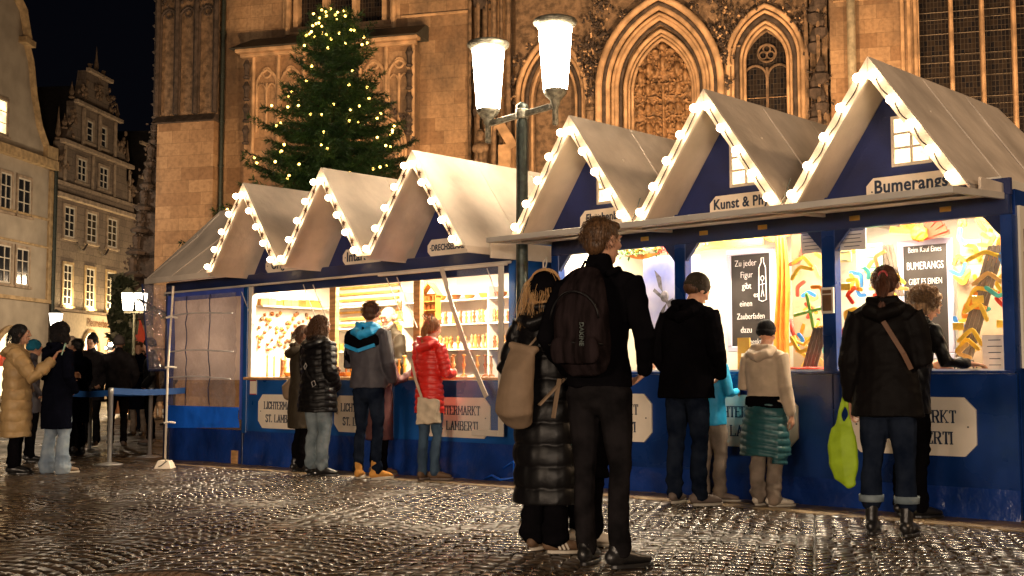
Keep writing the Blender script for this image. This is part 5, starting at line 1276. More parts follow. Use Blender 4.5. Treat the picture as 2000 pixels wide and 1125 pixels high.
    # --- hair
    if hair:
        hm = HR[hair['c']]; kd = hair['k']; r_ = np.random.RandomState(seed + 40); hb = MB()
        def hh(c, r): 
            m0 = len(hb.v); hb.ell((0, 0, 0), r, 14, 10)
            for i in range(m0, len(hb.v)): a, b, c_ = hb.v[i]; hb.v[i] = tuple(HM(a + c[0], b + c[1], c_ + c[2]))
        if kd == 'short': hh((0, -.020, .040), (.082, .100, .090)); hh((0, -.055, -.02), (.066, .055, .06)); hh((0, .045, .088), (.058, .045, .028))
        elif kd == 'long' or kd == 'curly':
            hh((0, -.022, .036), (.090, .105, .098)); hh((0, -.050, -.06), (.088, .062, .09)); hh((0, -.055, -.14), (.085, .05, hair.get('len', .10)))
            if kd == 'curly': hh((-.06, -.02, -.06), (.05, .06, .09)); hh((.06, -.02, -.06), (.05, .06, .09))
        elif kd == 'ponytail': hh((0, -.020, .036), (.083, .101, .092)); hh((0, -.05, -.02), (.07, .055, .055))
        elif kd == 'curlyshort': hh((0, -.022, .030), (.108, .112, .108)); hh((0, -.04, -.05), (.105, .075, .075)); hh((0, .03, .085), (.07, .05, .04))
        elif kd == 'bald': hh((0, -.050, .0), (.078, .072, .055))
        def strd(co, no):
            a = np.arctan2(co[:, 1] - hc[1] * k, co[:, 0] - hc[0] * k); 
            if 'curly' in kd: f = folds(seed + 2, .011, 95); return f(co) + .003
            return .0025 * np.sin(a * 46 + 5 * np.sin(co[:, 2] * 22)) + .002 * np.sin(a * 83 + 2) + folds(seed + 2, .004, 30)(co)
        ho = piece('hair', hb, hm, strd, .0055 if detail >= 1 else .009, 2)
        # loose strands
        n = int({'short': 420, 'long': 260, 'curly': 330, 'ponytail': 240, 'curlyshort': 520, 'bald': 90}[kd] * min(1, detail) ); sm_ = MB()
        L0_ = hair.get('strand', {'short': .035, 'long': .24, 'curly': .22, 'ponytail': .05, 'curlyshort': .05, 'bald': .02}[kd])
        for i in range(n):
            th_ = r_.uniform(-.35, math.pi + .35) + math.pi; v_ = r_.uniform(-.5, 1) if kd != 'short' else r_.uniform(-.75, 1)
            rr_ = math.sqrt(max(0, 1 - v_ * v_)); big = {'curlyshort': 1.24, 'curly': 1.08}.get(kd, 1.0)
            n0 = np.array([math.cos(th_) * rr_, math.sin(th_) * rr_, v_]); p = np.array([n0[0] * .086 * big, n0[1] * .104 * big - .020, n0[2] * .094 * big + .038])
            L = L0_ * r_.uniform(.5, 1.15); m = 9 if 'curl' in kd or kd == 'long' else 4; pl = []; v = n0 * .55 + np.array([0, -.1, -.4 if kd != 'short' else -.25]) + r_.normal(size=3) * .2; ph = r_.uniform(0, 6.3); cr_ = {'curly': .011, 'curlyshort': .013, 'long': .004}.get(kd, .001)
            for j in range(m):
                t_ = j / (m - 1); pl.append(p + np.array([cr_ * math.sin(ph + 11 * t_), cr_ * math.cos(ph + 11 * t_), 0])); v = v * .72 + np.array([n0[0] * .05, n0[1] * .08, -.42 if kd not in ('short', 'curlyshort') else -.15]); p = p + v / (np.linalg.norm(v) + 1e-6) * L / m
            sm_.tube([HM(*q) * k for q in pl], [(.0022 if 'curl' in kd else .0016) * k * (1 - .5 * j / m) for j in range(m)], 3, caps=False)
        if kd == 'ponytail':
            for i in range(170):
                a_ = r_.uniform(0, 6.3); rr = r_.uniform(0, .022); pl = []
                for j in range(8):
                    t_ = j / 7; pl.append((rr * math.cos(a_) * (1 + 1.3 * math.sin(math.pi * min(1, t_ * 1.2))) + .004 * math.sin(7 * t_ + a_), -.118 - .03 * math.sin(t_ * 2.6) + rr * math.sin(a_), .03 - .22 * t_ + .02 * t_ * r_.uniform(-1, 1)))
                sm_.tube([HM(*q) * k for q in pl], [.0024 * k] * 8, 3, caps=False)
        me = bpy.data.meshes.new('strands'); me.from_pydata([tuple(p) for p in sm_.v], [], sm_.f); me.update(); link('strands', me, hm, ho, smooth=True)
        if kd == 'ponytail':
            bd = MB().tube([HM(.026 * math.cos(a), -.122, .030 + .026 * math.sin(a)) for a in np.linspace(0, 6.28, 12)], .007, 6); plain('hair_band', bd, mat('pink_band', (.55, .08, .08)))
    if hat:
        hb = MB()
        def hh(c, r): 
            m0 = len(hb.v); hb.ell((0, 0, 0), r, 18, 12)
            for i in range(m0, len(hb.v)): a, b, c_ = hb.v[i]; hb.v[i] = tuple(HM(a + c[0], b + c[1], c_ + c[2]))
        if hat['k'] == 'beanie': hh((0, -.018, .060), (.088, .106, .088)); hh((0, -.026, .015), (.088, .102, .045)); 
        elif hat['k'] == 'tall': hh((0, -.018, .070), (.086, .104, .085)); hh((0, -.022, .02), (.089, .104, .05)); hh((0, -.03, .13), (.05, .06, .05))
        elif hat['k'] == 'fur': hh((0, -.015, .060), (.115, .125, .105)); hh((0, -.03, -.02), (.12, .10, .09)); hh((-.09, .0, -.05), (.045, .06, .08)); hh((.09, .0, -.05), (.045, .06, .08))
        elif hat['k'] == 'band': hh((.035, -.045, .01), (.080, .105, .105))
        elif hat['k'] == 'hood': hh((0, -.02, .035), (.108, .125, .118)); hh((0, -.03, -.06), (.10, .09, .10))
        if hat['k'] == 'fur': dd_ = folds(seed + 21, .009, 80)
        else:
            fR = folds(seed + 21, .003, 30)
            def dd_(co, no): a = np.arctan2(co[:, 1] - hc[1] * k, co[:, 0] - hc[0] * k); zc = co[:, 2] - (hc[2] + .03) * k; return .0016 * np.sin(a * 60) + fR(co) + .005 * np.exp(-((zc - .0) / .012) ** 2) * 0 + np.where(zc < .012, .005, 0)
        ho = piece('hat', hb, hat['m'], dd_, .006)
        if hat.get('pompom'):
            pm = MB(); pm.ell(tuple(HM(.10, -.08, .12)), .045, 12, 9); piece('pompom', pm, F_['fur'], folds(seed, .010, 110), .006, 1)
    P['_k'] = k; del P['_k']
    return P, dict(k=k, A=A, sh=sh, hip=hip, hc=hc, HM=HM, piece=piece, plain=plain, at=at)

def item(name, label, cat, mb, m, P, k, fused=None, disp=None, sm=2):
    """a bag or other carried thing: top-level, placed with the bearer's own frame"""
    for q in range(len(mb.v)): mb.v[q] = tuple(np.array(mb.v[q]) * k)
    o = fuse(name, mb, fused, m, None, sm, disp) if fused else obj(name, mb, m, None)
    o.location = P.location; o.rotation_euler = P.rotation_euler; tag(o, label, cat); return o

FB = -43.6   # facing the counters
sneak = lambda m=F_['white'], **k: dict(m=m, sm=F_['sole'], **k)
# tall man with the chequered rucksack
P, I = person('tall fair-haired man in black with a rucksack, standing closest to the camera', .49, 6.74, -27, 1.90, dict(m=F_['black'], hem=.90, t=.98, fold=.010, sleeve=1.02), dict(m=F_['blackjeans'], w=.95), dict(m=F_['blackleather'], sm=F_['blackleather'], h=.11, L=1.05),
    hair=dict(k='short', c='fair'), arms=('pocket', 'pocket'), stance=(-.09, .02, .11, -.02), toes=(8, 30), seed=11, voxel=.010, headrot=(-26, 4), hipshift=-.02)
bp_ = MB(); loft(bp_, [(0, -.20, 1.02), (0, -.235, 1.10), (0, -.24, 1.25), (0, -.215, 1.39), (0, -.17, 1.46)], [(.135, .075), (.155, .10), (.15, .105), (.125, .08), (.09, .05)], 18); loft(bp_, [(-.10, -.33, 1.08), (.10, -.33, 1.08)], [(.03, .07)] * 2, 10, side=(0, 1, 0))
M['plaid'] = mat('dark_plaid_cloth', (.007, .005, .005), rough=.9, spec=0, var=0, bump=.3, bscale=90, color2=(.022, .015, .016), vscale=9, stretch=(3, 1, .4))
bag = item('rucksack', 'dark chequered rucksack on the tall man', 'rucksack', bp_, M['plaid'], P, I['k'], .010, folds(3, .008, 24))
st_ = MB(); st_.tube([(-.10, -.13, 1.47), (-.11, -.02, 1.50), (-.12, .10, 1.40), (-.13, .11, 1.2)], .018, 6); st_.tube([(.10, -.13, 1.47), (.11, -.02, 1.50), (.12, .10, 1.40), (.13, .11, 1.2)], .018, 6); st_.tube([(-.03, -.17, 1.49), (0, -.19, 1.53), (.03, -.17, 1.49)], .009, 6)
zp = MB(); zp.tube([(.13 * math.cos(a), -.345 + .02 * abs(math.cos(a)), 1.22 + .15 * math.sin(a)) for a in np.linspace(.1, 3.04, 14)], .005, 5); zp.tube([(-.145, -.31, 1.11), (0, -.35, 1.12), (.145, -.31, 1.11)], .005, 5)
for mb_, nm, mm in ((st_, 'shoulder_strap', F_['black']), (zp, 'zip', F_['blacknylon'])):
    mb_.v = [tuple(np.array(p) * I['k']) for p in mb_.v]; obj(nm, mb_, mm, bag, smooth=True)
t_ = text('lettering', 'DAKINE', .035, M['iron'], bag, (.05 * I['k'], -.352 * I['k'], 1.16 * I['k']), rot=(R(90), R(90), 0), bold=.001)
rf = MB().box(-.04, .04, -.002, 0, -.005, .005); o = obj('reflector', rf, F_['white'], P); o.location = (0, -.158 * I['k'], 1.0 * I['k'])
# woman with the beige roll-top pack, and the person beyond her
P, I = person('blond woman in a long black puffer coat carrying a taupe roll-top pack', .19, 7.28, -34, 1.66, dict(m=F_['blacknylon'], hem=.30, t=1.14, quilt=.135, flare=1.02, hood=True, waist=.95), dict(m=F_['black'], w=1.15, flare=.085, end=.12), dict(m=F_['brownsh'], sm=F_['sole'], stripes=True),
    hair=dict(k='long', c='blond', len=.12, strand=.30), hat=dict(k='band', m=F_['black']), arms=('pocket', 'pocket'), stance=(-.10, .05, .09, 0), toes=(10, 50), seed=21, voxel=.010, headrot=(-30, 0), female=True)
bp_ = MB(); loft(bp_, [(-.06, -.20, .83), (-.06, -.24, .88), (-.05, -.25, .99), (-.04, -.24, 1.12), (-.03, -.21, 1.22), (-.02, -.19, 1.27)], [(.11, .07), (.135, .10), (.13, .10), (.115, .085), (.105, .05), (.09, .03)], 18); loft(bp_, [(-.11, -.19, 1.29), (.07, -.20, 1.26)], [(.032, .028)] * 2, 10, side=(0, 1, 0))
bag = item('roll_top_pack', 'taupe roll-top pack hanging from the shoulder of the blond woman', 'rucksack', bp_, F_['pack'], P, I['k'], .010, folds(7, .011, 17))
st_ = MB(); st_.beam((.0, -.20, 1.26), (.12, -.13, 1.42), .03, .012); st_.beam((.12, -.13, 1.42), (.15, .02, 1.48), .03, .012); st_.beam((.10, -.21, .92), (.20, -.08, 1.08), .035, .012); st_.beam((.19, -.12, 1.08), (.17, -.16, .84), .035, .010); st_.v = [tuple(np.array(p) * I['k']) for p in st_.v]; obj('strap', st_, F_['pack'], bag)
person('black-hooded figure half hidden between the blond woman and the tall man', .46, 7.62, -60, 1.62, dict(m=F_['black'], hem=.45, t=.98, quilt=.13, hood=False), dict(m=F_['black'], w=1.0), dict(m=F_['white'], sm=F_['sole']),
    hat=dict(k='hood', m=F_['black']), arms=('pocket', 'pocket'), seed=23, voxel=.012, female=True, toes=(0, 30))
# man in the olive beanie
P, I = person('tall man in a black jacket and olive beanie looking down at the counter', *bw(-2.34, -.66).xy, FB + 4, 1.88, dict(m=F_['black'], hem=.80, t=1.26, hood=True, fold=.009), dict(m=F_['jeansdark'], w=1.08), dict(m=F_['greysh'], sm=F_['sole']),
    hair=dict(k='bald', c='brown'), hat=dict(k='beanie', m=F_['knitbrown']), arms=('pocket', 'pocket'), stance=(-.17, 0, .08, -.05), toes=(12, 28), seed=31, voxel=.010, headrot=(-22, 26), lean=.05)
# child in light blue jacket hidden behind him
person('child in a sky-blue jacket mostly hidden by the man in the olive beanie', *bw(-2.44, -.26).xy, FB - 10, 1.38, dict(m=F_['skyblue'], hem=.80, t=1.06), dict(m=F_['greytr'], w=1.2), dict(m=F_['greysh'], sm=F_['sole'], L=1.1),
    hair=dict(k='short', c='brown'), arms=('front', 'front'), seed=33, voxel=.012, stance=(-.12, 0, .12, 0), toes=(10, 50))
# child with cream hoodie and teal jacket round the waist
P, I = person('child in cream hoodie and black beanie with a teal jacket round the waist', *bw(-1.86, -.34).xy, FB + 2, 1.47, dict(m=F_['cream'], hem=.99, t=1.12, hood=True, fold=.008), dict(m=F_['greytr'], w=1.3, flare=.066), sneak(L=1.1),
    hat=dict(k='beanie', m=F_['knitb']), arms=('front', 'down'), seed=41, voxel=.010, headrot=(0, 10), stance=(-.085, 0, .085, 0), toes=(0, 35))
jk = MB(); loft(jk, [(0, -.01, .49), (.0, -.02, .68), (0, -.01, .86), (0, 0, .97)], [(.26, .20), (.245, .19), (.22, .17), (.20, .155)], 22, cap=False); loft(jk, [(.18, -.06, .41), (.17, -.04, .66)], [(.06, .11), (.07, .11)], 12, cap=False)
cq = folds(5, .004, 30)
def jd(co, no): u = co[:, 2] + .16 * co[:, 0]; return cq(co) + .014 * (np.sqrt(np.abs(np.sin(math.pi * u / .058))) - .7)
item('waist_jacket', 'teal quilted jacket tied round the waist of the child in the hoodie', 'jacket', jk, F_['teal'], P, I['k'], .008, jd)
ws = MB(); loft(ws, [(0, -.005, .93), (0, .0, 1.05)], [(.205, .160), (.20, .155)], 24, cap=False); I['piece']('waistband', ws, F_['black'], folds(4, .006, 30))
# woman with the ponytail
P, I = person('woman with auburn ponytail in a long dark brown jacket, jeans turned up', *bw(-.30, -1.36).xy, FB + 14, 1.76, dict(m=F_['browncoat'], hem=.77, t=1.22, hood=True, flare=1.04, fold=.010, waist=.92, sleeve=1.1), dict(m=F_['jeansdark'], w=1.15, end=.22, turnup=True), dict(m=F_['blackleather'], sm=F_['blackleather'], h=.20, L=1.0),
    hair=dict(k='ponytail', c='auburn'), arms=('down', 'front'), stance=(-.11, 0, .12, -.02), toes=(4, 6), seed=51, voxel=.010, headrot=(4, 14), female=True)
st_ = MB(); st_.beam((.02, -.155, 1.40), (.15, -.16, 1.18), .03, .012, up=(0, 1, 0)); st_.beam((.15, -.16, 1.18), (.19, -.13, 1.08), .03, .012, up=(0, 1, 0)); I['plain']('bag_strap', st_, F_['bagstrap'])
pt = MB(); pt.box(-.255, -.245, -.06, 0, 1.20, 1.24); I['plain']('badge', pt, F_['white'])
lg = MB(); loft(lg, [(-.285, .03, .90), (-.315, .02, .78), (-.32, .02, .66)], [(.014, .014), (.018, .014), (.05, .02)], 10); loft(lg, [(-.275, .02, .90), (-.25, .02, .78), (-.27, .02, .66)], [(.014, .014), (.016, .014), (.05, .02)], 10); loft(lg, [(-.30, .02, .69), (-.30, .02, .58), (-.295, .02, .46), (-.28, .02, .37), (-.25, .02, .32)], [(.075, .028), (.100, .045), (.105, .05), (.085, .045), (.045, .03)], 16)
bag = item('shopping_bag', 'bright lime-green cloth bag hanging from the hand of the ponytailed woman', 'bag', lg, F_['lime'], P, I['k'], .008, folds(9, .012, 24, (1.8, 1.2, .35)))
# curly woman leaning on the counter
P, I = person('curly-haired woman in a crinkled black jacket leaning over the right counter', *bw(-.68, -.24).xy, FB - 24, 1.70, dict(m=F_['blacknylon'], hem=.78, t=1.05, hood=True, fold=.013), dict(m=F_['black'], w=1.05), dict(m=F_['blackleather'], sm=F_['blackleather']),
    hair=dict(k='curlyshort', c='curlbrown'), arms=('front', ((.29, .12, 1.18), (.28, .34, 1.17))), hands={'R': dict(d=(.12, 1, -.12), up=(0, 0, 1), curl=.3)}, seed=61, voxel=.010, headrot=(-14, 26), lean=.10, female=True)
# woman in red
P, I = person('woman in a red quilted coat with a cream shoulder bag at the wood stall', *bw(-5.86, -.36).xy, FB + 4, 1.66, dict(m=F_['red'], hem=.72, t=1.0, quilt=.062, hood=True, waist=.86), dict(m=F_['jeans'], w=.95), dict(m=F_['brownsh'], sm=F_['greysh']),
    hair=dict(k='ponytail', c='red'), arms=('front', 'front'), stance=(-.06, -.03, .07, .03), toes=(10, 55), seed=71, voxel=.010, headrot=(6, 12), female=True)
sb_ = MB(); sb_.hexa([(.03, -.245, .60), (.30, -.225, .62), (.31, -.12, .62), (.04, -.13, .60)], [(.0, -.20, .90), (.31, -.19, .88), (.31, -.15, .88), (.0, -.16, .90)])
bag = item('shoulder_bag', 'cream canvas shoulder bag behind the woman in red', 'bag', sb_, F_['canvasbag'], P, I['k'], .009, folds(17, .012, 26), sm=8)
st_ = MB(); st_.beam((-.13, -.15, 1.30), (-.05, -.16, 1.08), .03, .01, up=(0, 1, 0)); st_.beam((-.05, -.16, 1.08), (.05, -.17, .89), .03, .01, up=(0, 1, 0)); st_.v = [tuple(np.array(p) * I['k']) for p in st_.v]; obj('strap', st_, F_['canvasbag'], bag)
hb = MB().tube([(-.05, -.02, 1.745), (-.08, -.04, 1.79), (-.04, -.05, 1.80), (0, -.03, 1.76), (.03, -.04, 1.80), (.07, -.03, 1.79), (.04, -.01, 1.745)], .007, 6); I['plain']('hair_bow', hb, M['brown'])
# man with the blue hood
P, I = person('short-haired man in a grey and black jacket with a bright blue hood', *bw(-6.44, -.70).xy, FB + 16, 1.84, dict(m=F_['greyjacket'], hem=.90, t=1.18, hood=True, hoodm=F_['cyan'], fold=.009), dict(m=F_['jeansdark'], w=.92), dict(m=F_['tan'], sm=F_['sole'], h=.17, sole=.03),
    hair=dict(k='short', c='brown'), arms=('front', 'pocket'), stance=(-.10, 0, .13, -.02), toes=(22, 22), seed=81, voxel=.010, headrot=(12, 14))
yk = MB(); loft(yk, [(0, 0, 1.34), (0, 0, 1.40), (0, 0, 1.45)], [(.232, .172), (.226, .155), (.17, .12)], 22); I['piece']('shoulder_yoke', yk, F_['black'], folds(2, .006, 18))
cv = MB(); 
cv.beam((-.18, -.150, 1.325), (0, -.178, 1.27), .02, .034, up=(0, 0, 1)); cv.beam((0, -.178, 1.27), (.18, -.150, 1.325), .02, .034, up=(0, 0, 1)); I['plain']('chest_stripe', cv, F_['cyan'])
sd = MB(); 
for sg in (-1,): loft(sd, [I['A'][0][0] + V3(-.01, -.01, .0), I['A'][0][1] + V3(-.004, 0, 0), I['A'][0][2] - V3(0, .02, 0)], [.083, .072, .058], 12)
I['piece']('sleeve', sd, F_['black'], folds(6, .008, 20))
# person in maroon beyond him
person('customer in a maroon coat hidden behind the man with the blue hood', *bw(-6.84, -.20).xy, FB - 10, 1.56, dict(m=F_['maroon'], hem=.42, t=1.15, fold=.010), dict(m=F_['black'], w=1.0), dict(m=F_['brownsh'], sm=F_['greysh']),
    hair=dict(k='short', c='black'), arms=('front', ((.27, .10, 1.14), (.30, .30, 1.26))), hands={'R': dict(d=(0, .4, 1), up=(0, -1, 0), curl=.5)}, seed=83, voxel=.012)
# curly brown woman in black quilted coat
P, I = person('woman with brown curls in a black quilted coat and pale blue jeans', *bw(-7.34, -.66).xy, FB + 4, 1.73, dict(m=F_['blacknylon'], hem=.70, t=1.36, quilt=.075, hood=True), dict(m=F_['jeansmid'], w=1.15, end=.11, turnup=False), dict(m=F_['blackleather'], sm=F_['blackleather'], h=.12),
    hair=dict(k='curly', c='brown'), arms=('front', 'pocket'), stance=(-.10, 0, .09, 0), toes=(-4, 65), seed=91, voxel=.010, headrot=(-6, 6), female=True)
st_ = MB(); st_.beam((-.05, -.17, 1.30), (.02, -.185, 1.12), .022, .012, up=(0, 1, 0)); st_.beam((.02, -.185, 1.12), (.17, -.16, .98), .022, .012, up=(0, 1, 0)); I['plain']('bag_strap', st_, F_['blackleather'])
bk = MB(); bk.tube([(-.02, -.195, 1.20), (.01, -.195, 1.24), (.03, -.195, 1.21), (0, -.195, 1.17), (-.02, -.195, 1.20)], .005, 5); bk.tube([(.10, -.185, 1.03), (.14, -.18, 1.05), (.16, -.175, 1.0), (.12, -.185, .98), (.10, -.185, 1.03)], .005, 5); I['plain']('buckle', bk, M['steel'])
# slim woman left of her
P, I = person('long-haired woman in an olive coat at the far end of the wood stall', *bw(-8.02, -.42).xy, FB - 22, 1.66, dict(m=F_['olive'], hem=.52, t=1.12, hood=True, fold=.010), dict(m=F_['black'], w=.9), dict(m=F_['blackleather'], sm=F_['blackleather'], h=.14),
    hair=dict(k='long', c='brown', len=.10), arms=('front', 'front'), stance=(-.07, .0, .08, .04), toes=(20, 50), seed=95, voxel=.011, headrot=(-20, 8), female=True)
bb = MB(); loft(bb, [(-.20, -.08, .92), (-.21, -.08, 1.02), (-.18, -.05, 1.10)], [(.08, .07), (.09, .08), (.05, .04)], 14)
item('waist_bag', 'small taupe bag at the hip of the long-haired woman in olive', 'bag', bb, F_['pack'], P, I['k'], .010, folds(27, .006, 26))
# vendor
P, I = person('grey-haired vendor with glasses and beard standing inside the wood stall', *bw(-7.62, .70).xy, FB + 165, 1.90, dict(m=F_['olive'], hem=.80, t=1.05), dict(m=F_['black']), dict(m=F_['blackleather']),
    hair=dict(k='bald', c='grey'), arms=('front', 'front'), seed=101, voxel=.011, headrot=(28, 14), detail=1.1, lean=.04)
gl = MB()
for sg in (-1, 1): gl.tube([I['HM'](sg * .031 + .023 * math.cos(a), .098, .016 + .017 * math.sin(a)) for a in np.linspace(0, 6.28, 14)], .0025, 5); gl.tube([I['HM'](sg * .053, .095, .018), I['HM'](sg * .078, .0, .014)], .002, 5)
gl.tube([I['HM'](-.009, .10, .016), I['HM'](.009, .10, .016)], .002, 5); I['plain']('glasses', gl, M['black'])
bd = MB(); 
def _he(mb, HM, c, r):
    m0 = len(mb.v); mb.ell((0, 0, 0), r, 14, 10)
    for i in range(m0, len(mb.v)): a, b, c_ = mb.v[i]; mb.v[i] = tuple(HM(a + c[0], b + c[1], c_ + c[2]))
_he(bd, I['HM'], (0, .050, -.085), (.050, .048, .038)); _he(bd, I['HM'], (-.04, .03, -.06), (.022, .04, .035)); _he(bd, I['HM'], (.04, .03, -.06), (.022, .04, .035)); I['piece']('beard', bd, HR['grey'], folds(4, .004, 90), .006)
# ---- the queue on the left
P, I = person('dark-haired woman in a long beige quilted coat holding up her phone', -5.74, 14.12, -78, 1.70, dict(m=F_['beige'], hem=.44, t=1.28, quilt=.125, hood=True, flare=.98, waist=.98, sleeve=1.15), dict(m=F_['black'], w=1.1, end=.12), dict(m=F_['blackleather'], sm=F_['blackleather']),
    hair=dict(k='long', c='black', len=.10), arms=('pocket', ((.25, .22, 1.14), (.22, .42, 1.34))), hands={'R': dict(d=(.0, .5, .85), up=(0, -.8, .5), curl=.5, side=1, s=1.1)}, seed=111, voxel=.010, headrot=(0, -2), detail=1.2, female=True)
ph = empty('phone', P.location, 0); tag(ph, 'phone in a pale green case raised by the woman in beige', 'phone'); ph.rotation_euler = P.rotation_euler
kk = I['k']; w_ = I['A'][1][2]
pc = MB(); pc.hexa([(w_[0] * kk - .035, w_[1] * kk + .10, w_[2] * kk + .06), (w_[0] * kk + .04, w_[1] * kk + .10, w_[2] * kk + .06), (w_[0] * kk + .04, w_[1] * kk + .11, w_[2] * kk + .065), (w_[0] * kk - .035, w_[1] * kk + .11, w_[2] * kk + .065)],
    [(w_[0] * kk - .035, w_[1] * kk + .14, w_[2] * kk + .20), (w_[0] * kk + .04, w_[1] * kk + .14, w_[2] * kk + .20), (w_[0] * kk + .04, w_[1] * kk + .15, w_[2] * kk + .205), (w_[0] * kk - .035, w_[1] * kk + .15, w_[2] * kk + .205)])
obj('case', pc, mat('mint_case', (.45, .75, .62), rough=.4), ph, bevel=.004)
P, I = person('woman in a long black coat and fluffy black hat with pale wide jeans', -5.30, 14.16, -30, 1.70, dict(m=F_['navy'], hem=.52, t=1.16, hood=True, fold=.009, flare=.98), dict(m=F_['jeanslight'], w=1.2, flare=.088, end=.07), dict(m=F_['taupe'], sm=F_['sole'], h=.10, L=1.1),
    hat=dict(k='fur', m=F_['fur'], pompom=True), arms=('front', 'pocket'), stance=(-.12, 0, .12, .03), toes=(60, 10), seed=121, voxel=.010, female=True)
sc_ = MB(); loft(sc_, [I['sh'] + V3(-.10, .02, .07), I['sh'] + V3(0, -.05, .075), I['sh'] + V3(.10, .02, .07)], [(.032, .05)] * 3, 10, side=(0, 0, 1)); I['piece']('scarf', sc_, F_['cream'], folds(5, .006, 40))
P, I = person('short child-sized figure in a petrol blue beanie behind the beige coat', -6.55, 16.6, -60, 1.62, dict(m=F_['greyjacket'], hem=.70, t=1.0), dict(m=F_['black']), dict(m=F_['blackleather']), hat=dict(k='beanie', m=F_['knitblue']), seed=131, voxel=.014, arms=('pocket', 'pocket'), detail=.6)
P, I = person('figure in a dark coat and pale cap in the queue behind the phone', -6.75, 18.6, 20, 1.74, dict(m=F_['charcoal'], hem=.60, t=1.1), dict(m=F_['black']), dict(m=F_['blackleather']), hat=dict(k='beanie', m=F_['cream']), seed=132, voxel=.014, arms=('pocket', 'pocket'), detail=.6)
P, I = person('short-haired woman in a dark knee-length coat holding a paper cup', -6.42, 18.0, 62, 1.70, dict(m=F_['navy'], hem=.50, t=1.02, hood=False), dict(m=F_['black'], w=.95), dict(m=F_['blackleather'], sm=F_['blackleather'], h=.14),
    hair=dict(k='short', c='black'), arms=('pocket', ((.26, .06, 1.16), (.10, .26, 1.18))), hands={'R': dict(d=(-.3, 1, .1), up=(.5, 0, 1), curl=.7)}, seed=141, voxel=.011, detail=1.2, headrot=(0, 6), female=True)
cu = MB().lathe([(.028, 0), (.040, .10), (.042, .105)], (.06, .37, 1.14), 14); o = item('paper_cup', 'white paper cup held by the short-haired woman in the queue', 'cup', cu, F_['white'], P, I['k'])
person('elderly man in a black beanie facing the camera in the queue', -7.15, 20.7, 172, 1.84, dict(m=F_['charcoal'], hem=.72, t=1.15), dict(m=F_['blackjeans']), dict(m=F_['blackleather']), hat=dict(k='tall', m=F_['knitb']), arms=('pocket', 'pocket'), seed=151, voxel=.011, detail=1.2, headrot=(0, -4))
P, I = person('man in a black jacket and grey beanie raising a phone with its light on', -6.60, 20.4, 15, 1.82, dict(m=F_['charcoal'], hem=.80, t=1.18, fold=.011), dict(m=F_['blackjeans']), dict(m=F_['greysh']), hat=dict(k='beanie', m=F_['knitgrey']),
    arms=(((-.26, .16, 1.24), (-.17, .36, 1.48)), 'pocket'), hands={'L': dict(d=(0, .4, 1), up=(0, -1, .3), curl=.5, side=-1)}, seed=161, voxel=.011, detail=1.0)
k_ = I['k']; wp = I['A'][0][2] * k_
fp = MB().box(wp[0] - .04, wp[0] + .04, wp[1] + .02, wp[1] + .03, wp[2] + .06, wp[2] + .20); phn = item('phone', 'dark phone with a glaring light held up in the queue', 'phone', fp, M['black'], P, 1.0)
obj('flash', MB().ell((wp[0] + .02, wp[1] - .015, wp[2] + .17), .034, 8, 6), emis('flash_light', (1, .85, .6), 90), phn)
obj('flash_back', MB().ell((wp[0] - .06, wp[1] - .02, wp[2] + .11), .018, 8, 6), emis('flash_light', (1, .85, .6), 60), phn)
person('bearded man in a dark grey cap beside the porch curtain', -6.28, 21.2, 100, 1.80, dict(m=F_['blacknylon'], hem=.80, t=1.15), dict(m=F_['black']), dict(m=F_['greysh']), hat=dict(k='beanie', m=F_['knitb']), arms=('pocket', 'front'), seed=171, voxel=.012, detail=1.0, headrot=(0, 8))
# strangers further back
cs = ['charcoal', 'greyjacket', 'navy', 'olive', 'maroon']; rr = random.Random(44)
DL = ['dark coat with pale hood', 'long grey jacket', 'dark blue coat', 'brown coat', 'wine-red coat']
BG = [(-9.6, 33, 'in a dark coat far back in the square, nearest the red-roofed hut'), (-8.3, 29.5, 'in a grey jacket far back, right of the twin lantern post'), (-9.9, 27, 'in a dark blue coat far back behind the elderly man'), (-7.9, 26.0, 'in a brown coat with pale trousers far back beside the porch'), (-8.7, 24.8, 'in a wine-red coat far back behind the belt'), (-11.5, 31.0, 'in a dark coat crossing the square far to the left'), (-13.6, 34, 'in a grey jacket in front of the arched shop window'), (-7.35, 24.0, 'in a dark blue coat directly behind the man raising his phone')]
for i, (x, y, d) in enumerate(BG):
    person('person ' + d, x, y, rr.uniform(0, 360), rr.uniform(1.62, 1.84), dict(m=F_[cs[i % 5]], hem=rr.choice([.5, .75, .85]), t=1.1), dict(m=F_[rr.choice(['black', 'greytr', 'jeansdark', 'jeansmid'])]), dict(m=F_['blackleather']), hair=dict(k='short', c=rr.choice(['black', 'brown', 'darkbrown'])), seed=200 + i, voxel=.016, arms=('pocket', 'pocket'), detail=.5, group='people far back in the square')
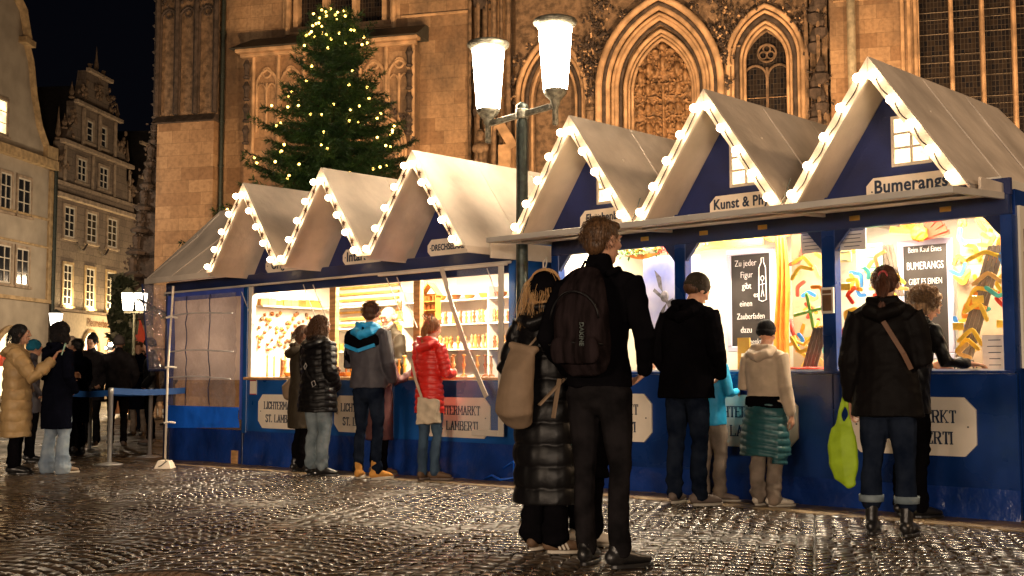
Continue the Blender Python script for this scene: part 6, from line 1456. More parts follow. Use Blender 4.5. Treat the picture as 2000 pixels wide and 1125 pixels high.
# ------------------------------------------------------------------ church
CH = empty('church', (4.33, 36, 0), R(-16)); tag(CH, 'floodlit gothic sandstone church rising behind the stalls', 'church')
M['stone'] = masonry('sandstone_ashlar', (.40, .26, .15), (.24, .14, .075), (.20, .125, .07), .80, .42, stain_amt=.8, gap=.006, bump=.35)
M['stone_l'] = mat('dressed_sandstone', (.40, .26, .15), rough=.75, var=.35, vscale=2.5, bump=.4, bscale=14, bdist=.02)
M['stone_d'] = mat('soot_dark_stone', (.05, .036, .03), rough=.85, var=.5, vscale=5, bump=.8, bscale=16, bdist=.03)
M['stone_m'] = mat('weathered_shaded_stone', (.16, .105, .065), rough=.8, var=.45, vscale=6, bump=.8, bscale=22, bdist=.03)  # weathered tone, darkened further to put shade into the recesses
M['lead'] = mat('lead_sheet', (.035, .038, .035), rough=.6, var=.3)
def leaded(name):
    m = bpy.data.materials.new(name); m.use_nodes = True; nt = m.node_tree; n = nt.nodes; l = nt.links; b = n['Principled BSDF']; b.inputs['Roughness'].default_value = .22
    t = n.new('ShaderNodeTexCoord'); s = n.new('ShaderNodeSeparateXYZ'); c = n.new('ShaderNodeCombineXYZ'); l.new(t.outputs['Object'], s.inputs[0]); l.new(s.outputs['X'], c.inputs[0]); l.new(s.outputs['Z'], c.inputs[1])
    k = n.new('ShaderNodeTexBrick'); k.offset = 0; k.inputs['Scale'].default_value = 1; k.inputs['Brick Width'].default_value = .10; k.inputs['Row Height'].default_value = .16; k.inputs['Mortar Size'].default_value = .008
    k.inputs['Color1'].default_value = (.008, .008, .011, 1); k.inputs['Color2'].default_value = (.026, .019, .015, 1); k.inputs['Mortar'].default_value = (.05, .042, .035, 1); l.new(c.outputs[0], k.inputs['Vector'])
    l.new(k.outputs['Color'], b.inputs['Base Color']); bp = n.new('ShaderNodeBump'); bp.inputs['Strength'].default_value = .5; bp.inputs['Distance'].default_value = .01; l.new(k.outputs['Color'], bp.inputs['Height']); l.new(bp.outputs[0], b.inputs['Normal'])
    return m
M['leaded'] = leaded('leaded_glass')
def cp(name, mb, m, parent=None, **k): return obj(name, mb, m, parent or CH, **k)
def arch(cx, w, h, zs, n=14, zb=None):
    """pointed arch, half width w, rise h above the spring line zs; optional jambs down to zb"""
    Rr = (w * w + h * h) / (2 * w); P = []
    a1 = math.asin(min(1, h / Rr))
    for i in range(n + 1):
        a = a1 * i / n; P.append((cx - w + Rr - Rr * math.cos(a), zs + Rr * math.sin(a)))
    Q = [(2 * cx - x, z) for x, z in P[::-1][1:]]
    P = P + Q
    if zb is not None: P = [(cx - w, zb)] + P + [(cx + w, zb)]
    return P
def a3(P, y): return [(x, y, z) for x, z in P]
def bay(mb, x0, x1, cx, w, h, zs, zb, zt, y=0.0):
    P = arch(cx, w, h, zs)
    mb.add([(x0, y, zb), (cx - w, y, zb), (cx - w, y, zs), (x0, y, zs)], [(0, 1, 2, 3)]); mb.add([(cx + w, y, zb), (x1, y, zb), (x1, y, zs), (cx + w, y, zs)], [(0, 1, 2, 3)])
    m = len(P); pl = [(x0, y, zs)] + a3(P[:m // 2 + 1], y); tl_ = [(x0, y, zs)] + [(x0 + (cx - x0) * (i / (m // 2)), y, zt) for i in range(m // 2 + 1)]
    for i in range(len(pl) - 1): mb.add([pl[i], pl[i + 1], tl_[i + 1], tl_[i]], [(0, 1, 2, 3)])
    pr = a3(P[m // 2:], y) + [(x1, y, zs)]; tr = [(cx + (x1 - cx) * (i / (m // 2)), y, zt) for i in range(m // 2 + 1)] + [(x1, y, zs)]
    for i in range(len(pr) - 1): mb.add([pr[i], pr[i + 1], tr[i + 1], tr[i]], [(0, 1, 2, 3)])
def reveal(mb, P, y0, y1):
    for a, b in zip(P[:-1], P[1:]): mb.add([(a[0], y0, a[1]), (b[0], y0, b[1]), (b[0], y1, b[1]), (a[0], y1, a[1])], [(0, 1, 2, 3)])
def fill(mb, P, y):
    mb.add([(x, y, z) for x, z in P], [tuple(range(len(P)))])
def foliage(name, spots, m, seed, parent=None):
    r = random.Random(seed); mb = MB()
    for (x, y, z, s, n) in spots:
        for _ in range(n):
            mb.ell((x + r.gauss(0, s), y + r.uniform(-.10, .02), z + r.gauss(0, s)), (r.uniform(.025, .06), .05, r.uniform(.025, .06)), 6, 4, .3, r)
    return cp(name, mb, m, parent)
ZB, ZT = 2.0, 15.5
# ---- plain wall faces
w = MB()
w.box(-14.5, -12.4, 0, .6, ZB, ZT); w.box(-8.25, -5.9, 0, .6, ZB, ZT)
w.box(-12.4, -8.25, 0, .6, ZB, 12.55)         # below the high window
w.box(5.1, 7.35, .0, .6, ZB, ZT)
cp('wall', w, M['stone'])
w = MB(); w.box(-5.9, 5.1, 1.3, 1.6, ZB, ZT); cp('rear_wall', w, M['stone'])
# high window on the left, above the hood
hw_ = MB(); hw_.box(-12.0, -8.65, .35, .4, 12.55, ZT); g_ = cp('window', hw_, M['leaded'])
fm = MB()
for x in (-12.05, -11.0, -9.95, -8.9): fm.box(x, x + .16, .05, .5, 12.4, ZT)
fm.box(-12.4, -12.15, .0, .6, 12.5, ZT); fm.box(-8.6, -8.25, .0, .6, 12.5, ZT); fm.tube([(-12.2, -.05, 12.3), (-12.2, -.05, ZT)], .09, 8); fm.tube([(-8.45, -.05, 12.1), (-8.45, -.05, ZT)], .09, 8)
fm.hexa([(-12.2, -.1, 12.3), (-8.4, -.1, 12.3), (-8.4, .35, 12.3), (-12.2, .35, 12.3)], [(-12.2, .2, 12.62), (-8.4, .2, 12.62), (-8.4, .35, 12.62), (-12.2, .35, 12.62)])
cp('mullion', fm, M['stone_l'], g_)
# ---- hooded porch block with blind tracery (left)
HX0, HX1 = -13.45, -7.55
pb = MB(); pb.box(HX0, HX1, -.55, 0, ZB, 11.62); cp('porch_block', pb, M['stone'])
hd = MB(); hd.hexa([(HX0 - .35, -1.05, 11.72), (HX1 + .28, -1.05, 11.72), (HX1 + .28, 0, 11.72), (HX0 - .35, 0, 11.72)], [(HX0 + .1, -.25, 12.2), (HX1 + .28, -.25, 12.2), (HX1 + .28, 0, 12.2), (HX0 + .1, 0, 12.2)])
cp('porch_roof', hd, M['lead']); hd = MB(); hd.box(HX0 - .2, HX1 + .22, -.92, -.56, 11.60, 11.72); hd.box(HX0 - .1, HX1 + .12, -.76, -.56, 11.48, 11.6); cp('cornice', hd, M['stone_l'], bevel=.02)
tr_ = MB()
for c0 in (-13.1, -9.35):
    for k in range(2 if c0 < -10 else 2):
        cx = c0 + .45 + .86 * k; P = arch(cx, .36, .5, 10.55, 8, 9.0); 
        tr_.tube(a3(P, -.57), .055, 6); tr_.tube([(cx + .15 * math.cos(a), -.58, 10.95 + .16 * math.sin(a)) for a in np.linspace(0, 6.28, 14)], .035, 5)
        tr_.tube([(cx, -.58, 9.0), (cx, -.58, 10.6)], .045, 6)
        for q in (cx - .18, cx + .18): tr_.tube(a3(arch(q, .16, .24, 10.35, 5), -.59), .03, 5)
    for x in (c0 - .02, c0 + .88, c0 + 1.78): tr_.tube([(x, -.60, 8.3), (x, -.60, 11.5)], .07, 6)
cp('blind_tracery', tr_, M['stone_l'])
sh_ = MB(); r_ = random.Random(3)
for x in (-13.3, -9.45, -7.65):
    for k in range(4): sh_.lathe([(.10, 0), (.12, .05), (.07, .1), (.09, .35), (.13, .45), (.05, .62)], (x, -.72, 8.6 + .72 * k), 7)
cp('canopied_shaft', sh_, M['stone_d'])
dr = MB(); P = arch(-8.6, .95, 1.1, 8.35, 12, 6.0)
for k in range(4): dr.tube(a3(arch(-8.9, 1.15 - .12 * k, 1.15 - .12 * k, 8.2, 12, 6.0), -.60 - .04 * (3 - k)), .05, 6)
cp('portal_arch', dr, M['stone_l']); foliage('carved_crockets', [(-8.9 + 1.35 * math.cos(a), -.65, 8.3 + 1.35 * math.sin(a), .06, 7) for a in np.linspace(.1, 3.0, 15)], M['stone_d'], 5)
# ---- far left buttress with three niches
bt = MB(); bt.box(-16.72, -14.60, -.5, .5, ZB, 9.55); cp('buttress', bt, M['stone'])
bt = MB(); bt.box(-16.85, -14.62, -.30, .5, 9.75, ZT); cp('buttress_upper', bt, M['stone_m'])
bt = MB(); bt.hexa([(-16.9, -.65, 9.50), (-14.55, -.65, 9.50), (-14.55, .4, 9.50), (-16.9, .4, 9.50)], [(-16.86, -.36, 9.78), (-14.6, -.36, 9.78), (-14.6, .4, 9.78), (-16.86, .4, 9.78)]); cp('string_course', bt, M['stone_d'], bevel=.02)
nt_ = MB()
for k in range(3):
    cx = -16.45 + .73 * k
    nt_.tube(a3(arch(cx, .30, .36, 13.1, 7, 9.85), -.34), .05, 6); nt_.tube([(cx + .12 * math.cos(a), -.35, 13.25 + .12 * math.sin(a)) for a in np.linspace(0, 6.28, 12)], .035, 5)
for k in range(4): nt_.tube([(-16.82 + .73 * k, -.42, 9.8), (-16.82 + .73 * k, -.42, ZT)], .10, 6)
cp('niche_tracery', nt_, M['stone_d'])
fl_ = MB()
for k in range(14): 
    zz = 9.6 + .45 * k; fl_.lathe([(.12, 0), (.17, .06), (.09, .12), (.10, .40), (.05, .45)], (-16.98 + .02 * (k % 2), -.2, zz - .3), 7)
for k in range(9):
    zz = 8.9 - .75 * k; fl_.lathe([(.16 + .03 * k, 0), (.22 + .03 * k, .1), (.12, .22), (.15, .62), (.03, .75)], (-17.0 - .12 * k, -.2, zz), 7); fl_.box(-16.95 - .12 * k, -16.7, -.1, .3, zz - .1, zz + .75)
cp('pinnacle', fl_, M['stone_d'])
foliage('carved_ornament', [(-17.0 - .08 * k, -.25, 9.3 - .5 * k, .13, 16) for k in range(10)] + [(-16.5 + .7 * k, -.38, 13.75, .14, 14) for k in range(3)], M['stone_d'], 8)
dp = MB(); dp.tube([(-14.48, -.2, ZB), (-14.48, -.2, ZT)], .075, 8)
for z in np.arange(5, 15, 1.5): dp.tube([(-14.48, -.2, z), (-14.48, -.2, z + .08)], .10, 8)
cp('drainpipe', dp, M['iron'], smooth=False)
# courses and strings on plain walls
sg_ = MB(); sg_.box(-8.2, -5.95, -.06, 0, 12.55, 12.63); sg_.box(5.2, 7.3, -.05, 0, 11.9, 11.96); cp('string_course', sg_, M['stone_l'], bevel=.01)
# ---- portal: shafts, three pointed bays
pw = MB()
bay(pw, -4.55, -2.02, -3.35, 1.10, 1.95, 9.75, ZB, ZT, .55); bay(pw, -2.02, 2.02, .06, 1.62, 2.45, 9.85, ZB, ZT, .45); bay(pw, 2.02, 4.42, 3.22, .98, 1.45, 10.5, ZB, ZT, .5)
rv = MB(); reveal(rv, arch(-3.35, 1.10, 1.95, 9.75, 14, ZB), .55, 1.3); reveal(rv, arch(.06, 1.62, 2.45, 9.85, 14, ZB), .45, 1.3); reveal(rv, arch(3.22, .98, 1.45, 10.5, 14, ZB), .5, 1.3)
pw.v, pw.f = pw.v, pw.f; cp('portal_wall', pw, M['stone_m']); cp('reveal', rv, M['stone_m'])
def mould(cx, w, h, zs, ks, y0, m, name='arch_moulding', zb=ZB, dy=.10):
    for i, (dw, r_, mm) in enumerate(ks):
        P = arch(cx, w - dw, h - dw * 1.15, zs, 16, zb); cp(name, MB().tube(a3(P, y0 + dy * i), r_, 8), mm or m, smooth=True)
sl_, sd_ = M['stone_l'], M['stone_d']
mould(-3.35, 1.12, 2.0, 9.75, [(0, .09, None), (.14, .055, None), (.26, .07, sd_), (.40, .05, None)], .48, sl_)
mould(.06, 1.86, 2.75, 9.85, [(0, .11, None), (.15, .06, sd_), (.25, .09, None), (.40, .055, None), (.50, .08, None), (.62, .05, sd_)], .20, sl_, dy=.07)
mould(.06, 1.13, 1.85, 9.85, [(0, .07, None), (.10, .045, None), (.19, .055, None)], .72, sl_)
mould(3.22, 1.10, 1.60, 10.5, [(0, .08, None), (.13, .055, None), (.24, .08, sd_), (.36, .05, None), (.46, .055, None)], .34, sl_)
# hood mould crockets and spandrel foliage
sp = []
for (cx, w_, h_, zs) in ((.06, 2.06, 2.95, 9.85), (3.22, 1.28, 1.8, 10.5), (-3.35, 1.28, 2.2, 9.75)):
    P = arch(cx, w_, h_, zs, 9)
    for (x, z) in P[::2]: sp.append((x, .25, z, .085, 11))
for (x, z, n) in ((-2.05, 11.2, 60), (-1.85, 11.9, 40), (2.0, 11.3, 60), (2.1, 12.0, 30), (-2.1, 10.6, 30), (2.05, 10.7, 30), (1.75, 12.5, 26), (-1.7, 12.5, 26)): sp.append((x, .35, z, .17, n))
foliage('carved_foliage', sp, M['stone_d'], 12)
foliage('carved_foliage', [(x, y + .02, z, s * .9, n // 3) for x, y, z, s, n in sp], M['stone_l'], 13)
# wall statues' canopies between the arches
cn = MB()
for x in (-2.08, 2.02):
    cn.lathe([(.05, 0), (.14, .1), (.16, .5), (.12, .55), (.18, .62), (.10, .75), (.12, 1.1), (.02, 1.55)], (x, .35, 8.7), 8); cn.tube([(x, .35, ZB), (x, .35, 8.7)], .08, 8)
    for q in (-.14, .14): cn.tube([(x + q, .38, ZB), (x + q, .38, 9.6)], .04, 6)
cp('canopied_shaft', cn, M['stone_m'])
# tree-of-Jesse relief
def jesse():
    nx_, nz_ = 120, 230; X = np.linspace(-1.0, 1.0, nx_); Z = np.linspace(6.9, 11.75, nz_); XX, ZZ = np.meshgrid(X, Z); Hh = np.zeros_like(XX); r = np.random.RandomState(4)
    def blob(x, z, sx_, sz_, h): 
        global _; d = ((XX - x) / sx_) ** 2 + ((ZZ - z) / sz_) ** 2; np.maximum(Hh, h * np.sqrt(np.clip(1 - d, 0, 1)), out=Hh)
    def stroke(p, r0, h):
        for (x0, z0), (x1, z1) in zip(p[:-1], p[1:]):
            n = int(max(2, math.hypot(x1 - x0, z1 - z0) / .03))
            for i in range(n): t = i / n; blob(x0 + (x1 - x0) * t, z0 + (z1 - z0) * t, r0, r0, h)
    stroke([(0, 6.9), (.02, 8.2), (0, 10.1)], .065, .12)
    for k in range(5):
        z = 7.2 + .62 * k
        for sg in (-1, 1):
            stroke([(0, z - .1), (sg * .25, z + .05), (sg * .55, z + .02), (sg * .82, z + .18), (sg * .86, z + .42), (sg * .62, z + .52)], .035, .08)
            blob(sg * .48, z + .30, .13, .2, .16); blob(sg * .48, z + .52, .06, .07, .19); blob(sg * .75, z + .3, .10, .13, .12); blob(sg * .22, z + .34, .08, .14, .12)
    for (x, z) in ((0, 10.75), (-.45, 10.55), (.45, 10.55), (-.72, 10.3), (.72, 10.3)):
        blob(x, z, .13, .27, .17); blob(x, z + .32, .07, .08, .20); blob(x - .12, z + .02, .08, .1, .12); blob(x + .12, z - .05, .08, .1, .12)
    stroke([(-.9, 10.12), (.9, 10.12)], .04, .09); blob(0, 11.25, .14, .16, .16); blob(-.25, 11.15, .13, .1, .12); blob(.25, 11.15, .13, .1, .12); blob(0, 11.5, .07, .1, .14)
    for _i in range(900):
        x, z = r.uniform(-1, 1), r.uniform(6.9, 11.6); s = r.uniform(.02, .055); blob(x, z, s, s * r.uniform(.7, 1.5), r.uniform(.05, .11))
    hw2 = np.where(ZZ < 9.85, 1.0, 1.0 * np.sqrt(np.clip(1 - ((ZZ - 9.85) / 1.95) ** 1.7, 0, 1)))
    XX2 = np.clip(XX, -hw2, hw2) * .97
    V = np.stack([XX2 + .06, 1.2 - Hh * 2.0, ZZ], -1).reshape(-1, 3); idx = np.arange(nx_ * nz_).reshape(nz_, nx_)
    F = np.stack([idx[:-1, :-1], idx[:-1, 1:], idx[1:, 1:], idx[1:, :-1]], -1).reshape(-1, 4)
    link('relief', mesh_np('relief', V, F), mat('gilded_brown_relief', (.24, .14, .07), rough=.6, var=.5, vscale=7, bump=.6, bscale=30), CH, smooth=True)
jesse()
# pointed window on the right of the portal
gw = MB(); P = arch(3.22, .78, 1.25, 10.35, 12, ZB); fill(gw, P, 1.2); g2 = cp('window', gw, M['leaded'])
tm = MB(); tm.box(3.18, 3.26, 1.05, 1.2, ZB, 10.4)
for sg in (-1, 1): tm.tube(a3(arch(3.22 + sg * .36, .34, .36, 10.12, 7), 1.10), .04, 6)
tm.tube([(3.22 + .27 * math.cos(a), 1.1, 10.85 + .27 * math.sin(a)) for a in np.linspace(0, 6.28, 20)], .035, 6)
for k in range(3):
    a = math.pi / 2 + k * 2.094; tm.tube([(3.22 + .13 * math.cos(a) + .11 * math.cos(b), 1.09, 10.85 + .13 * math.sin(a) + .11 * math.sin(b)) for b in np.linspace(0, 6.28, 12)], .025, 5)
tm.tube(a3(arch(3.22, .74, 1.2, 10.35, 12, ZB), 1.12), .05, 6)
cp('tracery', tm, M['stone_m'], g2)
sb = MB()
for z in np.arange(6.4, 10.1, .62): sb.tube([(2.5, 1.16, z), (3.95, 1.16, z + .0)], .012, 4)
cp('saddle_bar', sb, M['stone_l'], g2)
gw = MB(); fill(gw, arch(-3.35, .72, 1.45, 9.75, 12, ZB), 1.25); cp('blind_panel', gw, M['stone_m'])
# clustered shafts both sides of the portal
cs = MB(); r_ = random.Random(9)
for (x0, x1) in ((-5.95, -4.45), (4.35, 5.2)):
    n = int((x1 - x0) / .17)
    for k in range(n):
        x = x0 + .08 + .17 * k; y = .1 + .25 * math.sin(k * 2.1) - .15; cs.tube([(x, y, ZB), (x, y, ZT)], .06 + .03 * (k % 2), 6)
cp('clustered_shaft', cs, M['stone_m'])
cd_ = MB()
for (x0, zz) in ((-5.45, 9.1), (-5.45, 12.6), (4.75, 8.2), (4.75, 10.4), (4.8, 12.4)):
    for k in range(4): cd_.lathe([(.06, 0), (.20, .1), (.22, .28), (.12, .36), (.16, .5), (.04, .8)], (x0 + .16 * (k % 2) - .08, -.12 - .05 * k, zz + .42 * k), 8)
cp('canopy', cd_, M['stone_d'])
foliage('carved_ornament', [(-5.4, -.1, 12.9, .13, 40), (4.75, -.1, 9.6, .16, 60), (4.8, -.1, 8.8, .16, 50), (4.7, -.1, 11.6, .14, 40), (4.9, -.1, 7.9, .16, 40)], M['stone_d'], 31)
# robed statue on the left shaft
stt = MB()
for k in range(9): stt.tube([(-5.4 + .13 * math.sin(k * .8) , -.42 + .05 * math.cos(k * 2), 6.6), (-5.4 + .16 * math.sin(k * .8 + .1), -.45 + .08 * math.cos(k * 2), 7.6), (-5.4 + .10 * math.sin(k * .8), -.42, 8.35)], [.09, .08, .05], 6)
stt.ell((-5.4, -.45, 8.5), (.13, .13, .17), 10, 8); stt.ell((-5.4, -.43, 8.1), (.28, .16, .2), 10, 8); stt.lathe([(.28, -.1), (.32, 0), (.2, .08)], (-5.4, -.35, 6.5), 10)
cp('statue', stt, M['stone_m'], smooth=True)
ga = MB(); ga.beam((-4.9, -.3, 9.0), (-4.35, -.3, 8.1), .3, .12, up=(0, 1, 0)); ga.beam((-4.9, -.28, 9.0), (-5.2, -.28, 8.6), .3, .12, up=(0, 1, 0)); ga.box(-4.85, -4.45, -.35, .1, 6.0, 8.2); cp('gablet', ga, M['stone_l'])
# pale downpipe and right wall
cp('downpipe', MB().tube([(5.70, -.28, ZB), (5.70, -.28, ZT)], .125, 14), mat('pale_pipe', (.52, .46, .34), rough=.4, metal=.3, var=.25, vscale=6), smooth=True)
# ---- great window on the right
big = MB(); big.box(7.55, 14.5, .55, .6, ZB, ZT); g3 = cp('window', big, M['leaded'])
mm = MB()
for x in (8.44, 9.27, 10.1, 10.93, 11.76, 12.6): mm.box(x - .055, x + .055, .25, .55, ZB, ZT); mm.tube([(x, .22, ZB), (x, .22, ZT)], .045, 6)
mm.box(7.35, 7.56, .12, .6, ZB, ZT)
for x, y in ((7.1, -.05), (7.28, .02), (7.46, .10)): mm.tube([(x, y, ZB), (x, y, ZT)], .06, 8)
cp('mullion', mm, M['stone_l'], g3)
sb = MB()
for k in range(40):
    z = 5.0 + k * .42 - (.2 if k % 3 == 1 else 0); sb.tube([(7.56, .50, z), (14.4, .50, z)], .009 if k % 2 else .013, 4)
cp('saddle_bar', sb, mat('grey_bar', (.16, .13, .10)), g3)
w = MB(); w.box(14.4, 20, 0, .6, ZB, ZT); cp('wall', w, M['stone'])
# roof mass so the wall is not a loose sheet
w = MB(); w.box(-16.9, 20, .7 + 1.0, 9, 0, ZT + .4); cp('nave', w, M['stone_m'])
w = MB(); w.box(-16.9, 20, .05, 1.25, 0, 2.0); cp('plinth', w, M['stone'])
# ------------------------------------------------------------------ houses along the street on the left
HA = math.atan2(.992, .126)
def house(name, label): e = empty(name, (-20.5, 53.8, 0), HA); tag(e, label, 'house'); return e
M['render_w'] = mat('cream_render', (.33, .28, .22), rough=.8, var=.15, vscale=1.2, bump=.3, bscale=20)
M['trimy'] = mat('ochre_sandstone_trim', (.36, .25, .13), rough=.75, var=.3, vscale=4, bump=.4, bscale=15)
M['hstone'] = masonry('grey_brown_ashlar', (.22, .165, .12), (.15, .11, .085), (.09, .07, .05), .8, .36)
M['hstone_l'] = mat('pale_house_trim', (.28, .21, .15), rough=.8, var=.3, vscale=4, bump=.5, bscale=14)
M['pane'] = mat('dark_window_pane', (.015, .016, .020), rough=.1, var=0, bump=0)
M['sash'] = mat('white_sash', (.55, .50, .42), rough=.5, var=.05)
M['roof'] = mat('dark_roof_tile', (.02, .016, .014), rough=.8, var=.3)
M['glow'] = lit('lit_room', (1.0, .72, .32), 3.2); M['shopglow'] = lit('lit_shop', (1.0, .72, .36), 4.0); M['lantern'] = emis('lantern_glass', (1.0, .90, .74), 7.0)
def window(H, x0, x1, z0, z1, lit=None, cols=2, rows=4, y=0.0, sill=True):
    f = MB(); t = .06
    f.box(x0 - .12, x0, y - .06, y + .1, z0 - .05, z1 + .12); f.box(x1, x1 + .12, y - .06, y + .1, z0 - .05, z1 + .12); f.box(x0, x1, y - .05, y + .1, z1, z1 + .12)
    if sill: f.box(x0 - .18, x1 + .18, y - .13, y + .08, z0 - .14, z0 - .04)
    w = obj('window', f, M['hstone_l'], H)
    obj('pane', MB().box(x0, x1, y - .004, y + .03, z0, z1), lit or M['pane'], w)
    s = MB(); s.box(x0, x0 + t, y - .04, y - .006, z0, z1); s.box(x1 - t, x1, y - .04, y - .006, z0, z1); s.box(x0 + t, x1 - t, y - .04, y - .006, z0, z0 + t); s.box(x0 + t, x1 - t, y - .04, y - .006, z1 - t, z1)
    for i in range(1, cols): xx = x0 + (x1 - x0) * i / cols; s.box(xx - .03, xx + .03, y - .035, y - .006, z0 + t, z1 - t)
    for i in range(1, rows): zz = z0 + (z1 - z0) * i / rows; s.box(x0 + t, x1 - t, y - .030, y - .006, zz - .02, zz + .02)
    obj('sash', s, M['sash'], w); return w
# ---- house A: curved gable
HAo = house('gabled_house', 'cream house with a curved gable at the left edge of the square')
body = MB(); P = [(-9.5, 0), (-.12, 0), (-.12, 10.9), (-.75, 11.1), (-1.5, 12.0), (-2.0, 13.2), (-2.35, 14.6), (-2.75, 15.3), (-3.2, 16.6), (-4.1, 17.3), (-5.2, 17.5), (-6.4, 17.3), (-7.2, 16.6), (-7.6, 15.3), (-8.2, 13.2), (-9.5, 11.0)]
body.prism(P, .0, .5); obj('wall', body, M['render_w'], HAo)
bk_ = MB(); bk_.box(-9.3, -.2, .5, 8, 0, 11); bk_.prism([(-9.3, 11), (-.2, 11), (-4.8, 17.0)], .5, 8); obj('roof', bk_, M['roof'], HAo)
cpg = MB(); cp_ = [(-.75, 11.1), (-1.5, 12.0), (-2.0, 13.2), (-2.35, 14.6), (-2.75, 15.3)]
cpg.tube([(x, -.05, z) for x, z in cp_], .16, 6); cpg.beam((-2.5, -.1, 15.3), (-3.3, -.1, 15.35), .5, .25); cpg.tube([(-2.75, -.1, 15.5), (-3.2, -.1, 16.65), (-4.1, -.1, 17.35), (-5.2, -.1, 17.55)], .2, 6)
for (z, h, o_) in ((10.25, .4, .28), (7.95, .10, .06), (6.72, .08, .1), (4.3, .16, .12)): cpg.box(-9.5, -.1, -o_, -.001, z, z + h)
cpg.box(-1.0, -.08, -.22, .3, 10.65, 11.25); cpg.box(-.45, -.08, -.08, -.001, 4.4, 10.2)
obj('trim', cpg, M['trimy'], HAo)
window(HAo, -5.3, -4.05, 11.05, 12.5, M['glow'], 2, 3)
for (x0, x1, z0, z1) in ((-4.4, -3.55, 7.95, 9.5), (-3.05, -2.0, 7.95, 9.5), (-4.4, -3.45, 4.95, 6.5), (-3.0, -2.0, 4.95, 6.5), (-6.2, -5.3, 7.95, 9.5), (-6.2, -5.3, 4.95, 6.5)): window(HAo, x0, x1, z0, z1, None, 2, 3)
gl = MB(); Pa = [(-3.2 + 1.45 * math.cos(a), 1.6 + 1.5 * math.sin(a)) for a in np.linspace(0, math.pi, 16)]; gl.prism([(-1.75, .3)] + Pa + [(-4.65, .3)], -.02, -.004)
sw = obj('shop_window', gl, M['shopglow'], HAo); am = MB().tube([(x, -.05, z) for x, z in Pa], .14, 6); obj('arch', am, M['trimy'], sw)
dd = MB(); r_ = random.Random(5)
for k in range(7): dd.lathe([(.16, 0), (.11, .3), (.01, .62 + .2 * (k % 3))], (-4.0 + .3 * k, -.06, 1.5), 6)
obj('display', dd, mat('red_decoration', (.5, .06, .03)), sw)
# ---- house B: stepped renaissance gable
HB = house('gabled_house', 'tall grey-brown stone house with an ornate stepped gable and lit shop')
mb = MB(); mb.box(0, 8.6, 0, .5, 0, 9.3); obj('wall', mb, M['hstone'], HB)
gb_ = [(.25, 9.3), (8.4, 9.3), (8.0, 10.4), (7.3, 11.0), (7.3, 11.8), (6.9, 12.6), (6.1, 13.0), (6.1, 13.9), (5.3, 14.2), (5.0, 15.6), (2.9, 15.6), (2.6, 14.2), (1.9, 13.9), (1.9, 13.0), (1.2, 12.4), (.8, 11.8), (.8, 11.0), (.3, 10.4)]
mb = MB(); mb.prism(gb_, 0, .5); obj('gable', mb, M['hstone'], HB)
mb = MB(); mb.box(.1, 8.5, .5, 9, 0, 9.3); mb.prism([(.1, 9.3), (8.5, 9.3), (4.2, 15.2)], .5, 9); obj('roof', mb, M['roof'], HB)
mb = MB()
for (x0, x1, z, h, o_) in ((-.05, 8.7, 9.15, .22, .3), (-.05, 8.65, 9.75, .16, .2), (.4, 7.7, 11.65, .2, .25), (1.6, 6.4, 13.75, .18, .22), (2.7, 5.2, 15.5, .18, .22), (0, 8.6, 4.05, .12, .16)): mb.box(x0, x1, -o_, -.001, z, z + h)
for x in (2.55, 4.2, 5.85): mb.box(x - .12, x + .12, -.10, -.001, 11.9, 13.7); 
for x in (.9, 3.6, 5.9, 7.6): mb.box(x - .1, x + .1, -.08, -.001, 9.95, 11.6)
obj('cornice', mb, M['hstone_l'], HB, bevel=.02)
mb = MB()
for (x, z, h) in ((.45, 11.8, 1.5), (7.55, 11.85, 1.3), (1.6, 13.95, .8), (6.3, 13.95, .8), (3.3, 15.7, .3), (4.7, 15.7, .3), (3.95, 15.7, 1.3), (.3, 10.4, .6), (8.2, 10.4, .6), (1.0, 12.4, .7), (7.0, 12.4, .7)):
    mb.lathe([(.12, 0), (.16, .05), (.08, .14), (.13, .3), (.06, .5 * h + .1), (.01, h)], (x, .1, z), 8)
r_ = random.Random(2)
for (x, z) in ((.7, 10.8), (1.5, 12.9), (6.7, 12.9), (7.9, 10.9), (2.6, 14.6), (5.4, 14.6), (3.95, 14.9)):
    for _k in range(14): mb.ell((x + r_.gauss(0, .22), -.05, z + r_.gauss(0, .25)), (.10, .08, .12), 6, 4, .3, r_)
obj('ornament', mb, M['stone_m'], HB)
for x0, x1 in ((1.0, 1.95), (3.15, 4.15), (5.3, 6.3)):
    window(HB, x0, x1, 7.45, 8.85, None, 2, 4)
    w_ = window(HB, x0 + .05, x1 - .1, 4.35, 6.2, None, 2, 5); w_.data.materials.clear(); w_.data.materials.append(M['trimy'])
    lamp('sill_light', 'AREA', (0, 0, 0), 90, (1.0, .74, .36), .5).name = 'sill_light'
    lo = bpy.context.scene.objects[-1] if False else None
for (x0, x1) in ((2.1, 2.95), (4.3, 5.2)): window(HB, x0, x1, 10.2, 11.25, None, 2, 3)
for (x0, x1) in ((2.9, 3.5), (4.3, 4.9)): window(HB, x0, x1, 12.2, 13.2, None, 1, 3)
mb = MB(); mb.box(-.02, 8.6, -.02, -.001, 0, 4.02); fb = obj('shop_front', mb, mat('pale_render', (.52, .42, .30), rough=.7, var=.1, bump=.1), HB)
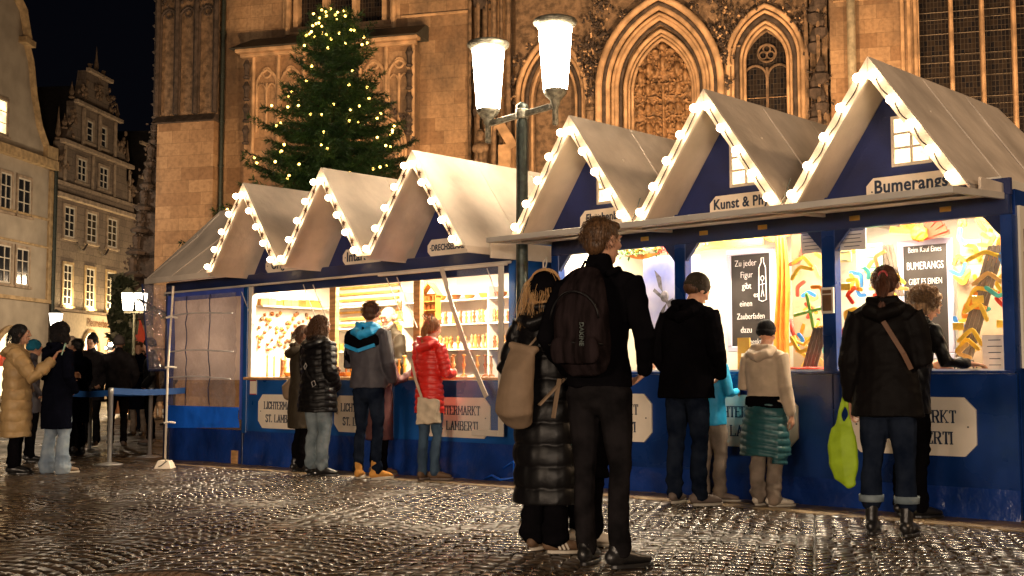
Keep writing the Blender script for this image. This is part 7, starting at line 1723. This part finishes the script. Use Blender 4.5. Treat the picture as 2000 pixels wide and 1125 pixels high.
for cx in (3.75, 6.35):
    gl = MB(); Pa = [(cx + .85 * math.cos(a), 2.3 + .95 * math.sin(a)) for a in np.linspace(0, math.pi, 14)]; gl.prism([(cx + .85, .4)] + Pa + [(cx - .85, .4)], -.035, -.024)
    sw = obj('shop_window', gl, M['shopglow'], HB); obj('arch', MB().tube([(x, -.06, z) for x, z in Pa], .10, 6), M['trimy'], sw)
    dd = MB(); dd.box(cx - .3, cx - .15, -.06, -.04, 1.3, 2.7); dd.box(cx + .2, cx + .3, -.06, -.04, 1.2, 2.5); obj('display', dd, mat('crimson_sash', (.45, .02, .05)), sw)
text('lettering', 'Pleumerbach', .55, M['wood_dark'], fb, (4.6, -.06, 3.63), bold=.012, sx=.85)
for i, x in enumerate((1.5, 3.65, 5.8)):
    p = Matrix.Translation((-20.5, 53.8, 0)) @ Matrix.Rotation(HA, 4, 'Z') @ Vector((x, -.35, 4.25))
    q = Matrix.Translation((-20.5, 53.8, 0)) @ Matrix.Rotation(HA, 4, 'Z') @ Vector((x, .05, 5.6))
    for o in [k for k in col.objects if k.name.startswith('sill_light')][i:i + 1]:
        o.location = p; o.rotation_euler = (q - p).to_track_quat('-Z', 'Y').to_euler()
lamp('shop_light', 'POINT', Matrix.Translation((-20.5, 53.8, 0)) @ Matrix.Rotation(HA, 4, 'Z') @ Vector((5.0, -1.6, 2.9)), 420, (1.0, .72, .36), .2)
mb = MB()
for x0 in (2.1, 4.3):
    mb.tube([(x0 + 1.0 * t, -.1, 7.3 - .35 * math.sin(math.pi * t)) for t in np.linspace(0, 1, 9)], .05, 5)
obj('garland', mb, M['stone_d'], HB)
mb = MB(); mb.tube([(-.05, -.12, 0), (-.05, -.12, 10.5)], .10, 8); obj('drainpipe', mb, M['iron'], HB)
# ---- house C: narrow gable behind, with red and white shutters
HC = house('gabled_house', 'narrow dark gabled house with red and white shutters beside the church')
mb = MB(); mb.box(8.75, 15.5, 0, .5, 0, 9.4); mb.prism([(8.75, 9.4), (15.5, 9.4), (14.6, 11.4), (14.0, 11.4), (13.6, 13.2), (13.0, 13.2), (12.4, 15.0), (11.9, 15.0), (11.3, 13.4), (10.9, 13.4), (10.4, 11.6), (9.8, 11.6), (9.3, 10.4)], 0, .5); obj('wall', mb, M['hstone'], HC)
mb = MB(); mb.box(8.8, 15.4, .5, 9, 0, 9.4); mb.prism([(8.8, 9.4), (15.4, 9.4), (12.1, 14.6)], .5, 9); obj('roof', mb, M['roof'], HC)
mb = MB()
for z in (4.2, 6.2, 8.2, 9.4, 11.4, 13.2): mb.box(8.7, 15.4 - max(0, z - 9.4) * .5, -.15, -.001, z, z + .14)
obj('cornice', mb, M['hstone_l'], HC)
for (x0, z0) in ((9.3, 4.6), (10.9, 4.6), (12.4, 4.6), (9.3, 6.6), (12.4, 6.6), (10.4, 9.9), (12.0, 9.9)): window(HC, x0, x0 + .8, z0, z0 + 1.2, None, 2, 3)
mb = MB(); mb.box(9.1, 10.3, -.25, -.1, 6.2, 7.3); pa = obj('lit_balcony', mb, M['glow'], HC)
for k, x in enumerate((10.4, 11.5)):
    sh_ = obj('shutter', MB().box(x, x + 1.0, -.22, -.16, 6.15, 7.5), M['sign'], HC); rd = MB()
    rd.prism([(x, 6.15), (x + .5, 6.82), (x, 7.5)], -.235, -.221); rd.prism([(x + 1, 6.15), (x + 1, 7.5), (x + .5, 6.82)], -.235, -.221); obj('red_triangle', rd, mat('red_paint', (.40, .02, .03)), sh_)
mb = MB()
for k in range(7): mb.ell((9.2 + .5 * k, -.35, 6.05 + .08 * (k % 2)), .06, 6, 5)
obj('fairy_light', mb, M['bulb_small'], HC)
fg = MB(); fg.tube([(11.2, -.5, 8.6), (11.1, -.9, 9.4), (10.9, -1.2, 10.4)], .04, 5); fg.tube([(10.9 + .16 * math.cos(a), -1.2, 10.6 + .16 * math.sin(a)) for a in np.linspace(0, 6, 10)], .035, 5); obj('bracket', fg, M['brass'], HC)
fb2 = MB(); fb2.box(11.25, 11.45, -.6, -.4, 7.9, 8.6); obj('lit_figure', fb2, M['glow'], HC)
# ---- lanterns in front of the houses
def lantern(x, y, z, s, label, two=False, post=True, gap=.38):
    r = empty('street_lantern', (x, y, 0)); tag(r, label, 'street lantern')
    if post: obj('pole', MB().lathe([(.09, 0), (.07, .4), (.045, 1.0), (.04, z - .1)], n=10), M['iron'], r)
    for dx in ((-gap * s, gap * s) if two else (0,)):
        h = s * (.30 if two else .42)
        obj('lamp_glass', MB().hexa([(dx - h * .72, -h * .72, z), (dx + h * .72, -h * .72, z), (dx + h * .72, h * .72, z), (dx - h * .72, h * .72, z)], [(dx - h, -h, z + s), (dx + h, -h, z + s), (dx + h, h, z + s), (dx - h, h, z + s)]), M['lantern'], r)
        obj('cap', MB().lathe([(h * 1.5, z + s), (h * 1.1, z + s + .1 * s), (.03, z + s + .35 * s)], (dx, 0, 0), 8), M['iron'], r)
    if two: obj('crossbar', MB().beam((-.6 * s, 0, z - .05), (.6 * s, 0, z - .05), .05, .05), M['iron'], r)
lantern(-9.35, 30.0, 2.70, .42, 'bright twin lantern just left of the stall roof', True)
lantern(-15.05, 40.0, 2.75, .40, 'single white lantern in front of the pale shop wall')
# evergreen bush by the shop and yellow facade sliver
r_ = np.random.RandomState(3); n = 2600; V = []
th = r_.uniform(0, 6.28, n); zz = r_.uniform(0, 1, n); rr = .34 * (1 - .35 * zz) * r_.uniform(.5, 1, n); P = np.stack([rr * np.cos(th), rr * np.sin(th), .9 + 3.0 * zz], 1); a = r_.normal(size=(n, 3)) * .09; b = r_.normal(size=(n, 3)) * .09
V = np.stack([P - a, P + b, P + a, P - b], 1).reshape(-1, 3)
sb = empty('evergreen_shrub', (-11.3, 35.2, 0)); tag(sb, 'dark slim evergreen with small lights beside the shop', 'shrub')
link('foliage', mesh_np('foliage', V, np.arange(len(V)).reshape(-1, 4)), mat('dark_evergreen', (.004, .009, .004), rough=.6, var=.3), sb); obj('pot', MB().lathe([(.3, 0), (.4, .8), (.36, .85)], n=12), M['wood_dark'], sb)
yh = empty('yellow_house', (-13.5, 72.0, 0), R(20)); tag(yh, 'warm yellow house front glimpsed behind the crowd', 'house')
mb = MB(); mb.box(-6, 9, 0, 6, 0, 9); mb.prism([(-6, 9), (9, 9), (1.5, 13)], 0.1, 6); obj('wall', mb, mat('yellow_render', (.55, .38, .12), rough=.8), yh)
for x in (-3, 0, 3, 6): window(yh, x, x + 1.1, 4.5, 6.2, None, 2, 3, -.01); 
for x in (-3, 0, 3, 6): window(yh, x, x + 1.4, .5, 2.8, M['shopglow'], 2, 2, -.01, False)
lamp('street_light', 'POINT', (-10, 66, 4), 500, (1.0, .66, .30), .3)
# the market hut glimpsed behind the queue
mh = empty('market_hut', (-11.75, 38.0, 0), R(10)); tag(mh, 'small market hut with red roof tip behind the queue', 'market hut')
mb = MB(); mb.box(-.5, .5, 0, 1.0, 0, 1.7); obj('wall', mb, M['wood_dark'], mh); obj('roof', MB().lathe([(.62, 1.7), (.28, 2.2), (.03, 2.9)], (0, .5, 0), 8), mat('red_roof', (.4, .05, .03)), mh)
obj('counter_light', MB().box(-.4, .4, -.03, -.01, 1.2, 1.5), M['shopglow'], mh)
